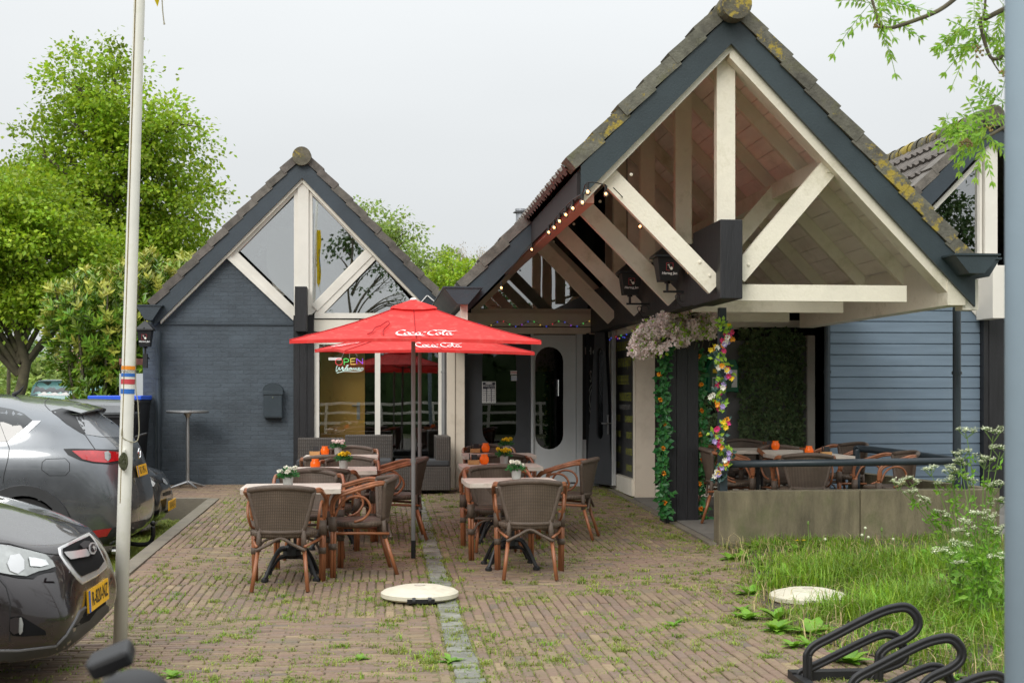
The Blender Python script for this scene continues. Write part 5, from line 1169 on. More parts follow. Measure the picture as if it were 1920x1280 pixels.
# ------------------------------------------------------------------ cycle rack
rk = thing('bicycle_rack', 'black steel bicycle rack with slanting looped wheel holders at the grass edge', 'bicycle rack', (0, 0, 0))
Yk = 6.9
def loopw(name, px, Y, r_=.02, tw=.05):
    s = MB(); pts = catmull([P(u, v, Y) for u, v in px], 5)
    for sg in (-1, 1):
        q = [p+Vector((-(b_-a_).z, 0, (b_-a_).x)).normalized()*sg*r_*.62 for p, a_, b_ in ((pts[i], pts[max(i-1, 0)], pts[min(i+1, len(pts)-1)]) for i in range(len(pts)))]; s.tube(q, r_*.72, 8)
    s.tube(pts, r_*.6, 6); s.build(name, 'black_metal', rk, smooth=True)
LP = [(1516, 1330), (1514, 1240), (1516, 1224), (1528, 1210), (1560, 1193), (1640, 1152), (1680, 1139), (1704, 1140), (1720, 1158), (1719, 1178), (1700, 1195), (1668, 1210), (1653, 1222), (1648, 1240), (1648, 1330)]
loopw('wheel_holder', LP, Yk+.05); loopw('wheel_holder', [(u+5, v+5) for u, v in LP], Yk+.0) if 0 else None
LQ = [(1497, 1335), (1499, 1270), (1510, 1257), (1560, 1232), (1640, 1193), (1672, 1189), (1690, 1205), (1696, 1225), (1690, 1240), (1650, 1256), (1636, 1262), (1624, 1285), (1622, 1330)]
loopw('wheel_holder', LQ, Yk+.12, .019)
LR = [(u+82, v+58) for u, v in LP]; loopw('wheel_holder', LR, Yk-.3); 
LS = [(u+88, v+62) for u, v in LQ]; loopw('wheel_holder', LS, Yk-.25, .019)
LT = [(u+170, v+128) for u, v in LP]; loopw('wheel_holder', LT, Yk-.62)
s = MB(); a = P(1482, 1266, 7.05); s.box(a.x, a.x+.42, 7.02, 7.1, .0, .05); s.box(a.x, a.x+.05, 6.1, 7.019, .0, .04); s.build('base_rail', 'black_metal', rk); 
# ------------------------------------------------------------------ bicycle in front of the camera
bk = thing('bicycle', 'black bicycle parked close to the viewer, only its out of focus handlebar and lamp showing', 'bicycle', (0, 0, 0))
hb = P(205, 1300, 2.3); s = MB(); s.tube(catmull([hb+Vector((-.36, -.12, -.05)), hb+Vector((-.2, .02, -.02)), hb+Vector((0, .03, -.03)), hb+Vector((.2, .0, -.06)), hb+Vector((.3, -.14, -.09))], 5), .011, 10); s.build('handlebar', 'black_metal', bk, smooth=True)
s = MB(); c = P(210, 1236, 2.25); mt = Matrix.Translation(c) @ Matrix.Rotation(radians(-22), 4, 'Y') @ Matrix.Rotation(.25, 4, 'X'); s.box(-.036, .036, -.03, .03, -.014, .016, mt); s.build('lamp', 'trim_black', bk, bevel=.008)
s = MB(); s.sphere(P(174, 1246, 2.25), .012, 8, 6); s.build('button', 'trim', bk); s = MB(); s.tube([c+Vector((.0, 0, -.015)), c+Vector((-.005, .0, -.05))], .012, 8); s.build('clamp', 'aluminium', bk)
s = MB(); c2 = P(252, 1318, 2.15); s.sphere(c2, .06, 20, 14, .9); s.build('bell', 'trim_black', bk, smooth=True)
st_ = hb+Vector((0, .05, -.04)); s = MB(); s.tube([st_, st_+Vector((0, .1, -.3))], .016, 8); s.tube([st_+Vector((0, .1, -.3)), st_+Vector((0, .28, -.78))], .013, 8)
bb = Vector((st_.x, st_.y-.75, .28)); s.tube([st_+Vector((0, .07, -.2)), bb], .017, 8); s.tube([st_+Vector((0, .06, -.14)), bb+Vector((0, -.2, .5))], .015, 8); s.tube([bb, bb+Vector((0, -.2, .62))], .015, 8); s.tube([bb, bb+Vector((0, -.45, .06))], .01, 8); s.tube([bb+Vector((0, -.2, .5)), bb+Vector((0, -.45, .06))], .009, 8); s.build('frame', 'black_metal', bk)
for q in (Vector((st_.x, st_.y+.28, .34)), Vector((st_.x, bb.y-.45, .34))):
    s = MB(); s.tube([q+Vector((0, .33*cos(a), .33*sin(a))) for a in [i*2*pi/36 for i in range(37)]], .017, 8)
    w_ = s.build('wheel', 'tyre', bk); s = MB()
    for i in range(18): a = i*2*pi/18; s.tube([q+Vector((.01*(-1)**i, .02*cos(a), .02*sin(a))), q+Vector((0, .31*cos(a), .31*sin(a)))], .0012, 3)
    s.build('spokes', 'aluminium', w_)
s = MB(); q = bb+Vector((0, -.2, .66)); s.lathe([(1e-6, 0), (.07, .01), (.08, .04), (.03, .06), (1e-6, .06)], q, 14, 1, 1.7); s.build('saddle', 'trim', bk, smooth=True)
# ------------------------------------------------------------------ cars
def body(stn, arches, sub=5, sp=4, arc_r=.36, zc=.35):
    """stn: list of stations (each a list of points from sill to roof centre line). Returns (verts, faces)."""
    def cm(p0, p1, p2, p3, t):
        return .5*((2*p1)+(p2-p0)*t+(2*p0-5*p1+4*p2-p3)*t*t+(3*p1-p0-3*p2+p3)*t**3)
    st = [[Vector(p) for p in s_] for s_ in stn]; k = len(st); rows = []
    for i in range(k-1):
        for q in range(sub):
            t = q/sub; rows.append([cm(st[max(i-1, 0)][j], st[i][j], st[i+1][j], st[min(i+2, k-1)][j], t) for j in range(len(st[0]))])
    rows.append(st[-1]); out = [catmull(r, sp) for r in rows]
    for r in out:
        for p in r: p.y = max(p.y, 0)
    nc = len(out[0]); vs = []; fs = []
    for side in (1, -1):
        o = len(vs); vs += [(p.x, p.y*side, p.z) for r in out for p in r]
        for i in range(len(out)-1):
            for j in range(nc-1):
                a, b, c, d = o+i*nc+j, o+i*nc+j+1, o+(i+1)*nc+j+1, o+(i+1)*nc+j
                m = (Vector(vs[a])+Vector(vs[c]))/2
                if abs(m.y) > .5 and any(hypot(m.x-ax, m.z-zc) < arc_r for ax in arches): continue
                fs.append((a, b, c, d) if side > 0 else (a, d, c, b))
    return vs, fs
class Car:
    def __init__(s, label, loc, rz, stn, paint, arches, arc_r=.37, zc=.35, name='parked_car'):
        s.r = thing(name, label, 'car', loc, rz, 'cars parked beside the terrace'); s.M = Matrix.Translation(loc) @ Matrix.Rotation(rz, 4, 'Z'); s.Mi = s.M.inverted()
        vs, fs = body(stn, arches, arc_r=arc_r, zc=zc); b = MB(); b.add(vs, fs)
        me_o = b.build('body', paint, s.r, smooth=True); bm = bmesh.new(); bm.from_mesh(me_o.data); bmesh.ops.remove_doubles(bm, verts=bm.verts, dist=.0008); bmesh.ops.recalc_face_normals(bm, faces=bm.faces); bm.to_mesh(me_o.data); bm.free(); me_o.data.polygons.foreach_set('use_smooth', [True]*len(me_o.data.polygons))
        s.body = me_o; vs2, fs2 = body(stn, [], arc_r=arc_r); s.bvh = BVHTree.FromPolygons([s.M @ Vector(v) for v in vs2], fs2)
        s.y0 = max(abs(v[1]) for v in vs)
        for ax in arches:
            for sd in (1, -1):
                w = MB(); yy = sd*(s.y0-.13); w.tube([(ax, yy-.11*sd, zc), (ax, yy+.1*sd, zc)], .335, 36); w.lathe([(.22, 0)], n=3) if 0 else None
                wo = w.build('wheel', 'tyre', s.r, bevel=.015); w = MB(); w.tube([(ax, yy+.102*sd, zc), (ax, yy+.108*sd, zc)], .235, 30)
                for q in range(5):
                    a = q*2*pi/5; w.tube([(ax, yy+.112*sd, zc), (ax+.22*cos(a), yy+.112*sd, zc+.22*sin(a))], [.05, .03], 6)
                w.build('rim', 'aluminium', wo)
        w = MB(); 
        for ax in arches: w.box(ax-arc_r-.02, ax+arc_r+.02, -s.y0+.27, s.y0-.27, .25, .8)
        w.box(min(arches), max(arches), -s.y0+.1, s.y0-.1, .22, .5); w.build('underbody', 'trim_black', s.r)
    def cladding(s, arches, zc, r0, r1):
        for ax in arches:
            for sd in (1, -1):
                rows = []
                for q in range(25):
                    a = pi*(-.12+1.24*q/24); ys = [s.y0-.05, s.y0+.006, s.y0+.006, s.y0-.06]; rows.append([(ax+rr*cos(a), sd*yy, zc+rr*sin(a)) for rr, yy in zip((r0, r0+.005, r1-.01, r1), ys)])
                w = MB(); w.grid(rows); w.build('arch_cladding', 'trim', s.r)
    def hit(s, u, v):
        o = Vector((0, 0, EYE)); h = s.bvh.ray_cast(o, ray(u, v).normalized(), 60); return h
    def decal(s, name, poly, m, off=.004, maxl=.045, th=0, parent=None):
        bm = bmesh.new(); vs = [bm.verts.new((u, v, 0)) for u, v in poly]; f = bm.faces.new(vs); bmesh.ops.triangulate(bm, faces=[f])
        for _ in range(7):
            e = [x for x in bm.edges if x.calc_length() > maxl*300]
            if not e: break
            bmesh.ops.subdivide_edges(bm, edges=e, cuts=1); bmesh.ops.triangulate(bm, faces=bm.faces)
        mb = MB(); pos = []; ok = []
        for v in bm.verts:
            h = s.hit(v.co.x, v.co.y)
            if h[0] is None: pos.append(None)
            else:
                n = h[1] if h[1].dot(ray(v.co.x, v.co.y)) < 0 else -h[1]; pos.append(s.Mi @ (h[0]+n*off))
        bm.verts.index_update(); idx = {}; vv = []
        for i, p in enumerate(pos):
            if p is not None: idx[i] = len(vv); vv.append(p)
        ff = [tuple(idx[v.index] for v in f.verts) for f in bm.faces if all(v.index in idx for v in f.verts) and max((pos[v.index]-pos[f.verts[0].index]).length for v in f.verts) < .5]
        bm.free(); mb.add(vv, ff)
        o = mb.build(name, m, parent or s.r, smooth=True); return o
    def line(s, name, pts, m, r=.003, off=.001, parent=None):
        q = []
        for u, v in pts:
            h = s.hit(u, v)
            if h[0] is not None: q.append(s.Mi @ h[0])
        if len(q) < 2: return
        mb = MB(); mb.tube(q, r, 5); return mb.build(name, m, parent or s.r)
def densify(p, n=5, closed=False):
    o = []; k = len(p)
    for i in range(k if closed else k-1):
        a, b = p[i], p[(i+1) % k]
        for q in range(n): o.append((a[0]+(b[0]-a[0])*q/n, a[1]+(b[1]-a[1])*q/n))
    if not closed: o.append(p[-1])
    return o
def zo(pts, sc, ox, oy): return [(ox+x/sc, oy+y/sc) for x, y in pts]
# --- grey suv, seen from its rear corner -------------------------------
def mid(x, w=.925, zb=.28, zr=1.67, xo=.2, zbelt=1.22):
    return [(x, w-.065, zb), (x, w-.015, .4), (x, w, .56), (x, w-.005, .82), (x, w-.025, 1.06), (x, w-.09, zbelt), (x, w-.29, zr-.09), (x, 0, zr)]
SUV = [[(.2, 0, .22), (.03, 0, .34), (0, 0, .52), (.03, 0, .74), (.11, 0, 1.02), (.21, 0, 1.22), (.56, 0, 1.5), (.60, 0, 1.575)],
       [(.21, .5, .22), (.04, .5, .34), (.01, .5, .52), (.04, .5, .74), (.12, .5, 1.02), (.22, .48, 1.22), (.58, .42, 1.5), (.68, 0, 1.6)],
       [(.26, .74, .23), (.11, .76, .35), (.08, .77, .53), (.11, .77, .76), (.18, .74, 1.03), (.29, .7, 1.22), (.64, .56, 1.49), (.8, 0, 1.62)],
       [(.38, .83, .25), (.27, .86, .37), (.24, .88, .55), (.26, .875, .8), (.33, .84, 1.05), (.46, .77, 1.22), (.8, .6, 1.51), (.98, 0, 1.645)],
       [(.62, .86, .27), (.6, .895, .39), (.6, .91, .56), (.6, .91, .81), (.62, .89, 1.05), (.72, .815, 1.23), (1.0, .625, 1.54), (1.15, 0, 1.66)],
       mid(1.25), mid(1.8, zr=1.69), mid(2.5, zr=1.68),
       [(3.1, .86, .28), (3.1, .91, .4), (3.1, .92, .56), (3.1, .915, .82), (3.1, .89, 1.03), (3.15, .8, 1.14), (2.95, .62, 1.5), (2.9, 0, 1.6)],
       [(3.6, .86, .28), (3.6, .91, .4), (3.6, .92, .56), (3.6, .91, .8), (3.6, .87, .98), (3.6, .78, 1.06), (3.6, .6, 1.1), (3.6, 0, 1.14)],
       [(4.2, .82, .27), (4.25, .86, .38), (4.25, .86, .52), (4.22, .84, .72), (4.15, .8, .88), (4.1, .7, .97), (4.05, .5, 1.02), (4.0, 0, 1.05)],
       [(4.45, .5, .26), (4.5, .55, .36), (4.52, .55, .5), (4.5, .54, .68), (4.45, .52, .82), (4.4, .5, .9), (4.3, .4, .94), (4.2, 0, .98)],
       [(4.5, 0, .26), (4.56, 0, .36), (4.58, 0, .5), (4.56, 0, .68), (4.52, 0, .82), (4.46, 0, .89), (4.4, 0, .92), (4.3, 0, .95)]]
suv = Car('large dark grey suv parked nose in, its tail with red lamps beside the flag pole', (-2.33, 13.77, -.13), pi, SUV, 'suv_paint', (.98, 3.68), .385, .37)
Z4 = lambda p: zo(p, 4, 0, 720)
w = MB()   # arch claddings as real bands
for ax in (.98, 3.68):
    for sd in (1, -1):
        rows = []
        for q in range(25):
            a = pi*(-.12+1.24*q/24); 
            ys = [suv.y0-.03, suv.y0+.008, suv.y0+.008, suv.y0-.03]
            rows.append([(ax+rr*cos(a), sd*yy, .37+rr*sin(a)) for rr, yy in zip((.355, .36, .455, .465), ys)])
        w = MB(); w.grid(rows); w.build('arch_cladding', 'trim', suv.r, smooth=False)

suv.decal('side_window', Z4([(-60, 166), (0, 172), (100, 190), (180, 222), (244, 272), (170, 340), (90, 405), (60, 428), (-60, 436)]), 'car_glass', .003)
suv.decal('window_trim', Z4([(60, 440), (95, 405), (170, 345), (244, 276), (306, 276), (250, 330), (180, 382), (115, 420)]), 'chrome', .006, .03)
suv.line('door_gap', densify(Z4([(-5, 280), (40, 400), (70, 480), (60, 560), (30, 680), (22, 740)])), 'trim_black', .004)
suv.decal('pillar_panel', Z4([(384, 200), (500, 172), (620, 150), (560, 175), (548, 215), (572, 270), (640, 372), (610, 368), (500, 300)]), 'trim', .004, .03)
suv.decal('rear_window', Z4([(556, 222), (620, 206), (705, 192), (760, 195), (840, 262), (905, 345), (905, 400), (780, 398), (648, 378), (600, 310)]), 'rear_glass', .004, .03)
suv.line('hatch_gap', densify(Z4([(372, 96), (338, 130), (338, 158), (372, 195), (500, 290), (640, 382), (712, 486)])), 'trim_black', .0045)
lp_ = suv.decal('tail_lamp', Z4([(476, 486), (560, 484), (700, 488), (900, 494), (905, 588), (820, 600), (700, 592), (600, 570), (510, 530)]), 'trim_black', .006, .03)
suv.decal('lens', Z4([(540, 502), (700, 500), (895, 510), (895, 572), (790, 590), (700, 582), (620, 564)]), 'tail_red', .012, .03, parent=lp_)
suv.decal('lens', Z4([(780, 512), (805, 506), (822, 525), (824, 560), (805, 580), (782, 560)]), 'lamp_clear', .016, .02, parent=lp_)
suv.line('fuel_flap', densify(Z4([(345, 560), (490, 556), (522, 590), (522, 650), (490, 684), (370, 684), (312, 640), (316, 585)]), 3, True)+[Z4([(345, 560)])[0]], 'trim_black', .003)
suv.decal('reflector', Z4([(664, 1100), (838, 1076), (800, 1138), (690, 1152)]), 'reflector_red', .006, .03)
suv.decal('bumper_cladding', Z4([(690, 1158), (800, 1142), (845, 1078), (885, 1060), (1092, 1012), (1094, 1076), (1040, 1130), (960, 1160), (840, 1205), (730, 1190)]), 'trim', .004, .04)
suv.decal('bumper_ledge', Z4([(900, 900), (1000, 880), (1112, 848), (1112, 858), (1000, 892), (900, 914)]), 'chrome', .003, .03) if 0 else None
suv.decal('plate_recess', Z4([(985, 618), (1097, 582), (1078, 655), (1064, 690), (985, 706)]), 'trim_black', .003, .03)
def placed(mb, car): return mb
pl = MB(); pl.box(-.012, -.004, -.26, .26, 0, .11); mt = Matrix.Translation((.045, 0, .855)) @ Matrix.Rotation(radians(10), 4, 'Y')
pl.v = [tuple(mt @ Vector(v)) for v in pl.v]; po = pl.build('number_plate', 'plate_yellow', suv.r)
pl = MB(); text(pl, 'RD-395-L', .1, (0, 0, 0), (0, -1, 0), (0, 0, 1), xs=.9); mt2 = mt @ Matrix.Translation((-.0135, -.02, .055)); pl.v = [tuple(mt2 @ Vector(v)) for v in pl.v]; pl.build('lettering', 'ink', po)
pl = MB(); pl.box(-.0135, -.0122, .225, .26, 0, .11); pl.v = [tuple(mt @ Vector(v)) for v in pl.v]; pl.build('country_strip', 'plate_blue', po)
em = MB(); em.tube([(.075+.0*a, .065*cos(a*pi/10), 1.08+.05*sin(a*pi/10)) for a in range(21)], .007, 6); em.tube([(.073, .05, 1.1), (.07, .02, 1.07), (.07, 0, 1.06), (.07, -.02, 1.07), (.073, -.05, 1.1)], .006, 6); em.build('badge', 'chrome', suv.r)
s = MB(); s.tube(catmull([(.42, .0, 1.62), (.36, 0, 1.6)], 3), .001, 3) if 0 else None
s = MB(); s.grid([[(.62+.25*abs(y_)**2, y_*1.0, 1.585-.12*y_*y_) for y_ in [-.58+.145*i for i in range(9)]], [(.44+.25*abs(y_)**2, y_*1.0, 1.535-.12*y_*y_) for y_ in [-.58+.145*i for i in range(9)]], [(.46+.25*abs(y_)**2, y_*1.0, 1.515-.12*y_*y_) for y_ in [-.58+.145*i for i in range(9)]], [(.6+.25*abs(y_)**2, y_, 1.53-.12*y_*y_) for y_ in [-.58+.145*i for i in range(9)]]]); s.build('spoiler', 'suv_paint', suv.r, smooth=False)
s = MB(); s.tube([(1.28, .12, 1.665), (1.22, .12, 1.7), (1.17, .12, 1.76)], [.022, .014, .004], 6); s.build('antenna', 'trim_black', suv.r)
s = MB(); s.tube(catmull([(.25, 0, .2), (.1, 0, .16), (-.02, 0, .17), (-.06, 0, .24), (-.06, 0, .34)], 5), .022, 8); s.sphere((-.06, 0, .37), .028, 10, 8); s.build('tow_bar', 'trim_black', suv.r, smooth=True)
s = MB(); s.tube([(.1, .12, 1.245), (.06, -.3, 1.27)], .012, 6); s.build('wiper', 'trim_black', suv.r)
s = MB(); s.tube([(.22, .62, .17), (.12, .62, .17)], .035, 12); s.build('exhaust', 'aluminium', suv.r)
# --- dark brown crossover, its nose in the lower left corner ------------
BR = [[(-.10, 0, .2), (-.05, 0, .28), (-.03, 0, .40), (-.03, 0, .52), (-.04, 0, .62), (-.1, 0, .74), (-.13, 0, .765), (-.2, 0, .795)],
      [(-.11, .35, .2), (-.06, .35, .28), (-.04, .35, .4), (-.04, .35, .52), (-.05, .35, .62), (-.12, .35, .74), (-.17, .33, .775), (-.28, 0, .84)],
      [(-.16, .6, .21), (-.06, .6, .28), (-.04, .61, .4), (-.07, .61, .52), (-.12, .6, .63), (-.2, .58, .745), (-.27, .52, .80), (-.42, 0, .905)],
      [(-.28, .76, .22), (-.19, .78, .3), (-.18, .79, .42), (-.21, .79, .54), (-.27, .77, .66), (-.36, .73, .78), (-.44, .62, .86), (-.62, 0, .965)],
      [(-.48, .83, .23), (-.42, .86, .31), (-.42, .87, .43), (-.44, .87, .56), (-.5, .85, .7), (-.58, .79, .84), (-.68, .64, .93), (-.85, 0, 1.0)],
      [(-.8, .84, .25), (-.8, .88, .34), (-.8, .89, .46), (-.8, .89, .62), (-.82, .87, .78), (-.86, .8, .92), (-.95, .66, .99), (-1.1, 0, 1.03)],
      [(-1.3, .84, .26), (-1.3, .88, .35), (-1.3, .89, .48), (-1.3, .89, .68), (-1.3, .88, .86), (-1.3, .8, .98), (-1.3, .64, 1.03), (-1.35, 0, 1.07)],
      [(-1.8, .84, .26), (-1.8, .88, .35), (-1.8, .89, .48), (-1.8, .89, .68), (-1.8, .87, .88), (-1.75, .79, 1.03), (-2.05, .6, 1.45), (-2.1, 0, 1.52)],
      [(-2.6, .84, .26), (-2.6, .88, .35), (-2.6, .89, .48), (-2.6, .89, .68), (-2.6, .87, .9), (-2.6, .8, 1.06), (-2.6, .6, 1.5), (-2.6, 0, 1.58)],
      [(-3.5, .84, .26), (-3.5, .88, .35), (-3.5, .89, .48), (-3.5, .89, .7), (-3.5, .87, .94), (-3.5, .8, 1.1), (-3.45, .6, 1.48), (-3.4, 0, 1.56)],
      [(-4.2, .76, .28), (-4.3, .8, .38), (-4.3, .8, .5), (-4.28, .79, .74), (-4.22, .76, .98), (-4.15, .7, 1.1), (-3.9, .52, 1.42), (-3.85, 0, 1.5)],
      [(-4.35, 0, .28), (-4.44, 0, .38), (-4.45, 0, .5), (-4.42, 0, .74), (-4.36, 0, .98), (-4.28, 0, 1.1), (-4.0, 0, 1.42), (-3.95, 0, 1.48)]]
bc = Car('glossy dark brown crossover, its chrome grille and yellow plate pointing at the flag pole', (-1.53, 7.62, 0), 0, BR, 'brown_paint', (-.98, -3.6), .38, .34)
bc.cladding((-.98, -3.6), .34, .35, .46)
Z5 = lambda p: zo(p, 3.554, 0, 920)
hl_ = bc.decal('headlight', Z5([(-40, 355), (60, 368), (180, 395), (300, 425), (330, 440), (366, 500), (368, 535), (300, 545), (255, 560), (225, 585), (120, 580), (0, 555), (-40, 545)]), 'trim_black', .005, .03)
bc.line('lamp_edge', densify(Z5([(-40, 355), (60, 368), (180, 395), (300, 425), (330, 440), (366, 500)])), 'chrome', .004, parent=hl_)
bc.decal('lens', Z5([(-40, 362), (60, 376), (180, 402), (298, 432), (340, 470), (358, 510), (300, 530), (250, 540), (170, 572), (60, 560), (-40, 540)]), 'lamp_clear', .012, .03, parent=hl_)
bc.decal('reflector_bowl', Z5([(60, 440), (120, 430), (150, 470), (150, 530), (110, 560), (60, 540), (40, 490)]), 'aluminium', .018, .03, parent=hl_)
bc.decal('reflector_bowl', Z5([(180, 450), (290, 470), (310, 500), (260, 515), (190, 510)]), 'lamp_bright', .018, .03, parent=hl_)
gr = bc.decal('grille', Z5([(392, 385), (480, 340), (560, 300), (592, 285), (625, 335), (665, 410), (700, 480), (705, 505), (640, 560), (545, 612), (510, 580), (440, 490), (400, 430)]), 'bright_trim', .008, .03)
bc.decal('mesh_insert', Z5([(404, 392), (490, 350), (585, 305), (612, 340), (650, 408), (680, 470), (640, 520), (530, 570), (500, 545), (440, 465), (408, 425)]), 'matt_black', .014, .03, parent=gr)
bc.line('chrome_frame', densify(Z5([(392, 385), (480, 340), (560, 300), (592, 285), (625, 335), (665, 410), (700, 480), (705, 505), (640, 560), (545, 612), (510, 580), (440, 490), (400, 430), (392, 385)]), 3), 'bright_trim', .009, parent=gr)
for k in range(9):
    x = 450+k*22; bc.line('mesh_bar', densify(Z5([(x, 480-k*6), (x+55, 570-k*18)]), 3), 'trim_grey', .0028, parent=gr)
    bc.line('mesh_bar', densify(Z5([(x+30, 480-k*12), (x-5 if k > 1 else x+10, 545-k*12)]), 3), 'trim_grey', .0028, parent=gr)
bc.decal('chrome_wing', Z5([(398, 425), (480, 415), (545, 402), (572, 430), (560, 450), (440, 472), (415, 450)]), 'bright_trim', .03, .03, parent=gr)
bc.decal('chrome_wing', Z5([(500, 375), (530, 350), (570, 352), (560, 390), (525, 400)]), 'trim', .03, .03, parent=gr)
bg = bc.decal('badge', Z5([(552, 385), (565, 364), (590, 362), (603, 380), (604, 415), (590, 440), (568, 440), (554, 420)]), 'bright_trim', .036, .02, parent=gr)
bc.decal('badge_field', Z5([(562, 388), (572, 374), (588, 374), (595, 388), (595, 412), (585, 428), (572, 428), (563, 412)]), 'trim_black', .04, .02, parent=gr)
bc.decal('badge_star', Z5([(578, 384), (584, 396), (592, 400), (584, 406), (580, 420), (575, 406), (566, 400), (574, 396)]), 'bright_trim', .044, .02, parent=gr)
bc.decal('lower_cladding', Z5([(-40, 1062), (120, 1062), (370, 1032), (440, 960), (500, 860), (530, 800), (575, 770), (580, 790), (545, 800), (500, 880), (520, 930), (600, 880), (640, 800), (700, 752), (722, 770), (720, 800), (640, 885), (520, 985), (440, 1048), (330, 1090), (100, 1130), (-40, 1165)]), 'trim', .005, .04)
bc.decal('lower_intake', Z5([(520, 870), (560, 800), (582, 790), (700, 735), (700, 750), (640, 795), (590, 860), (480, 912)]), 'matt_black', .006, .03)
fg = bc.decal('fog_lamp_pocket', Z5([(66, 840), (140, 832), (300, 930), (306, 958), (150, 968), (80, 962), (60, 930)]), 'matt_black', .004, .03)
bc.decal('pod', Z5([(66, 850), (100, 838), (125, 840), (120, 940), (90, 950), (64, 925)]), 'brown_paint', .016, .02, parent=fg); bc.decal('fog_lamp', Z5([(122, 845), (140, 838), (152, 880), (148, 935), (130, 955), (120, 930)]), 'lamp_clear', .012, .02, parent=fg)
bc.line('hood_gap', densify(Z5([(-40, 345), (60, 352), (180, 385), (290, 415), (392, 425)])), 'trim_black', .004)
bc.line('hood_gap', densify(Z5([(390, 380), (480, 325), (560, 290), (590, 270)])), 'trim_black', .003)
bc.line('bumper_gap', densify(Z5([(-30, 558), (40, 640), (68, 740), (66, 1000)])), 'trim_black', .003)
bc.decal('washer_flap', Z5([(308, 572), (350, 570), (380, 608), (296, 606)]), 'brown_paint', .012, .03)
bc.line('cladding_edge', densify(Z5([(-40, 1062), (120, 1062), (370, 1032), (440, 960), (500, 860), (530, 800), (575, 770)])), 'trim_grey', .008)
# plate on its bracket at the front centre, facing +X
pl = MB(); pl.box(.0, .012, -.26, .26, 0, .118); mt = Matrix.Translation((-.028, .0, .375)) @ Matrix.Rotation(radians(-3), 4, 'Y'); pb = [tuple(mt @ Vector(v)) for v in pl.v]; pl.v = pb; po = pl.build('number_plate', 'plate_yellow', bc.r)
pl = MB(); pl.box(-.008, -.001, -.27, .27, -.01, .128); pl.v = [tuple(mt @ Vector(v)) for v in pl.v]; pl.build('plate_holder', 'trim_black', po)
pl = MB(); text(pl, 'R-820-NZ', .108, (0, 0, 0), (0, 1, 0), (0, 0, 1), xs=.92, bold=.001); m2_ = mt @ Matrix.Translation((.0145, .02, .06)); pl.v = [tuple(m2_ @ Vector(v)) for v in pl.v]; pl.build('lettering', 'ink', po)
pl = MB(); pl.box(.0122, .0138, -.26, -.222, .001, .117); pl.v = [tuple(mt @ Vector(v)) for v in pl.v]; pl.build('country_strip', 'plate_blue', po)
for c_, aa in ((bc, 1),):
    sv = BVHTree
# windows for the parts no photograph shows
def greenhouse(c, x0, x1, y, z0, z1, x2, x3):
    for sd in (1, -1):
        s = MB(); s.add([(x0, sd*(y+.01), z0), (x1, sd*(y+.01), z0), (x3, sd*(y-.16), z1), (x2, sd*(y-.16), z1)], [(0, 1, 2, 3)]); s.build('side_window', 'car_glass', c.r)
greenhouse(bc, -3.6, -2.0, .82, 1.1, 1.4, -3.4, -2.25)
# --- small dark hatchback between suv and building -----------------------
SM = [[(p[0]*.9, p[1]*.93, p[2]*(.98 if p[2] < .5 else .96)) for p in s_] for s_ in BR]
for s_ in SM:
    for i, p in enumerate(s_):
        if p[0] < -1.2: s_[i] = (-1.2+(p[0]+1.2)*.86, p[1], p[2] if p[2] < 1.0 else 1.0+(p[2]-1.0)*1.2)
sm = Car('small dark grey hatchback behind the suv, nose towards the soil strip, chrome rimmed headlights', (-2.46, 16.05, -.12), 0, SM, 'small_car_paint', (-.85, -3.0), .34, .32)
sm.cladding((-.85, -3.0), .32, .33, .42)
Z2 = lambda p: zo(p, 4, 0, 720)
h_ = sm.decal('headlight', Z2([(1075, 690), (1110, 705), (1160, 742), (1150, 765), (1120, 778), (1090, 772), (1070, 740)]), 'lamp_bright', .008, .03)
h_ = sm.decal('headlight', Z2([(1212, 700), (1235, 715), (1255, 745), (1245, 755), (1220, 735)]), 'lamp_bright', .008, .03)
sm.decal('grille', Z2([(1225, 815), (1275, 795), (1280, 815), (1270, 830), (1225, 838)]), 'trim_black', .006, .03); sm.decal('grille', Z2([(1160, 722), (1205, 725), (1215, 740), (1170, 738)]), 'trim_black', .006, .03)
fo = sm.decal('fog_lamp', Z2([(1105, 935), (1125, 932), (1140, 955), (1138, 990), (1118, 1010), (1102, 990)]), 'lamp_bright', .008, .03)
sm.decal('lower_intake', Z2([(1235, 945), (1285, 935), (1285, 1010), (1240, 1030)]), 'trim_black', .006, .03); sm.line('hood_gap', densify(Z2([(1085, 680), (1130, 690), (1190, 720), (1235, 735)])), 'trim_black', .004)
pl = MB(); pl.box(.0, .01, -.26, .26, 0, .11); pl.v = [(x+.03, y_, z+.31) for x, y_, z in pl.v]; po = pl.build('number_plate', 'plate_yellow', sm.r); pl = MB(); text(pl, 'KX-415-T', .1, (.0412, 0, .365), (0, 1, 0), (0, 0, 1), xs=.9); pl.build('lettering', 'ink', po)
greenhouse(sm, -2.8, -1.7, .76, 1.06, 1.35, -2.7, -1.95)
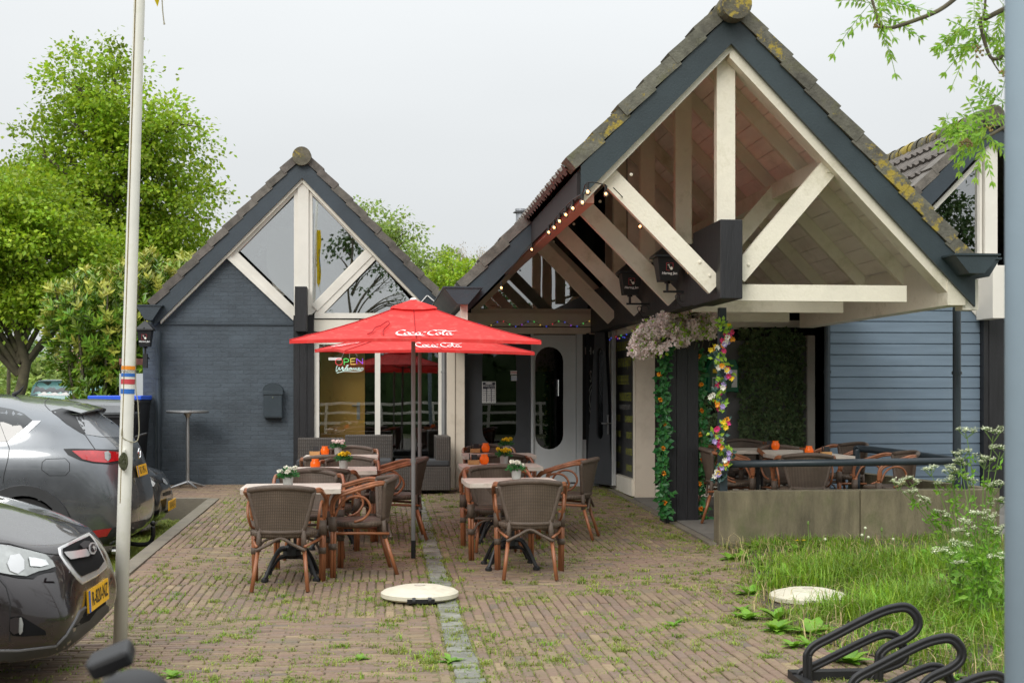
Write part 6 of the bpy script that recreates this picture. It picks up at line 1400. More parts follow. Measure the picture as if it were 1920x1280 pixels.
# --- teal van far behind --------------------------------------------------
def vst(x, w=.9, zr=1.95, zb=1.15, tuck=.12): return [(x, w-.05, .3), (x, w, .45), (x, w, .6), (x, w, .85), (x, w-.01, 1.0), (x, w-.03, zb), (x, w-tuck-.05, zr-.12), (x, 0, zr)]
VN = [[(0, 0, .3), (-.02, 0, .45), (-.02, 0, .6), (0, 0, .85), (0.02, 0, 1.0), (.05, 0, 1.15), (.16, 0, 1.8), (.25, 0, 1.93)], [(0, .6, .3), (-.0, .6, .45), (-.0, .6, .6), (0.02, .6, .85), (0.04, .6, 1.0), (.07, .6, 1.15), (.18, .55, 1.8), (.4, 0, 1.95)],
      vst(.25, .86), vst(.9), vst(2.5), vst(3.4, zr=1.85), [(4.3, .8, .3), (4.35, .8, .45), (4.35, .8, .6), (4.3, .78, .85), (4.25, .76, .95), (4.2, .7, 1.0), (4.0, .6, 1.05), (3.9, 0, 1.1)], [(4.45, 0, .3), (4.5, 0, .45), (4.5, 0, .6), (4.46, 0, .85), (4.4, 0, .93), (4.36, 0, .97), (4.2, 0, 1.0), (4.1, 0, 1.05)]]
vn = Car('teal people carrier far behind the suv, only its roof and tinted windows showing', (wx(36, 25.2), 26.1, -.14), 0, [[(4.5-p[0] if 0 else p[0], p[1], p[2]) for p in s_] for s_ in VN], 'green_paint', (.9, 3.6))
vn.cladding((.9, 3.6), .35, .34, .45)
Z6 = lambda p: zo(p, 6.857, 0, 620)
vn.decal('side_window', Z6([(345, 672), (400, 665), (720, 650), (900, 645), (900, 830), (330, 830)]), 'car_glass', .006, .06); vn.decal('side_window', Z6([(262, 690), (300, 660), (325, 650), (300, 770), (240, 800)]), 'car_glass', .006, .06)
# ------------------------------------------------------------------ waste container
Yb = 18.9; xb_ = wx(267, Yb); wc = thing('waste_container', 'tall black wheeled waste container with a blue lid at the corner of the brick wall', 'waste container', (xb_-.36, Yb+.35, g(19)))
s = MB(); s.add([(-.28, -.3, .14), (.28, -.3, .14), (.28, .3, .14), (-.28, .3, .14), (-.34, -.42, 1.22), (.34, -.42, 1.22), (.34, .42, 1.22), (-.34, .42, 1.22)], [(0, 3, 2, 1), (0, 1, 5, 4), (1, 2, 6, 5), (2, 3, 7, 6), (3, 0, 4, 7), (4, 5, 6, 7)]); s.box(-.35, .35, -.44, .44, 1.2, 1.25); s.build('body', 'bin_black', wc, bevel=.01)
s = MB(); s.hprism([(-.36, -.45), (.36, -.45), (.36, .45), (-.36, .45)], 1.251, lambda x, y: 1.31+.03*(1-(y/.45)**2)); s.build('lid', 'bin_blue', wc, bevel=.01)
for q in ((-.25, -.25), (.25, -.25), (-.25, .25), (.25, .25)): s = MB(); s.tube([(q[0]-.02, q[1], .07), (q[0]+.02, q[1], .07)], .07, 14); s.build('wheel', 'tyre', wc)
w2 = thing('waste_container', 'wide black waste container with a dark grey domed lid before the blue lidded one', 'waste container', (xb_-.62, 18.25, g(18.25)-.05))
s = MB(); s.add([(-.5, -.28, .12), (.5, -.28, .12), (.5, .28, .12), (-.5, .28, .12), (-.6, -.38, 1.12), (.6, -.38, 1.12), (.6, .38, 1.12), (-.6, .38, 1.12)], [(0, 3, 2, 1), (0, 1, 5, 4), (1, 2, 6, 5), (2, 3, 7, 6), (3, 0, 4, 7), (4, 5, 6, 7)]); s.box(-.62, .62, -.4, .4, 1.08, 1.13); s.box(-.45, .45, -.4, -.33, .75, 1.0); s.build('body', 'bin_black', w2, bevel=.01)
s = MB(); s.grid([[(x_*.63, y_*.42, 1.135+.2*(1-y_*y_)**.5*(1-.12*x_*x_)) for x_ in [-1+.25*i for i in range(9)]] for y_ in [-1+.2*j for j in range(11)]]); s.prism([(-.63, 1.131), (.63, 1.131), (.63, 1.16), (-.63, 1.16)], -.42, .42); s.build('lid', 'bin_grey', w2, smooth=False)
for q in ((-.4, -.2), (.4, -.2), (-.4, .2), (.4, .2)): s = MB(); s.tube([(q[0]-.02, q[1], .06), (q[0]+.02, q[1], .06)], .06, 14); s.build('wheel', 'tyre', w2)
sh = thing('grey_gate', 'pale grey gate panel with a rusty top beam between laurel and brick wall', 'gate', (wx(262, 20.5), 20.5, 0)); s = MB(); s.box(-.3, .08, 0, .05, .2, wz(262, 700, 20.5)); s.build('panel', 'door_grey', sh); s = MB(); s.box(-.3, .1, -.02, .07, wz(262, 684, 20.5), wz(262, 672, 20.5)); s.build('top_beam', 'house_tile', sh); s = MB(); s.box(-.3, -.24, .051, .1, .2, wz(262, 684, 20.5)); s.build('post', 'black_paint', sh)
# ------------------------------------------------------------------ vegetation
def limb(mb, p, d, L, r, depth, tips, spread=.5, up=.15, n=6):
    pts = [Vector(p)]; k = 5
    for i in range(k): d = (d+rv(.09)+Vector((0, 0, up*.12))).normalized(); pts.append(pts[-1]+d*L/k)
    mb.tube(pts, [r*(1-.45*i/k) for i in range(k+1)], n if r > .03 else 4, cap=False)
    if depth == 0: tips.append((pts[-1], d)); tips.append((pts[-3], d)); return
    for i in range(random.choice((2, 3, 3))):
        q = random.choice(pts[2:]); nd = (d+rv(spread)).normalized(); limb(mb, q, nd, L*random.uniform(.6, .82), r*.55, depth-1, tips, spread, up, n)
    limb(mb, pts[-1], (d+rv(.2)).normalized(), L*.75, r*.55, depth-1, tips, spread, up, n)
def tree(name, label, x, y, z0, H, blobs, nleaf, size, leafm, seed, trunk_r=.18, trunk_h=None, group=None, cl=.42, aspect=.75, bark='bark', limbs=True, droop=.3, ntf=42):
    """blobs: (dx, dy, z, rx, ry, rz) ellipsoids that shape the crown; leaves gather in tufts on and inside them"""
    random.seed(seed); r = thing(name, label, 'tree', (x, y, z0), 0, group); s = MB()
    th = trunk_h or H*.35; c = [Vector((random.gauss(0, .04)*i, random.gauss(0, .04)*i, th*i/5)) for i in range(6)]
    top = Vector((0, 0, H*.8)); pts = c+[c[-1].lerp(top, t_)+rv(.08) for t_ in (.3, .6, 1)]
    s.tube(pts, [trunk_r*(1.25 if i == 0 else 1-.09*i) for i in range(len(pts))], 12)
    tufts = []
    tot = sum(b[3]*b[4]*b[5] for b in blobs)
    ntuft = max(20, int(nleaf/ntf))
    for b in blobs:
        for _ in range(int(ntuft*(b[3]*b[4]*b[5])/tot)+3):
            d = rv().normalized(); rr = random.random()**.45; q = Vector((b[0]+d.x*b[3]*rr, b[1]+d.y*b[4]*rr, b[2]+d.z*b[5]*rr)); tufts.append((q, d, rr))
    if limbs:
        for b in blobs:
            for _ in range(5):
                e_ = Vector((b[0], b[1], b[2]))+Vector((random.uniform(-.5, .5)*b[3], random.uniform(-.5, .5)*b[4], random.uniform(-.5, .4)*b[5])); zq = min(max(th*.9, e_.z-1.2*hypot(e_.x, e_.y)), H*.75)
                q0 = Vector((0, 0, zq)); m_ = q0.lerp(e_, .5)+Vector((0, 0, .12*(e_-q0).length)); s.tube(catmull([q0, m_, e_], 5), [trunk_r*.42*(1-.085*i) for i in range(11)], 6, cap=False)
                for __ in range(4):
                    e2 = e_+rv(.16*min(b[3], b[5])); s.tube([m_.lerp(e_, random.random()), e2], [trunk_r*.12, trunk_r*.04], 4, cap=False)
    s.build('trunk', bark, r, smooth=True); s = MB()
    per = max(6, int(nleaf/len(tufts)))
    for q, d, rr in tufts:
        cs = cl*random.uniform(.6, 1.25)
        for _ in range(per):
            o = rv(); o = Vector((o.x*cs, o.y*cs, o.z*cs*.45-.25*cs*min(1, (o.x*o.x+o.y*o.y)*.4))); p = q+o*.75; ld = (o.normalized()*.6+d*.4+rv(.5)+Vector((0, 0, -droop))); sz = size*random.uniform(.6, 1.25); s.leaf(p, ld, Vector((0, 0, 1))+rv(.55), sz, sz*aspect, .12)
    s.build('crown', leafm, r); return r
# linden pair on the left
xl = wx(232, 30)-.4; tree('linden_tree', 'tall bright green linden rising above the left roof slope behind the flag pole', xl, 30, -.15, 9.6,
    [(-.1, 0, 8.2, 1.2, 1.2, 1.3), (1.0, 0, 7.2, 1.3, 1.3, 1.2), (1.4, 0, 5.7, 1.1, 1.4, 1.2), (-.5, .2, 6.3, 2.0, 1.6, 1.6), (-1.7, 0, 5.4, 1.5, 1.5, 1.5), (.4, 0, 4.3, 2.2, 1.6, 1.2), (-2.5, 0, 4.2, 1.5, 1.4, 1.2), (1.6, 0, 4.4, .8, 1.2, 1.0)], 72000, .105, 'linden_leaf', 21, .2, 2.6, cl=.34, ntf=95)
xl2 = wx(34, 27); tree('linden_tree', 'second linden at the picture edge with a bare mossy trunk and low crown', xl2, 27, -.15, 6.6,
    [(.2, 0, 4.6, 1.7, 1.3, 1.3), (-1.2, 0, 4.4, 1.4, 1.3, 1.4), (1.5, 0, 4.0, 1.2, 1.2, .9), (.4, 0, 3.5, 1.9, 1.2, .6), (-.4, 0, 5.4, 1.2, 1, .8), (-1.3, 0, 3.2, .8, 1, .7)], 42000, .1, 'linden_leaf', 22, .17, 2.3, cl=.32, ntf=95)
# its visible low forks
tree('young_tree', 'thin open young tree standing behind the second linden at the left edge', wx(22, 34), 34, -.15, 8.0, [(0, 0, 6.9, .5, .5, .5), (-.3, 0, 6.2, .45, .5, .4), (.2, 0, 5.8, .4, .4, .4)], 700, .12, 'pale_leaf', 23, .06, 4, limbs=True, cl=.2)
# laurel
def shrub(name, label, x, y, z0, blobs, nleaf, size, m1, m2, seed, asp=.36, cat='shrub', th=.1, tip=.35):
    random.seed(seed); r = thing(name, label, cat, (x, y, z0)); s = MB(); s2 = MB(); st = MB()
    tot = sum(b[3]*b[4]*b[5] for b in blobs); zt_ = max(b[2]+b[5] for b in blobs)
    for b in blobs:
        for _ in range(int(nleaf/9*(b[3]*b[4]*b[5])/tot)):
            d = rv().normalized(); rr = random.random()**.28; q = Vector((b[0]+d.x*b[3]*rr, b[1]+d.y*b[4]*rr, b[2]+d.z*b[5]*rr))
            up = (d+Vector((0, 0, .7))).normalized(); tgt = s2 if (rr > .85 and q.z/zt_ > .4+random.random()*.55) else s
            for k in range(9):
                a = k*2.4; ld = (up+.9*(up.orthogonal()*cos(a)+up.cross(up.orthogonal())*sin(a))).normalized(); sz = size*random.uniform(.7, 1.2); tgt.leaf(q+up*k*.012, ld, up+rv(.3), sz, sz*asp, .15)
    for k in range(9): a = k*.7; st.tube([(.15*cos(a), .15*sin(a), 0), (.5*cos(a), .4*sin(a), zt_*.4), (.8*cos(a), .5*sin(a), zt_*.8)], [.04, .03, .012], 5)
    st.build('stem', 'bark', r); s.build('foliage', m1, r)
    if s2.v: s2.build('young_foliage', m2, r)
    return r
xs = wx(196, 22.5); shrub('laurel_shrub', 'large rounded cherry laurel with glossy leaves and bronze yellow tips beside the brick wall', xs, 22.5, -.15,
    [(0, 0, 2.6, .9, .8, 1.1), (.75, .1, 2.7, .9, .8, 1.3), (-.45, 0, 3.0, .45, .6, .7), (.2, 0, 1.2, .85, .8, 1.3), (.9, 0, 1.0, .7, .7, 1.1), (1.5, .3, 3.3, .9, .8, .7), (-.2, 0, .8, .55, .7, .8), (2.1, .5, 3.8, .5, .6, .5)], 24000, .15, 'laurel_leaf', 'laurel_tip', 31)
# trees beyond the roofs
def at(u, v, Y): return P(u, v, Y)
a = at(705, 420, 44); tree('birch_tree', 'light green open tree behind the right slope of the left gable, the tallest there', a.x, 44, 0, at(705, 366, 44).z, [(0-.4, 0, at(0, 405, 44).z, .8, .8, .75), (.6, 0, at(0, 430, 44).z, .9, .8, .9), (0, 0, at(0, 500, 44).z, 1.6, 1, 1.4)], 6500, .12, 'pale_leaf', 41, .12, 3, 'trees beyond the roofs', cl=.26)
a = at(790, 480, 48); tree('birch_tree', 'loose light green tree sloping down in the gap between the two front gables', a.x, 48, 0, at(0, 440, 48).z, [(-.6, 0, at(0, 480, 48).z, 1.1, .8, .8), (.8, 0, at(0, 500, 48).z, 1.2, .8, .8), (0, 0, at(0, 560, 48).z, 2.2, 1, 1.4)], 9000, .13, 'pale_leaf', 42, .12, 3, 'trees beyond the roofs', cl=.28)
a = at(860, 500, 40); tree('birch_tree', 'fresh green bushy tree directly behind the valley gutter', a.x, 40, 0, at(0, 468, 40).z, [(0, 0, at(0, 505, 40).z, .8, .8, .65), (-.3, 0, at(0, 550, 40).z, 1.3, .8, .9)], 5500, .11, 'linden_leaf', 43, .1, 3, 'trees beyond the roofs', cl=.24)
# barely leafed tree
random.seed(44); a = at(905, 450, 58); bt = thing('bare_tree', 'pale brown barely leafed tree beyond the gap, left of the metal flue', 'tree', (a.x, 58, 0), 0, 'trees beyond the roofs'); s = MB(); tips = []
s.tube([(0, 0, 0), (0, 0, 5)], [.2, .15], 8)
for k in range(16): limb(s, Vector((random.gauss(0, .8), 0, 5.0)), Vector((random.gauss(0, .35), random.gauss(0, .2), 1)).normalized(), 1.25, .035, 2, tips, .35, .3, 4)
s.build('trunk', 'bare_twig', bt); s = MB()
for p, d in tips:
    for _ in range(7): s.leaf(p+rv(.12), d+rv(.5), rv(), .09, .03)
s.build('crown', 'bare_twig', bt)
# distance on the far left
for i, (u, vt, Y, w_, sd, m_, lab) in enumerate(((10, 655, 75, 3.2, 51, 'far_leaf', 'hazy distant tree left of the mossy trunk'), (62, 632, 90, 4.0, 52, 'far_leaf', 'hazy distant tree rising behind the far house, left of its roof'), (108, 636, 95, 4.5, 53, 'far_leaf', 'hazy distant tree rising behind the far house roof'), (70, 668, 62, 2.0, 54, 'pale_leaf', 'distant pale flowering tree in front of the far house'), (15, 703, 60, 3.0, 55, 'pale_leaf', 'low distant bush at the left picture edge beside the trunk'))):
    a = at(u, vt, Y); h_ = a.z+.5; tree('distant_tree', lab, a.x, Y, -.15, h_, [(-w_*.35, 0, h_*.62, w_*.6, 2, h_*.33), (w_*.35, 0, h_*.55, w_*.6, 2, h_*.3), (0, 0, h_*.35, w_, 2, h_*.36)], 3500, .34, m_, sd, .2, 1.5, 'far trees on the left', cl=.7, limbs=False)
# far house
Yh = 66; fh = thing('distant_house', 'far brick house with a red brown tiled roof and one white roof window', 'house', (0, 0, 0)); x0, x1_ = wx(76, Yh), wx(160, Yh)
s = MB(); s.box(x0+.1, x1_, Yh+.3, Yh+8, -.15, wz(90, 695, Yh)); s.prism([(x0+.1, 0), (x0+.2, 0), (x0+.2, .1), (x0+.1, .1)], 0, .1) if 0 else None; s.build('wall', 'orange_brick', fh)
s = MB(); zr_, ze = wz(90, 652, Yh), wz(90, 694, Yh); s.add([(x0, Yh-.1, ze), (x1_, Yh-.1, ze), (x1_, Yh+4, zr_), (x0+.15, Yh+4, zr_), (x0, Yh+8, ze), (x1_, Yh+8, ze)], [(0, 1, 2, 3), (3, 2, 5, 4), (0, 3, 4), (0, 4, 5, 1), (1, 5, 2)]); ro = s.build('roof', 'house_tile', fh)
s = MB(); u0_, u1_ = 94, 104; s.add([P(u0_, 688, Yh+.3)+Vector((0, -.1, .04)), P(u1_, 688, Yh+.3)+Vector((0, -.1, .04)), P(u1_, 680, Yh+1.2)+Vector((0, -.1, .04)), P(u0_, 680, Yh+1.2)+Vector((0, -.1, .04))], [(0, 1, 2, 3)]); s.build('roof_window', 'sticker_white', ro)
s = MB(); s.box(x0-.05, x0+.09, Yh+.2, Yh+8, -.15, ze); s.build('gable_end', 'black_paint', fh)
# ash twigs hanging in from the right, with the tree they belong to
at_ = thing('ash_tree', 'ash tree whose twigs with feathery leaves hang into the upper corner', 'tree', (7.4, 9.5, 0)); s = MB(); lf = MB(); fr = MB(); O = Vector((7.4, 9.5, 0)); random.seed(61)
s.tube([(0, 0, 0), (-.1, 0, 2), (-.05, 0, 4), (.1, 0, 7)], [.22, .18, .15, .08], 12)
def twig(px, Y, r0, r1): 
    q = [P(u, v, Y)-O for u, v in px]; c = catmull(q, 5); s.tube(c, [r0+(r1-r0)*i/(len(c)-1) for i in range(len(c))], 6, cap=False); return c
def pinnate(p, d, L=.26, n=6, sz=.044):
    d = d.normalized(); sd = d.cross(Vector((0, 1, .2))).normalized(); pts = [p+d*L*i/8+Vector((0, 0, -.05*(i/8)**2*L/.26)) for i in range(9)]; lf.tube(pts, .0018, 3, cap=False)
    for i in range(1, n+1):
        q = pts[min(8, 1+int(i*7/n))]
        for k in (-1, 1): lf.leaf(q, (d*.55+sd*k*.75+Vector((0, 0, -.7))+rv(.15)), Vector((0, -1, .4))+rv(.4), sz*random.uniform(.8, 1.15), sz*.33, .1)
    lf.leaf(pts[-1], d+Vector((0, 0, -.4)), Vector((0, -1, .4)), sz, sz*.33)
A_ = 6.0
t1 = twig([(1800, -10), (1760, 20), (1700, 44), (1665, 53), (1650, 44), (1641, 20), (1632, -10), (1622, -40)], A_, .011, .006)
t2 = twig([(1960, -20), (1885, 16), (1850, 34), (1838, 38), (1842, 62), (1848, 85), (1858, 108), (1872, 110), (1888, 98), (1910, 80)], A_+.2, .013, .007)
t3 = twig([(1848, -10), (1846, 20), (1840, 38)], A_+.2, .006, .006); t4 = twig([(1858, 110), (1872, 132), (1888, 146), (1905, 158)], A_+.2, .004, .003)
t5 = twig([(1960, 200), (1888, 236), (1850, 258), (1832, 264), (1812, 258)], A_+.1, .01, .004)
s.tube(catmull([Vector((-.05, 0, 4.2)), Vector((-1.2, -1.5, 4.2)), t1[0]], 6), [.07-.0045*i for i in range(13)], 6); s.tube(catmull([Vector((-.07, 0, 3.2)), Vector((-1.2, -1.8, 3.5)), t2[0]], 6), [.07-.0045*i for i in range(13)], 6); s.tube(catmull([Vector((-.07, 0, 2.4)), Vector((-1.2, -1.8, 2.7)), t5[0]], 6), [.06-.004*i for i in range(13)], 6)
def leafcl(u, v, Y, n, r_, down=.3, L=.22):
    for _ in range(n): p = P(u+random.uniform(-1, 1)*r_*.3, v+random.uniform(-1, 1)*r_*.3, Y+random.uniform(-.1, .1))-O; a_ = random.uniform(0, 2*pi); pinnate(p, Vector((cos(a_), random.uniform(-.4, .4), sin(a_)*.6-down)), L*random.uniform(.7, 1.15))
leafcl(1632, 5, A_, 10, 30); leafcl(1645, 30, A_, 4, 12); leafcl(1665, 5, A_, 3, 10); leafcl(1840, 60, A_+.2, 8, 40); leafcl(1845, 95, A_+.2, 6, 35); leafcl(1870, 50, A_+.2, 6, 30); leafcl(1880, 5, A_+.2, 5, 30); leafcl(1830, 40, A_+.2, 5, 20)
leafcl(1835, 236, A_+.1, 8, 45, .0, .2); leafcl(1862, 230, A_+.1, 7, 40, 0, .2); leafcl(1875, 190, A_+.1, 7, 25, -.3, .2); leafcl(1800, 250, A_+.1, 4, 20, 0, .16); leafcl(1850, 258, A_+.1, 6, 30, 0, .18)
for u, v in ((1647, 45), (1644, 50), (1835, 92), (1838, 100), (1812, 265), (1820, 268), (1806, 270), (1878, 138), (1855, 240)):
    for _ in range(8): p = P(u+random.gauss(0, 4), v+random.gauss(0, 4), A_)-O; fr.sphere(p, .006, 5, 4)
s.build('trunk', 'bark', at_, smooth=True); lf.build('crown', 'ash_leaf', at_); fr.build('seed_clusters', 'rust', at_)
# ------------------------------------------------------------------ grass, weeds
random.seed(71); gm = MB()
def bladeN(mb, p, h, w, lean, az):
    d = Vector((cos(az), sin(az), 0)); b = Vector((-sin(az), cos(az), 0))*w/2; q1 = p+d*lean*h*.25+Vector((0, 0, h*.55)); q2 = p+d*lean*h+Vector((0, 0, h*(1-.35*lean)))
    mb.add([p-b, p+b, q1+b*.8, q1-b*.8, q2], [(0, 1, 2, 3), (3, 2, 4)])
def fnoise(x, y): return .5+.25*sin(x*3.1+y*1.7)+.25*sin(x*1.3-y*4.1+2)
cnt = 0; pb2 = G(1515, 1128)
for _ in range(78000):
    y = random.uniform(5.4, 12.66); x = random.uniform(2.7, 7.6)
    ed = x-GX(y)
    if ed < -.12: continue
    dens = min(1, max(0, (ed+.12)/.5)); 
    if random.random() > dens*.95 or (fnoise(x*1.7, y*1.4) < .38 and random.random() < .7): continue
    h = (.08+.11*dens+.13*fnoise(x, y))*random.uniform(.5, 1.15)*(1.0 if y > 8 else .85); 
    if y > 11.3: h *= .62
    if hypot(x-pb2.x, (y-pb2.y)) < .32 or (abs(x-pb2.x) < .3 and pb2.y-.5 < y < pb2.y and random.random() < .75): continue
    bladeN(gm, Vector((x, y, g(y)-.02)), h, random.uniform(.006, .013), random.uniform(.1, 1.1), random.uniform(0, 2*pi)); cnt += 1
stuff(gm.build('grass', 'grass'), 'long fresh green grass before the concrete wall', 'grass')
s = MB(); n = 20; rows = []
for j in range(n+1):
    y = 5.0+7.68*j/n; rows.append([(GX(y)+.0+(9.5-GX(y))*i/12, y, g(y)+.01+.05*min(1, i/3)*(.5+.5*fnoise(i, y))) for i in range(13)])
s.grid(rows); struct(s.build('verge', 'soil'))
# moss and grass in the joints
gm = MB()
for _ in range(5200):
    y = random.uniform(5.6, 12.5); x = random.uniform(GX(y)-.1, GX(y)+3.5)
    if wx(1900, y) < x: continue
    bladeN(gm, Vector((x, y, g(y)-.01)), random.uniform(.08, .26), random.uniform(.004, .008), random.uniform(.6, 1.5), random.uniform(0, 2*pi))
stuff(gm.build('dry_grass', 'dry_blade'), 'dry straw coloured blades among the green grass', 'grass')
gm = MB(); random.seed(776)
for _ in range(420):
    y = 5.8+12.5*random.random()**1.3; x = random.uniform(-3.4, GX(y)); 
    if y > 10.8 and x < -2.0: continue
    for k in range(random.randint(18, 40)): bladeN(gm, Vector((x+random.gauss(0, .035), y+random.gauss(0, .03), g(y)-.012)), random.uniform(.02, .06), random.uniform(.004, .009), random.uniform(.4, 1.5), random.uniform(0, 2*pi))
stuff(gm.build('grass_tufts', 'grass'), 'fresh green grass tufts sprouting from the paving joints', 'grass')
gm = MB()
def inchair(x, y): return False
for _ in range(24000):
    y = 5.7+13.2*random.random()**1.2; x = random.uniform(-3.6, GX(y)+.05)
    if y > 10.8 and x < -2.0: continue
    f = fnoise(x*.8, y*.8)*.6+.4*fnoise(x*2.3+5, y*2.1); edge = max(0, 1-(GX(y)-x)/.8)+max(0, 1-abs(x-.49)/.25)*.6
    if random.random() > f*.85+edge*.6: continue
    # snap onto a joint
    if random.random() < .7: x = round(x/BW)*BW+random.gauss(0, .006)
    else: y = round(y/BW)*BW+random.gauss(0, .006)
    big = random.random() < .12
    for k in range(random.randint(6, 16)*(2 if big else 1)):
        bladeN(gm, Vector((x+random.gauss(0, .02), y+random.gauss(0, .02), g(y)-.012)), random.uniform(.012, .035)*(1.7 if big else 1), random.uniform(.004, .008), random.uniform(.3, 1.4), random.uniform(0, 2*pi))
for _ in range(3600):   # soil strip
    y = random.uniform(10.9, 17.4); x = random.uniform(-2.75, -2.2)
    for k in range(8): bladeN(gm, Vector((x+random.gauss(0, .02), y+random.gauss(0, .02), -.135)), random.uniform(.03, .12), .007, random.uniform(.2, 1), random.uniform(0, 2*pi))
stuff(gm.build('joint_grass', 'joint_grass_mat'), 'short grass and moss tufts growing between the clinkers', 'grass')
# litter
gm = MB()
for _ in range(420):
    y = random.uniform(6, 18); x = random.uniform(-2, min(3, GX(y))); p = Vector((x, y, g(y)+.004)); gm.leaf(p, Vector((random.gauss(0, 1), random.gauss(0, 1), .1)), Vector((0, 0, 1)), random.uniform(.01, .03), .012, .3)
stuff(gm.build('leaf_litter', 'rust'), 'small dead leaves and crumbs scattered on the paving', 'leaf litter')
def rosette(x, y, label, R_, n, m='weed_leaf', seed=0, name='broadleaf_weed'):
    random.seed(seed); r = thing(name, label, 'weed', (x, y, g(y)-.005 if x > -2.2 else -.13), 0, 'broadleaf weeds at the paving edge'); s = MB()
    for i in range(n):
        a = i*2.4+random.gauss(0, .2); L_ = R_*random.uniform(.6, 1.1); el = random.uniform(.15, 1.1); pts = [Vector((cos(a)*L_*t_*cos(el*(1-.5*t_)), sin(a)*L_*t_*cos(el*(1-.5*t_)), L_*(sin(el)*t_-.35*t_*t_))) for t_ in (0, .2, .4, .6, .8, 1)]
        w_ = [.006, R_*.13, R_*.2, R_*.19, R_*.12, .002]; sd = Vector((-sin(a), cos(a), 0)); jag = [random.uniform(.65, 1.2) for _ in pts]
        s.grid([[p-sd*w_[k]*jag[k]+Vector((0, 0, .12*w_[k])) for k, p in enumerate(pts)], pts, [p+sd*w_[k]*jag[-k-1]+Vector((0, 0, .12*w_[k])) for k, p in enumerate(pts)]])
    s.build('leaves', m, r); return r
for i, (u, v, R_, n, lab) in enumerate(((1402, 1160, .13, 22, 'bright leafy weed standing alone on the paving left of the others'), (1457, 1183, .15, 24, 'bright leafy weed below the half overgrown parasol base'), (1525, 1190, .2, 30, 'largest leafy weed between the parasol base and the cycle rack'),
     (1590, 1243, .17, 24, 'leafy weed growing inside the cycle rack loops'), (1768, 1225, .13, 12, 'sparse pale weed right of the cycle rack'), (1475, 1085, .22, 30, 'tall dandelion leaves at the corner of the long grass'), (1440, 1100, .17, 20, 'leafy weed touching the parasol base'),
     (1262, 1172, .08, 14, 'flat weed in the middle of the right paving'), (845, 1240, .1, 18, 'ragged weed on the grey sett strip'), (325, 1268, .09, 16, 'weed tuft near the bicycle lamp'), (675, 1235, .08, 14, 'low weed left of the sett strip'), (1500, 1040, .2, 22, 'dark nettle like weeds at the foot of the concrete wall'), (1415, 1030, .16, 18, 'weeds at the left end of the concrete wall foot'), (1180, 950, .08, 12, 'small weed tuft at the terrace edging'),
     (300, 1000, .12, 14, 'weed with yellow flowers on the soil strip by the hatchback'), (345, 965, .12, 14, 'weed at the end of the soil strip'))):
    p = G(u, v); rosette(p.x, p.y, lab, R_, n, seed=100+i)
random.seed(334)
for i in range(9):
    y = 11.2+i*.7; rosette(-2.35+random.uniform(-.1, .1), y, 'low weed in the row growing on the soil strip beside the kerb', random.uniform(.1, .2), 16, seed=500+i)
random.seed(333)
for i in range(16):
    y = random.uniform(6.9, 12.4); x = GX(y)+random.uniform(-.28, .35)
    if hypot(x-pb2.x, y-pb2.y) < .4: continue
    rosette(x, y, 'small leafy weed among the others scattered along the grass edge', random.uniform(.07, .16), random.randint(12, 22), seed=400+i)
def dandelion(u, v, h, label, kind, Y=None):
    p = G(u, v) if Y is None else Vector((wx(u, Y), Y, g(Y))); r = thing('dandelion', label, 'flower', (p.x, p.y, p.z), 0, 'dandelions in the grass'); s = MB(); lx = random.uniform(-.04, .04)
    s.tube([(0, 0, 0), (lx*.4, 0, h*.5), (lx, 0, h)], .004, 5); s.build('stem', 'stem_green', r); s = MB()
    if kind == 'y':
        for k in range(26): a = k*2.4; s.leaf(Vector((lx, 0, h)), Vector((cos(a), sin(a), .35+.3*random.random())), Vector((0, 0, 1)), .026, .01)
        s.build('blossom', 'petal_yellow', r)
    elif kind == 'b': s.lathe([(.004, 0), (.011, .01), (.01, .03), (.004, .04)], (lx, 0, h), 8); s.build('bud', 'stem_green', r)
    else:
        s.sphere((lx, 0, h+.008), .014, 8, 6); s.build('seed_head', 'parsley_white', r)
random.seed(72)
for u, v, vt, k, lab in ((1514, 1110, 1034, 'y', 'yellow dandelion in bloom at the left end of the grass'), (1492, 1090, 1037, 'y', 'small yellow dandelion beside the leafy corner weed'), (1516, 1110, 984, 'b', 'tall dandelion with a closed bud against the wall, first from the left'), (1615, 1110, 991, 's', 'dandelion seed head at the wall joint'),
      (1623, 1110, 1004, 's', 'short seed head right of the wall joint'), (1631, 1110, 1008, 's', 'second short seed head right of the wall joint'), (1656, 1112, 996, 'b', 'thick dandelion stem with a bud in the middle of the wall'), (1677, 1112, 1022, 's', 'bare dandelion stem right of the thick one'), (1636, 1140, 1040, 'b', 'pale dandelion stems rising from the middle of the grass'), (1552, 1110, 1012, 's', 'tiny seed head before the mossy wall')):
    Yd_ = 12.2 if v < 1120 else 11.0; dandelion(u, v, max(.1, wz(u, vt, Yd_)-g(Yd_)), lab, k, Yd_)
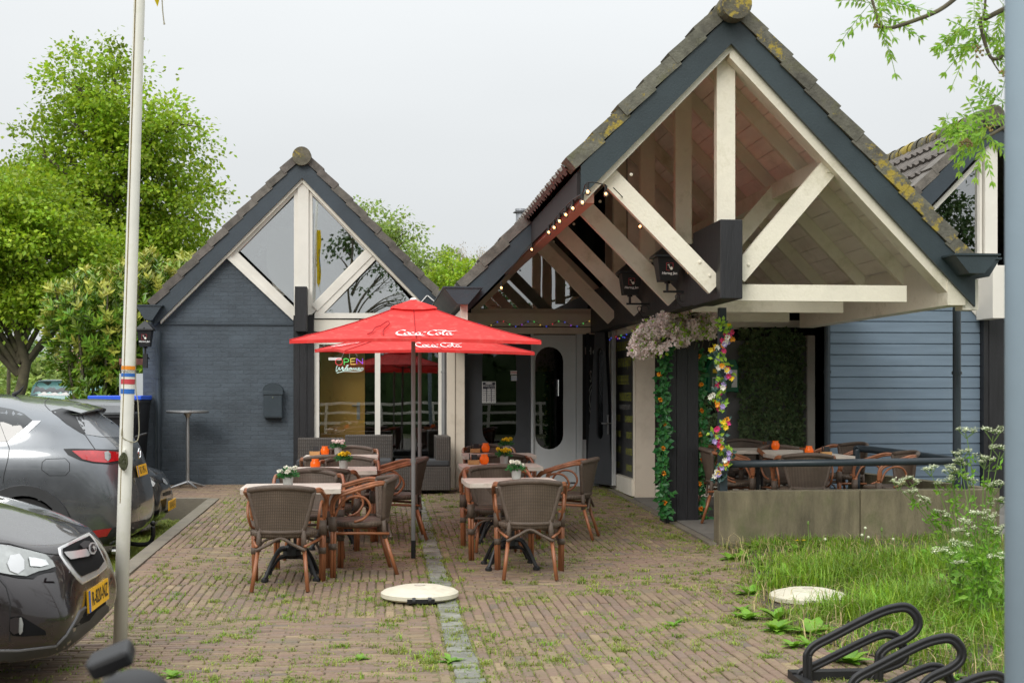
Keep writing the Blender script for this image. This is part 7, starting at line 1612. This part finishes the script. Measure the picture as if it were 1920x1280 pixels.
# cow parsley
def umbel(s, c, R_, n=12):
    for i in range(n):
        a = i*2.4; rr = R_*sqrt((i+.5)/n); q = c+Vector((rr*cos(a), rr*sin(a), -.25*rr*rr/R_+random.gauss(0, .003)))
        for k in range(5): s[0].leaf(q+rv(.005), Vector((random.gauss(0, 1), random.gauss(0, 1), .25)), Vector((0, 0, 1)), .013, .011, .1)
        s[1].tube([c+Vector((0, 0, -R_*.7)), q], .0011, 3, cap=False)
def parsley(base, tips, label):
    r = thing('cow_parsley', label, 'wildflower', base, 0, 'cow parsley plants at the verge'); A = MB(); Bm = MB(); C = MB(); B0 = Vector(base)
    for (t_, R_) in tips:
        t_ = Vector(t_)-B0; m_ = t_*.55+Vector((t_.x*-.12, 0, t_.z*.08)); c = catmull([Vector((0, 0, 0)), m_, t_-Vector((0, 0, R_*.7))], 6); Bm.tube(c, [.006-.00032*i for i in range(len(c))], 5)
        umbel((A, Bm), t_, R_*.62, 11)
        for k in range(4): a = k*1.6+random.random(); o_ = Vector((cos(a)*R_*1.1, sin(a)*R_*1.1, random.uniform(-.03, .02))); Bm.tube([t_-Vector((0, 0, R_*1.5)), t_+o_-Vector((0, 0, R_*.35))], .0022, 4, cap=False); umbel((A, Bm), t_+o_, R_*.45, 8)
        for k in range(3):
            q = c[int(len(c)*random.uniform(.25, .85))]
            for j in range(9): C.leaf(q+rv(.02), rv()+Vector((0, 0, .2)), rv(), random.uniform(.03, .06), .018)
    for j in range(140): q = Vector((random.gauss(0, .09), random.gauss(0, .09), random.uniform(.05, .5))); C.leaf(q, rv()+Vector((0, 0, .4)), rv(), random.uniform(.05, .1), .03)
    A.build('blossom', 'parsley_white', r); Bm.build('stem', 'stem_green', r); C.build('leaves', 'weed_leaf', r)
random.seed(81); Yp = 8.6
pb = P(1840, 1100, Yp); pb.z = .01
parsley(pb, [(P(1812, 803, Yp), .045), (P(1803, 845, Yp), .045), (P(1862, 805, Yp), .06), (P(1875, 835, Yp), .06), (P(1845, 855, Yp), .06), (P(1800, 860, Yp+.3), .03), (P(1865, 905, Yp), .055), (P(1871, 935, Yp), .05)], 'tallest cow parsley plant, its white umbels reaching above the handrail end')
parsley(Vector((pb.x-.07, pb.y-.2, .01)), [(P(1835, 960, Yp-.2), .05), (P(1812, 978, Yp-.2), .045), (P(1802, 992, Yp-.2), .04), (P(1858, 968, Yp-.2), .04), (P(1870, 990, Yp-.2), .035), (P(1802, 1015, Yp-.2), .06), (P(1768, 1030, Yp-.2), .05), (P(1865, 1042, Yp-.3), .05), (P(1800, 1052, Yp-.2), .04)], 'bushy cow parsley plant with the densest white umbels in front of the wall')
parsley(Vector((pb.x+.02, pb.y+.35, .01)), [(P(1766, 958, Yp+.3), .035), (P(1733, 932, Yp+.3), .04), (P(1708, 920, Yp+.3), .04), (P(1705, 893, Yp+.3), .05), (P(1684, 905, Yp+.3), .035), (P(1775, 898, Yp+.3), .055), (P(1745, 878, Yp+.3), .035), (P(1782, 875, Yp+.3), .04), (P(1786, 885, Yp+.3), .03), (P(1820, 898, Yp+.3), .035)], 'cow parsley plant whose long stems lean left across the concrete wall')
# ------------------------------------------------------------------ blossom and flower garlands
random.seed(91)
bg_ = thing('blossom_garland', 'hanging mass of pale pink artificial blossom between the lanterns and the black column', 'garland', (0, 0, 0)); A = MB(); B = MB(); C = MB()
Yg = 14.35
def blossom(mb, c, R_=.03, n=12):
    for k in range(n): d = rv(); mb.leaf(c+d.normalized()*R_*.25, d, rv(), R_*random.uniform(.8, 1.2), R_*.9, .25)
for i in range(560):
    u = 1185+random.random()*165; f = (u-1185)/165; top = 632-84*min(1, f*1.45)**.8 if u < 1300 else 560; bot = 668-55*max(0, f-.15) if u > 1215 else 668
    if u > 1320: top = 560+(1-(u-1320)/30)*0; bot = 640-(u-1320)*.6
    v = top+(bot-top)*random.random(); Yq = Yg+random.uniform(-.28, .22)
    p = P(u+random.gauss(0, 2), v, Yq)
    if random.random() < .72:
        for k in range(3): blossom(A, p+rv(.016), .03, 9)
    else:
        for k in range(5): B.leaf(p+rv(.02), rv()+Vector((0, 0, -.2)), rv(), .055, .03)
for i in range(5): p = P(1338+random.gauss(0, 8), 560+random.gauss(0, 5), 13.2); blossom(A, p, .035, 26)
for i in range(12):
    u = 1195+i*13; C.tube(catmull([P(u, 600, Yg), P(u-4, 630, Yg), P(u-10, 655, Yg)], 3), .004, 4)
C.tube(catmull([P(1345, 548, 13.6), P(1330, 575, 13.9), P(1290, 590, Yg), P(1230, 600, Yg), P(1190, 640, Yg)], 4), .008, 5)
A.build('blossoms', 'petal_pink', bg_); B.build('leaves', 'lime_leaf', bg_); C.build('twigs', 'bark', bg_)
def ivy_garland(label, path, Y, dense, seed, fl='petal_orange'):
    random.seed(seed); r = thing('ivy_garland', label, 'garland', (0, 0, 0), 0, 'ivy garlands on the black column'); A = MB(); B = MB(); C = MB(); c = catmull([P(u, v, Y) for u, v in path], 14)
    B.tube(c, .006, 4)
    for i, q in enumerate(c):
        for k in range(dense):
            p = q+Vector((random.gauss(0, .03), random.gauss(-.03, .02), random.gauss(0, .03))); A.leaf(p, Vector((random.gauss(0, 1), -.4, random.gauss(-.3, .8))), Vector((0, -1, .3))+rv(.4), random.uniform(.05, .09), random.uniform(.04, .065), .15)
        if i % 8 == 3:
            p = q+Vector((random.gauss(0, .02), -.07, 0))
            for k in range(20): d = rv(); C.leaf(p, d+Vector((0, -.6, 0)), rv(), .034, .032, .3)
    A.build('leaves', 'garland_leaf', r); B.build('vine', 'rope', r); C.build('blossoms', fl, r)
ivy_garland('dense ivy garland with orange flowers down the near side of the black column', [(1247, 640), (1240, 720), (1243, 800), (1240, 880), (1246, 965)], 14.42, 9, 92)
ivy_garland('thinner ivy garland with orange flowers down the far side of the black column', [(1308, 655), (1312, 740), (1314, 820), (1309, 900), (1318, 972)], 14.6, 5, 93)
random.seed(94); fg2 = thing('flower_garland', 'colourful garland of artificial flowers wound around the thin blue grey post', 'garland', (0, 0, 0)); ml = {'petal_magenta': MB(), 'petal_yellow': MB(), 'petal_violet': MB(), 'petal_orange': MB(), 'petal_white': MB(), 'lime_leaf': MB(), 'garland_teal': MB()}
for i in range(150):
    v = 605+295*i/150; u = 1354+10*sin(i*.16)+random.gauss(0, 6); 
    if 768 < v < 785: continue
    p = P(u, v, 12.72+random.uniform(-.06, .06)); k = random.choice(('petal_magenta', 'petal_magenta', 'petal_yellow', 'petal_violet', 'petal_orange', 'petal_white', 'lime_leaf', 'lime_leaf', 'garland_teal', 'garland_teal', 'garland_teal'))
    if 'leaf' in k or 'teal' in k:
        for j in range(6): ml[k].leaf(p+rv(.012), rv(), Vector((0, -1, 0))+rv(.4), .055, .035)
    else:
        for j in range(11): a = j*2*pi/7; ml[k].leaf(p+Vector((0, -.02, 0)), Vector((cos(a), -.35, sin(a)))+rv(.15), Vector((0, -1, 0)), .033, .026, .2)
for k, s in ml.items(): s.build({'lime_leaf': 'leaves', 'garland_teal': 'leaves'}.get(k, 'blossoms'), k, fg2)
# artificial ivy mats on the bay window
def ivy_mat(label, u0, u1, v0, v1, Y, n, seed):
    random.seed(seed); r = thing('ivy_mat', label, 'ivy mat', (0, 0, 0), 0, 'artificial ivy mats'); A = MB(); B = MB()
    for i in range(n):
        u = u0+(u1-u0)*random.random(); v = v0+(v1-v0)*random.random(); 
        if random.random() > .35+.65*fnoise(u*.06, v*.05): continue
        p = P(u, v, Y-random.uniform(0, .05)); 
        for k in range(3): A.leaf(p, Vector((random.gauss(0, .7), -.5, random.gauss(-.6, .5))), Vector((0, -1, .5))+rv(.4), random.uniform(.045, .07), random.uniform(.035, .05), .2)
    for k in range(8):
        a0 = u0+(u1-u0)*k/8; B.tube([P(a0, v1, Y-.01), P(min(u1, a0+60), v0+(v1-v0)*.5, Y-.01)], .004, 3); B.tube([P(a0, v0, Y-.008), P(min(u1, a0+60), v0+(v1-v0)*.5, Y-.008)], .004, 3)
    A.build('leaves', 'ivy_leaf', r); B.build('lattice', 'bark', r)
ivy_mat('large dark ivy mat hanging on the right half of the bay window', 1386, 1506, 615, 846, YB+.03, 2600, 95)
ivy_mat('narrow dark ivy mat between the black column and the garland post', 1310, 1347, 660, 900, YB+.03, 700, 96)
# ------------------------------------------------------------------ what the windows reflect, behind the viewer
random.seed(99); hb_ = shrub('hedge', 'dense hedge across the road, seen only as a reflection in the panes', 1, -16, -.1, [(-14+4*i, 0, 1.9, 2.6, .9, 2.3) for i in range(8)], 22000, .16, 'dark_leaf', 'dark_leaf', 98, .6, 'hedge')
cr = MB()
for i in range(15): cr.sphere((-15+2.2*i, 0, 1.5), 1.7, 12, 8, 1.25)
cr.v = [(x_, y_*.4, z_) for x_, y_, z_ in cr.v]; cr.build('inner_growth', 'dark_leaf', hb_, smooth=True)
for i, (x, h, w_) in enumerate(((-9, 8.5, 2.3), (-3.5, 6, 1.6), (4.2, 8.0, 2.0), (11, 10, 2.6))):
    tree('street_tree', ('broad', 'low', 'slender', 'tall')[i]+' tree across the road, only reflected in the glass', x, -19-i, 0, h, [(0, 0, h*.72, w_, w_, h*.22), (w_*.5, 0, h*.55, w_*.8, w_, h*.18), (-w_*.5, 0, h*.58, w_*.8, w_, h*.16)], 2200, .22, 'dark_leaf', 110+i, .16, h*.4, 'trees across the road', cl=.4)
tree('street_tree', 'airy tree across the road, only reflected in the left gable window', -1.2, -21, 0, 11, [(0, 0, 8.6, 1.6, 1.4, 1.6), (1.2, 0, 7.2, 1.2, 1.2, 1.2), (2.6, 0, 6.0, 1.4, 1, 1.0)], 900, .2, 'dark_leaf', 141, .12, 5, 'trees across the road', cl=.5)
tree('street_tree', 'spreading tree across the road, only reflected in the far gable window', 21.5, -20, 0, 13, [(0, 0, 9.0, 4.2, 2, 2.8), (1, 0, 6.5, 3, 2, 1.8)], 9000, .22, 'dark_leaf', 142, .25, 5, 'trees across the road', cl=.5)
fn = thing('railing_fence', 'white three bar fence across the road, only reflected in the glass', 'fence', (0, -11, 0)); 
for k in range(9): s = MB(); s.box(-8+2*k, -7.9+2*k, 0, .1, 0, 1.2); s.build('post', 'white_frame', fn)
for z in (.35, .75, 1.12): s = MB(); s.box(-8.2, 8.3, -.03, -.001, z, z+.1); s.build('bar', 'white_frame', fn)
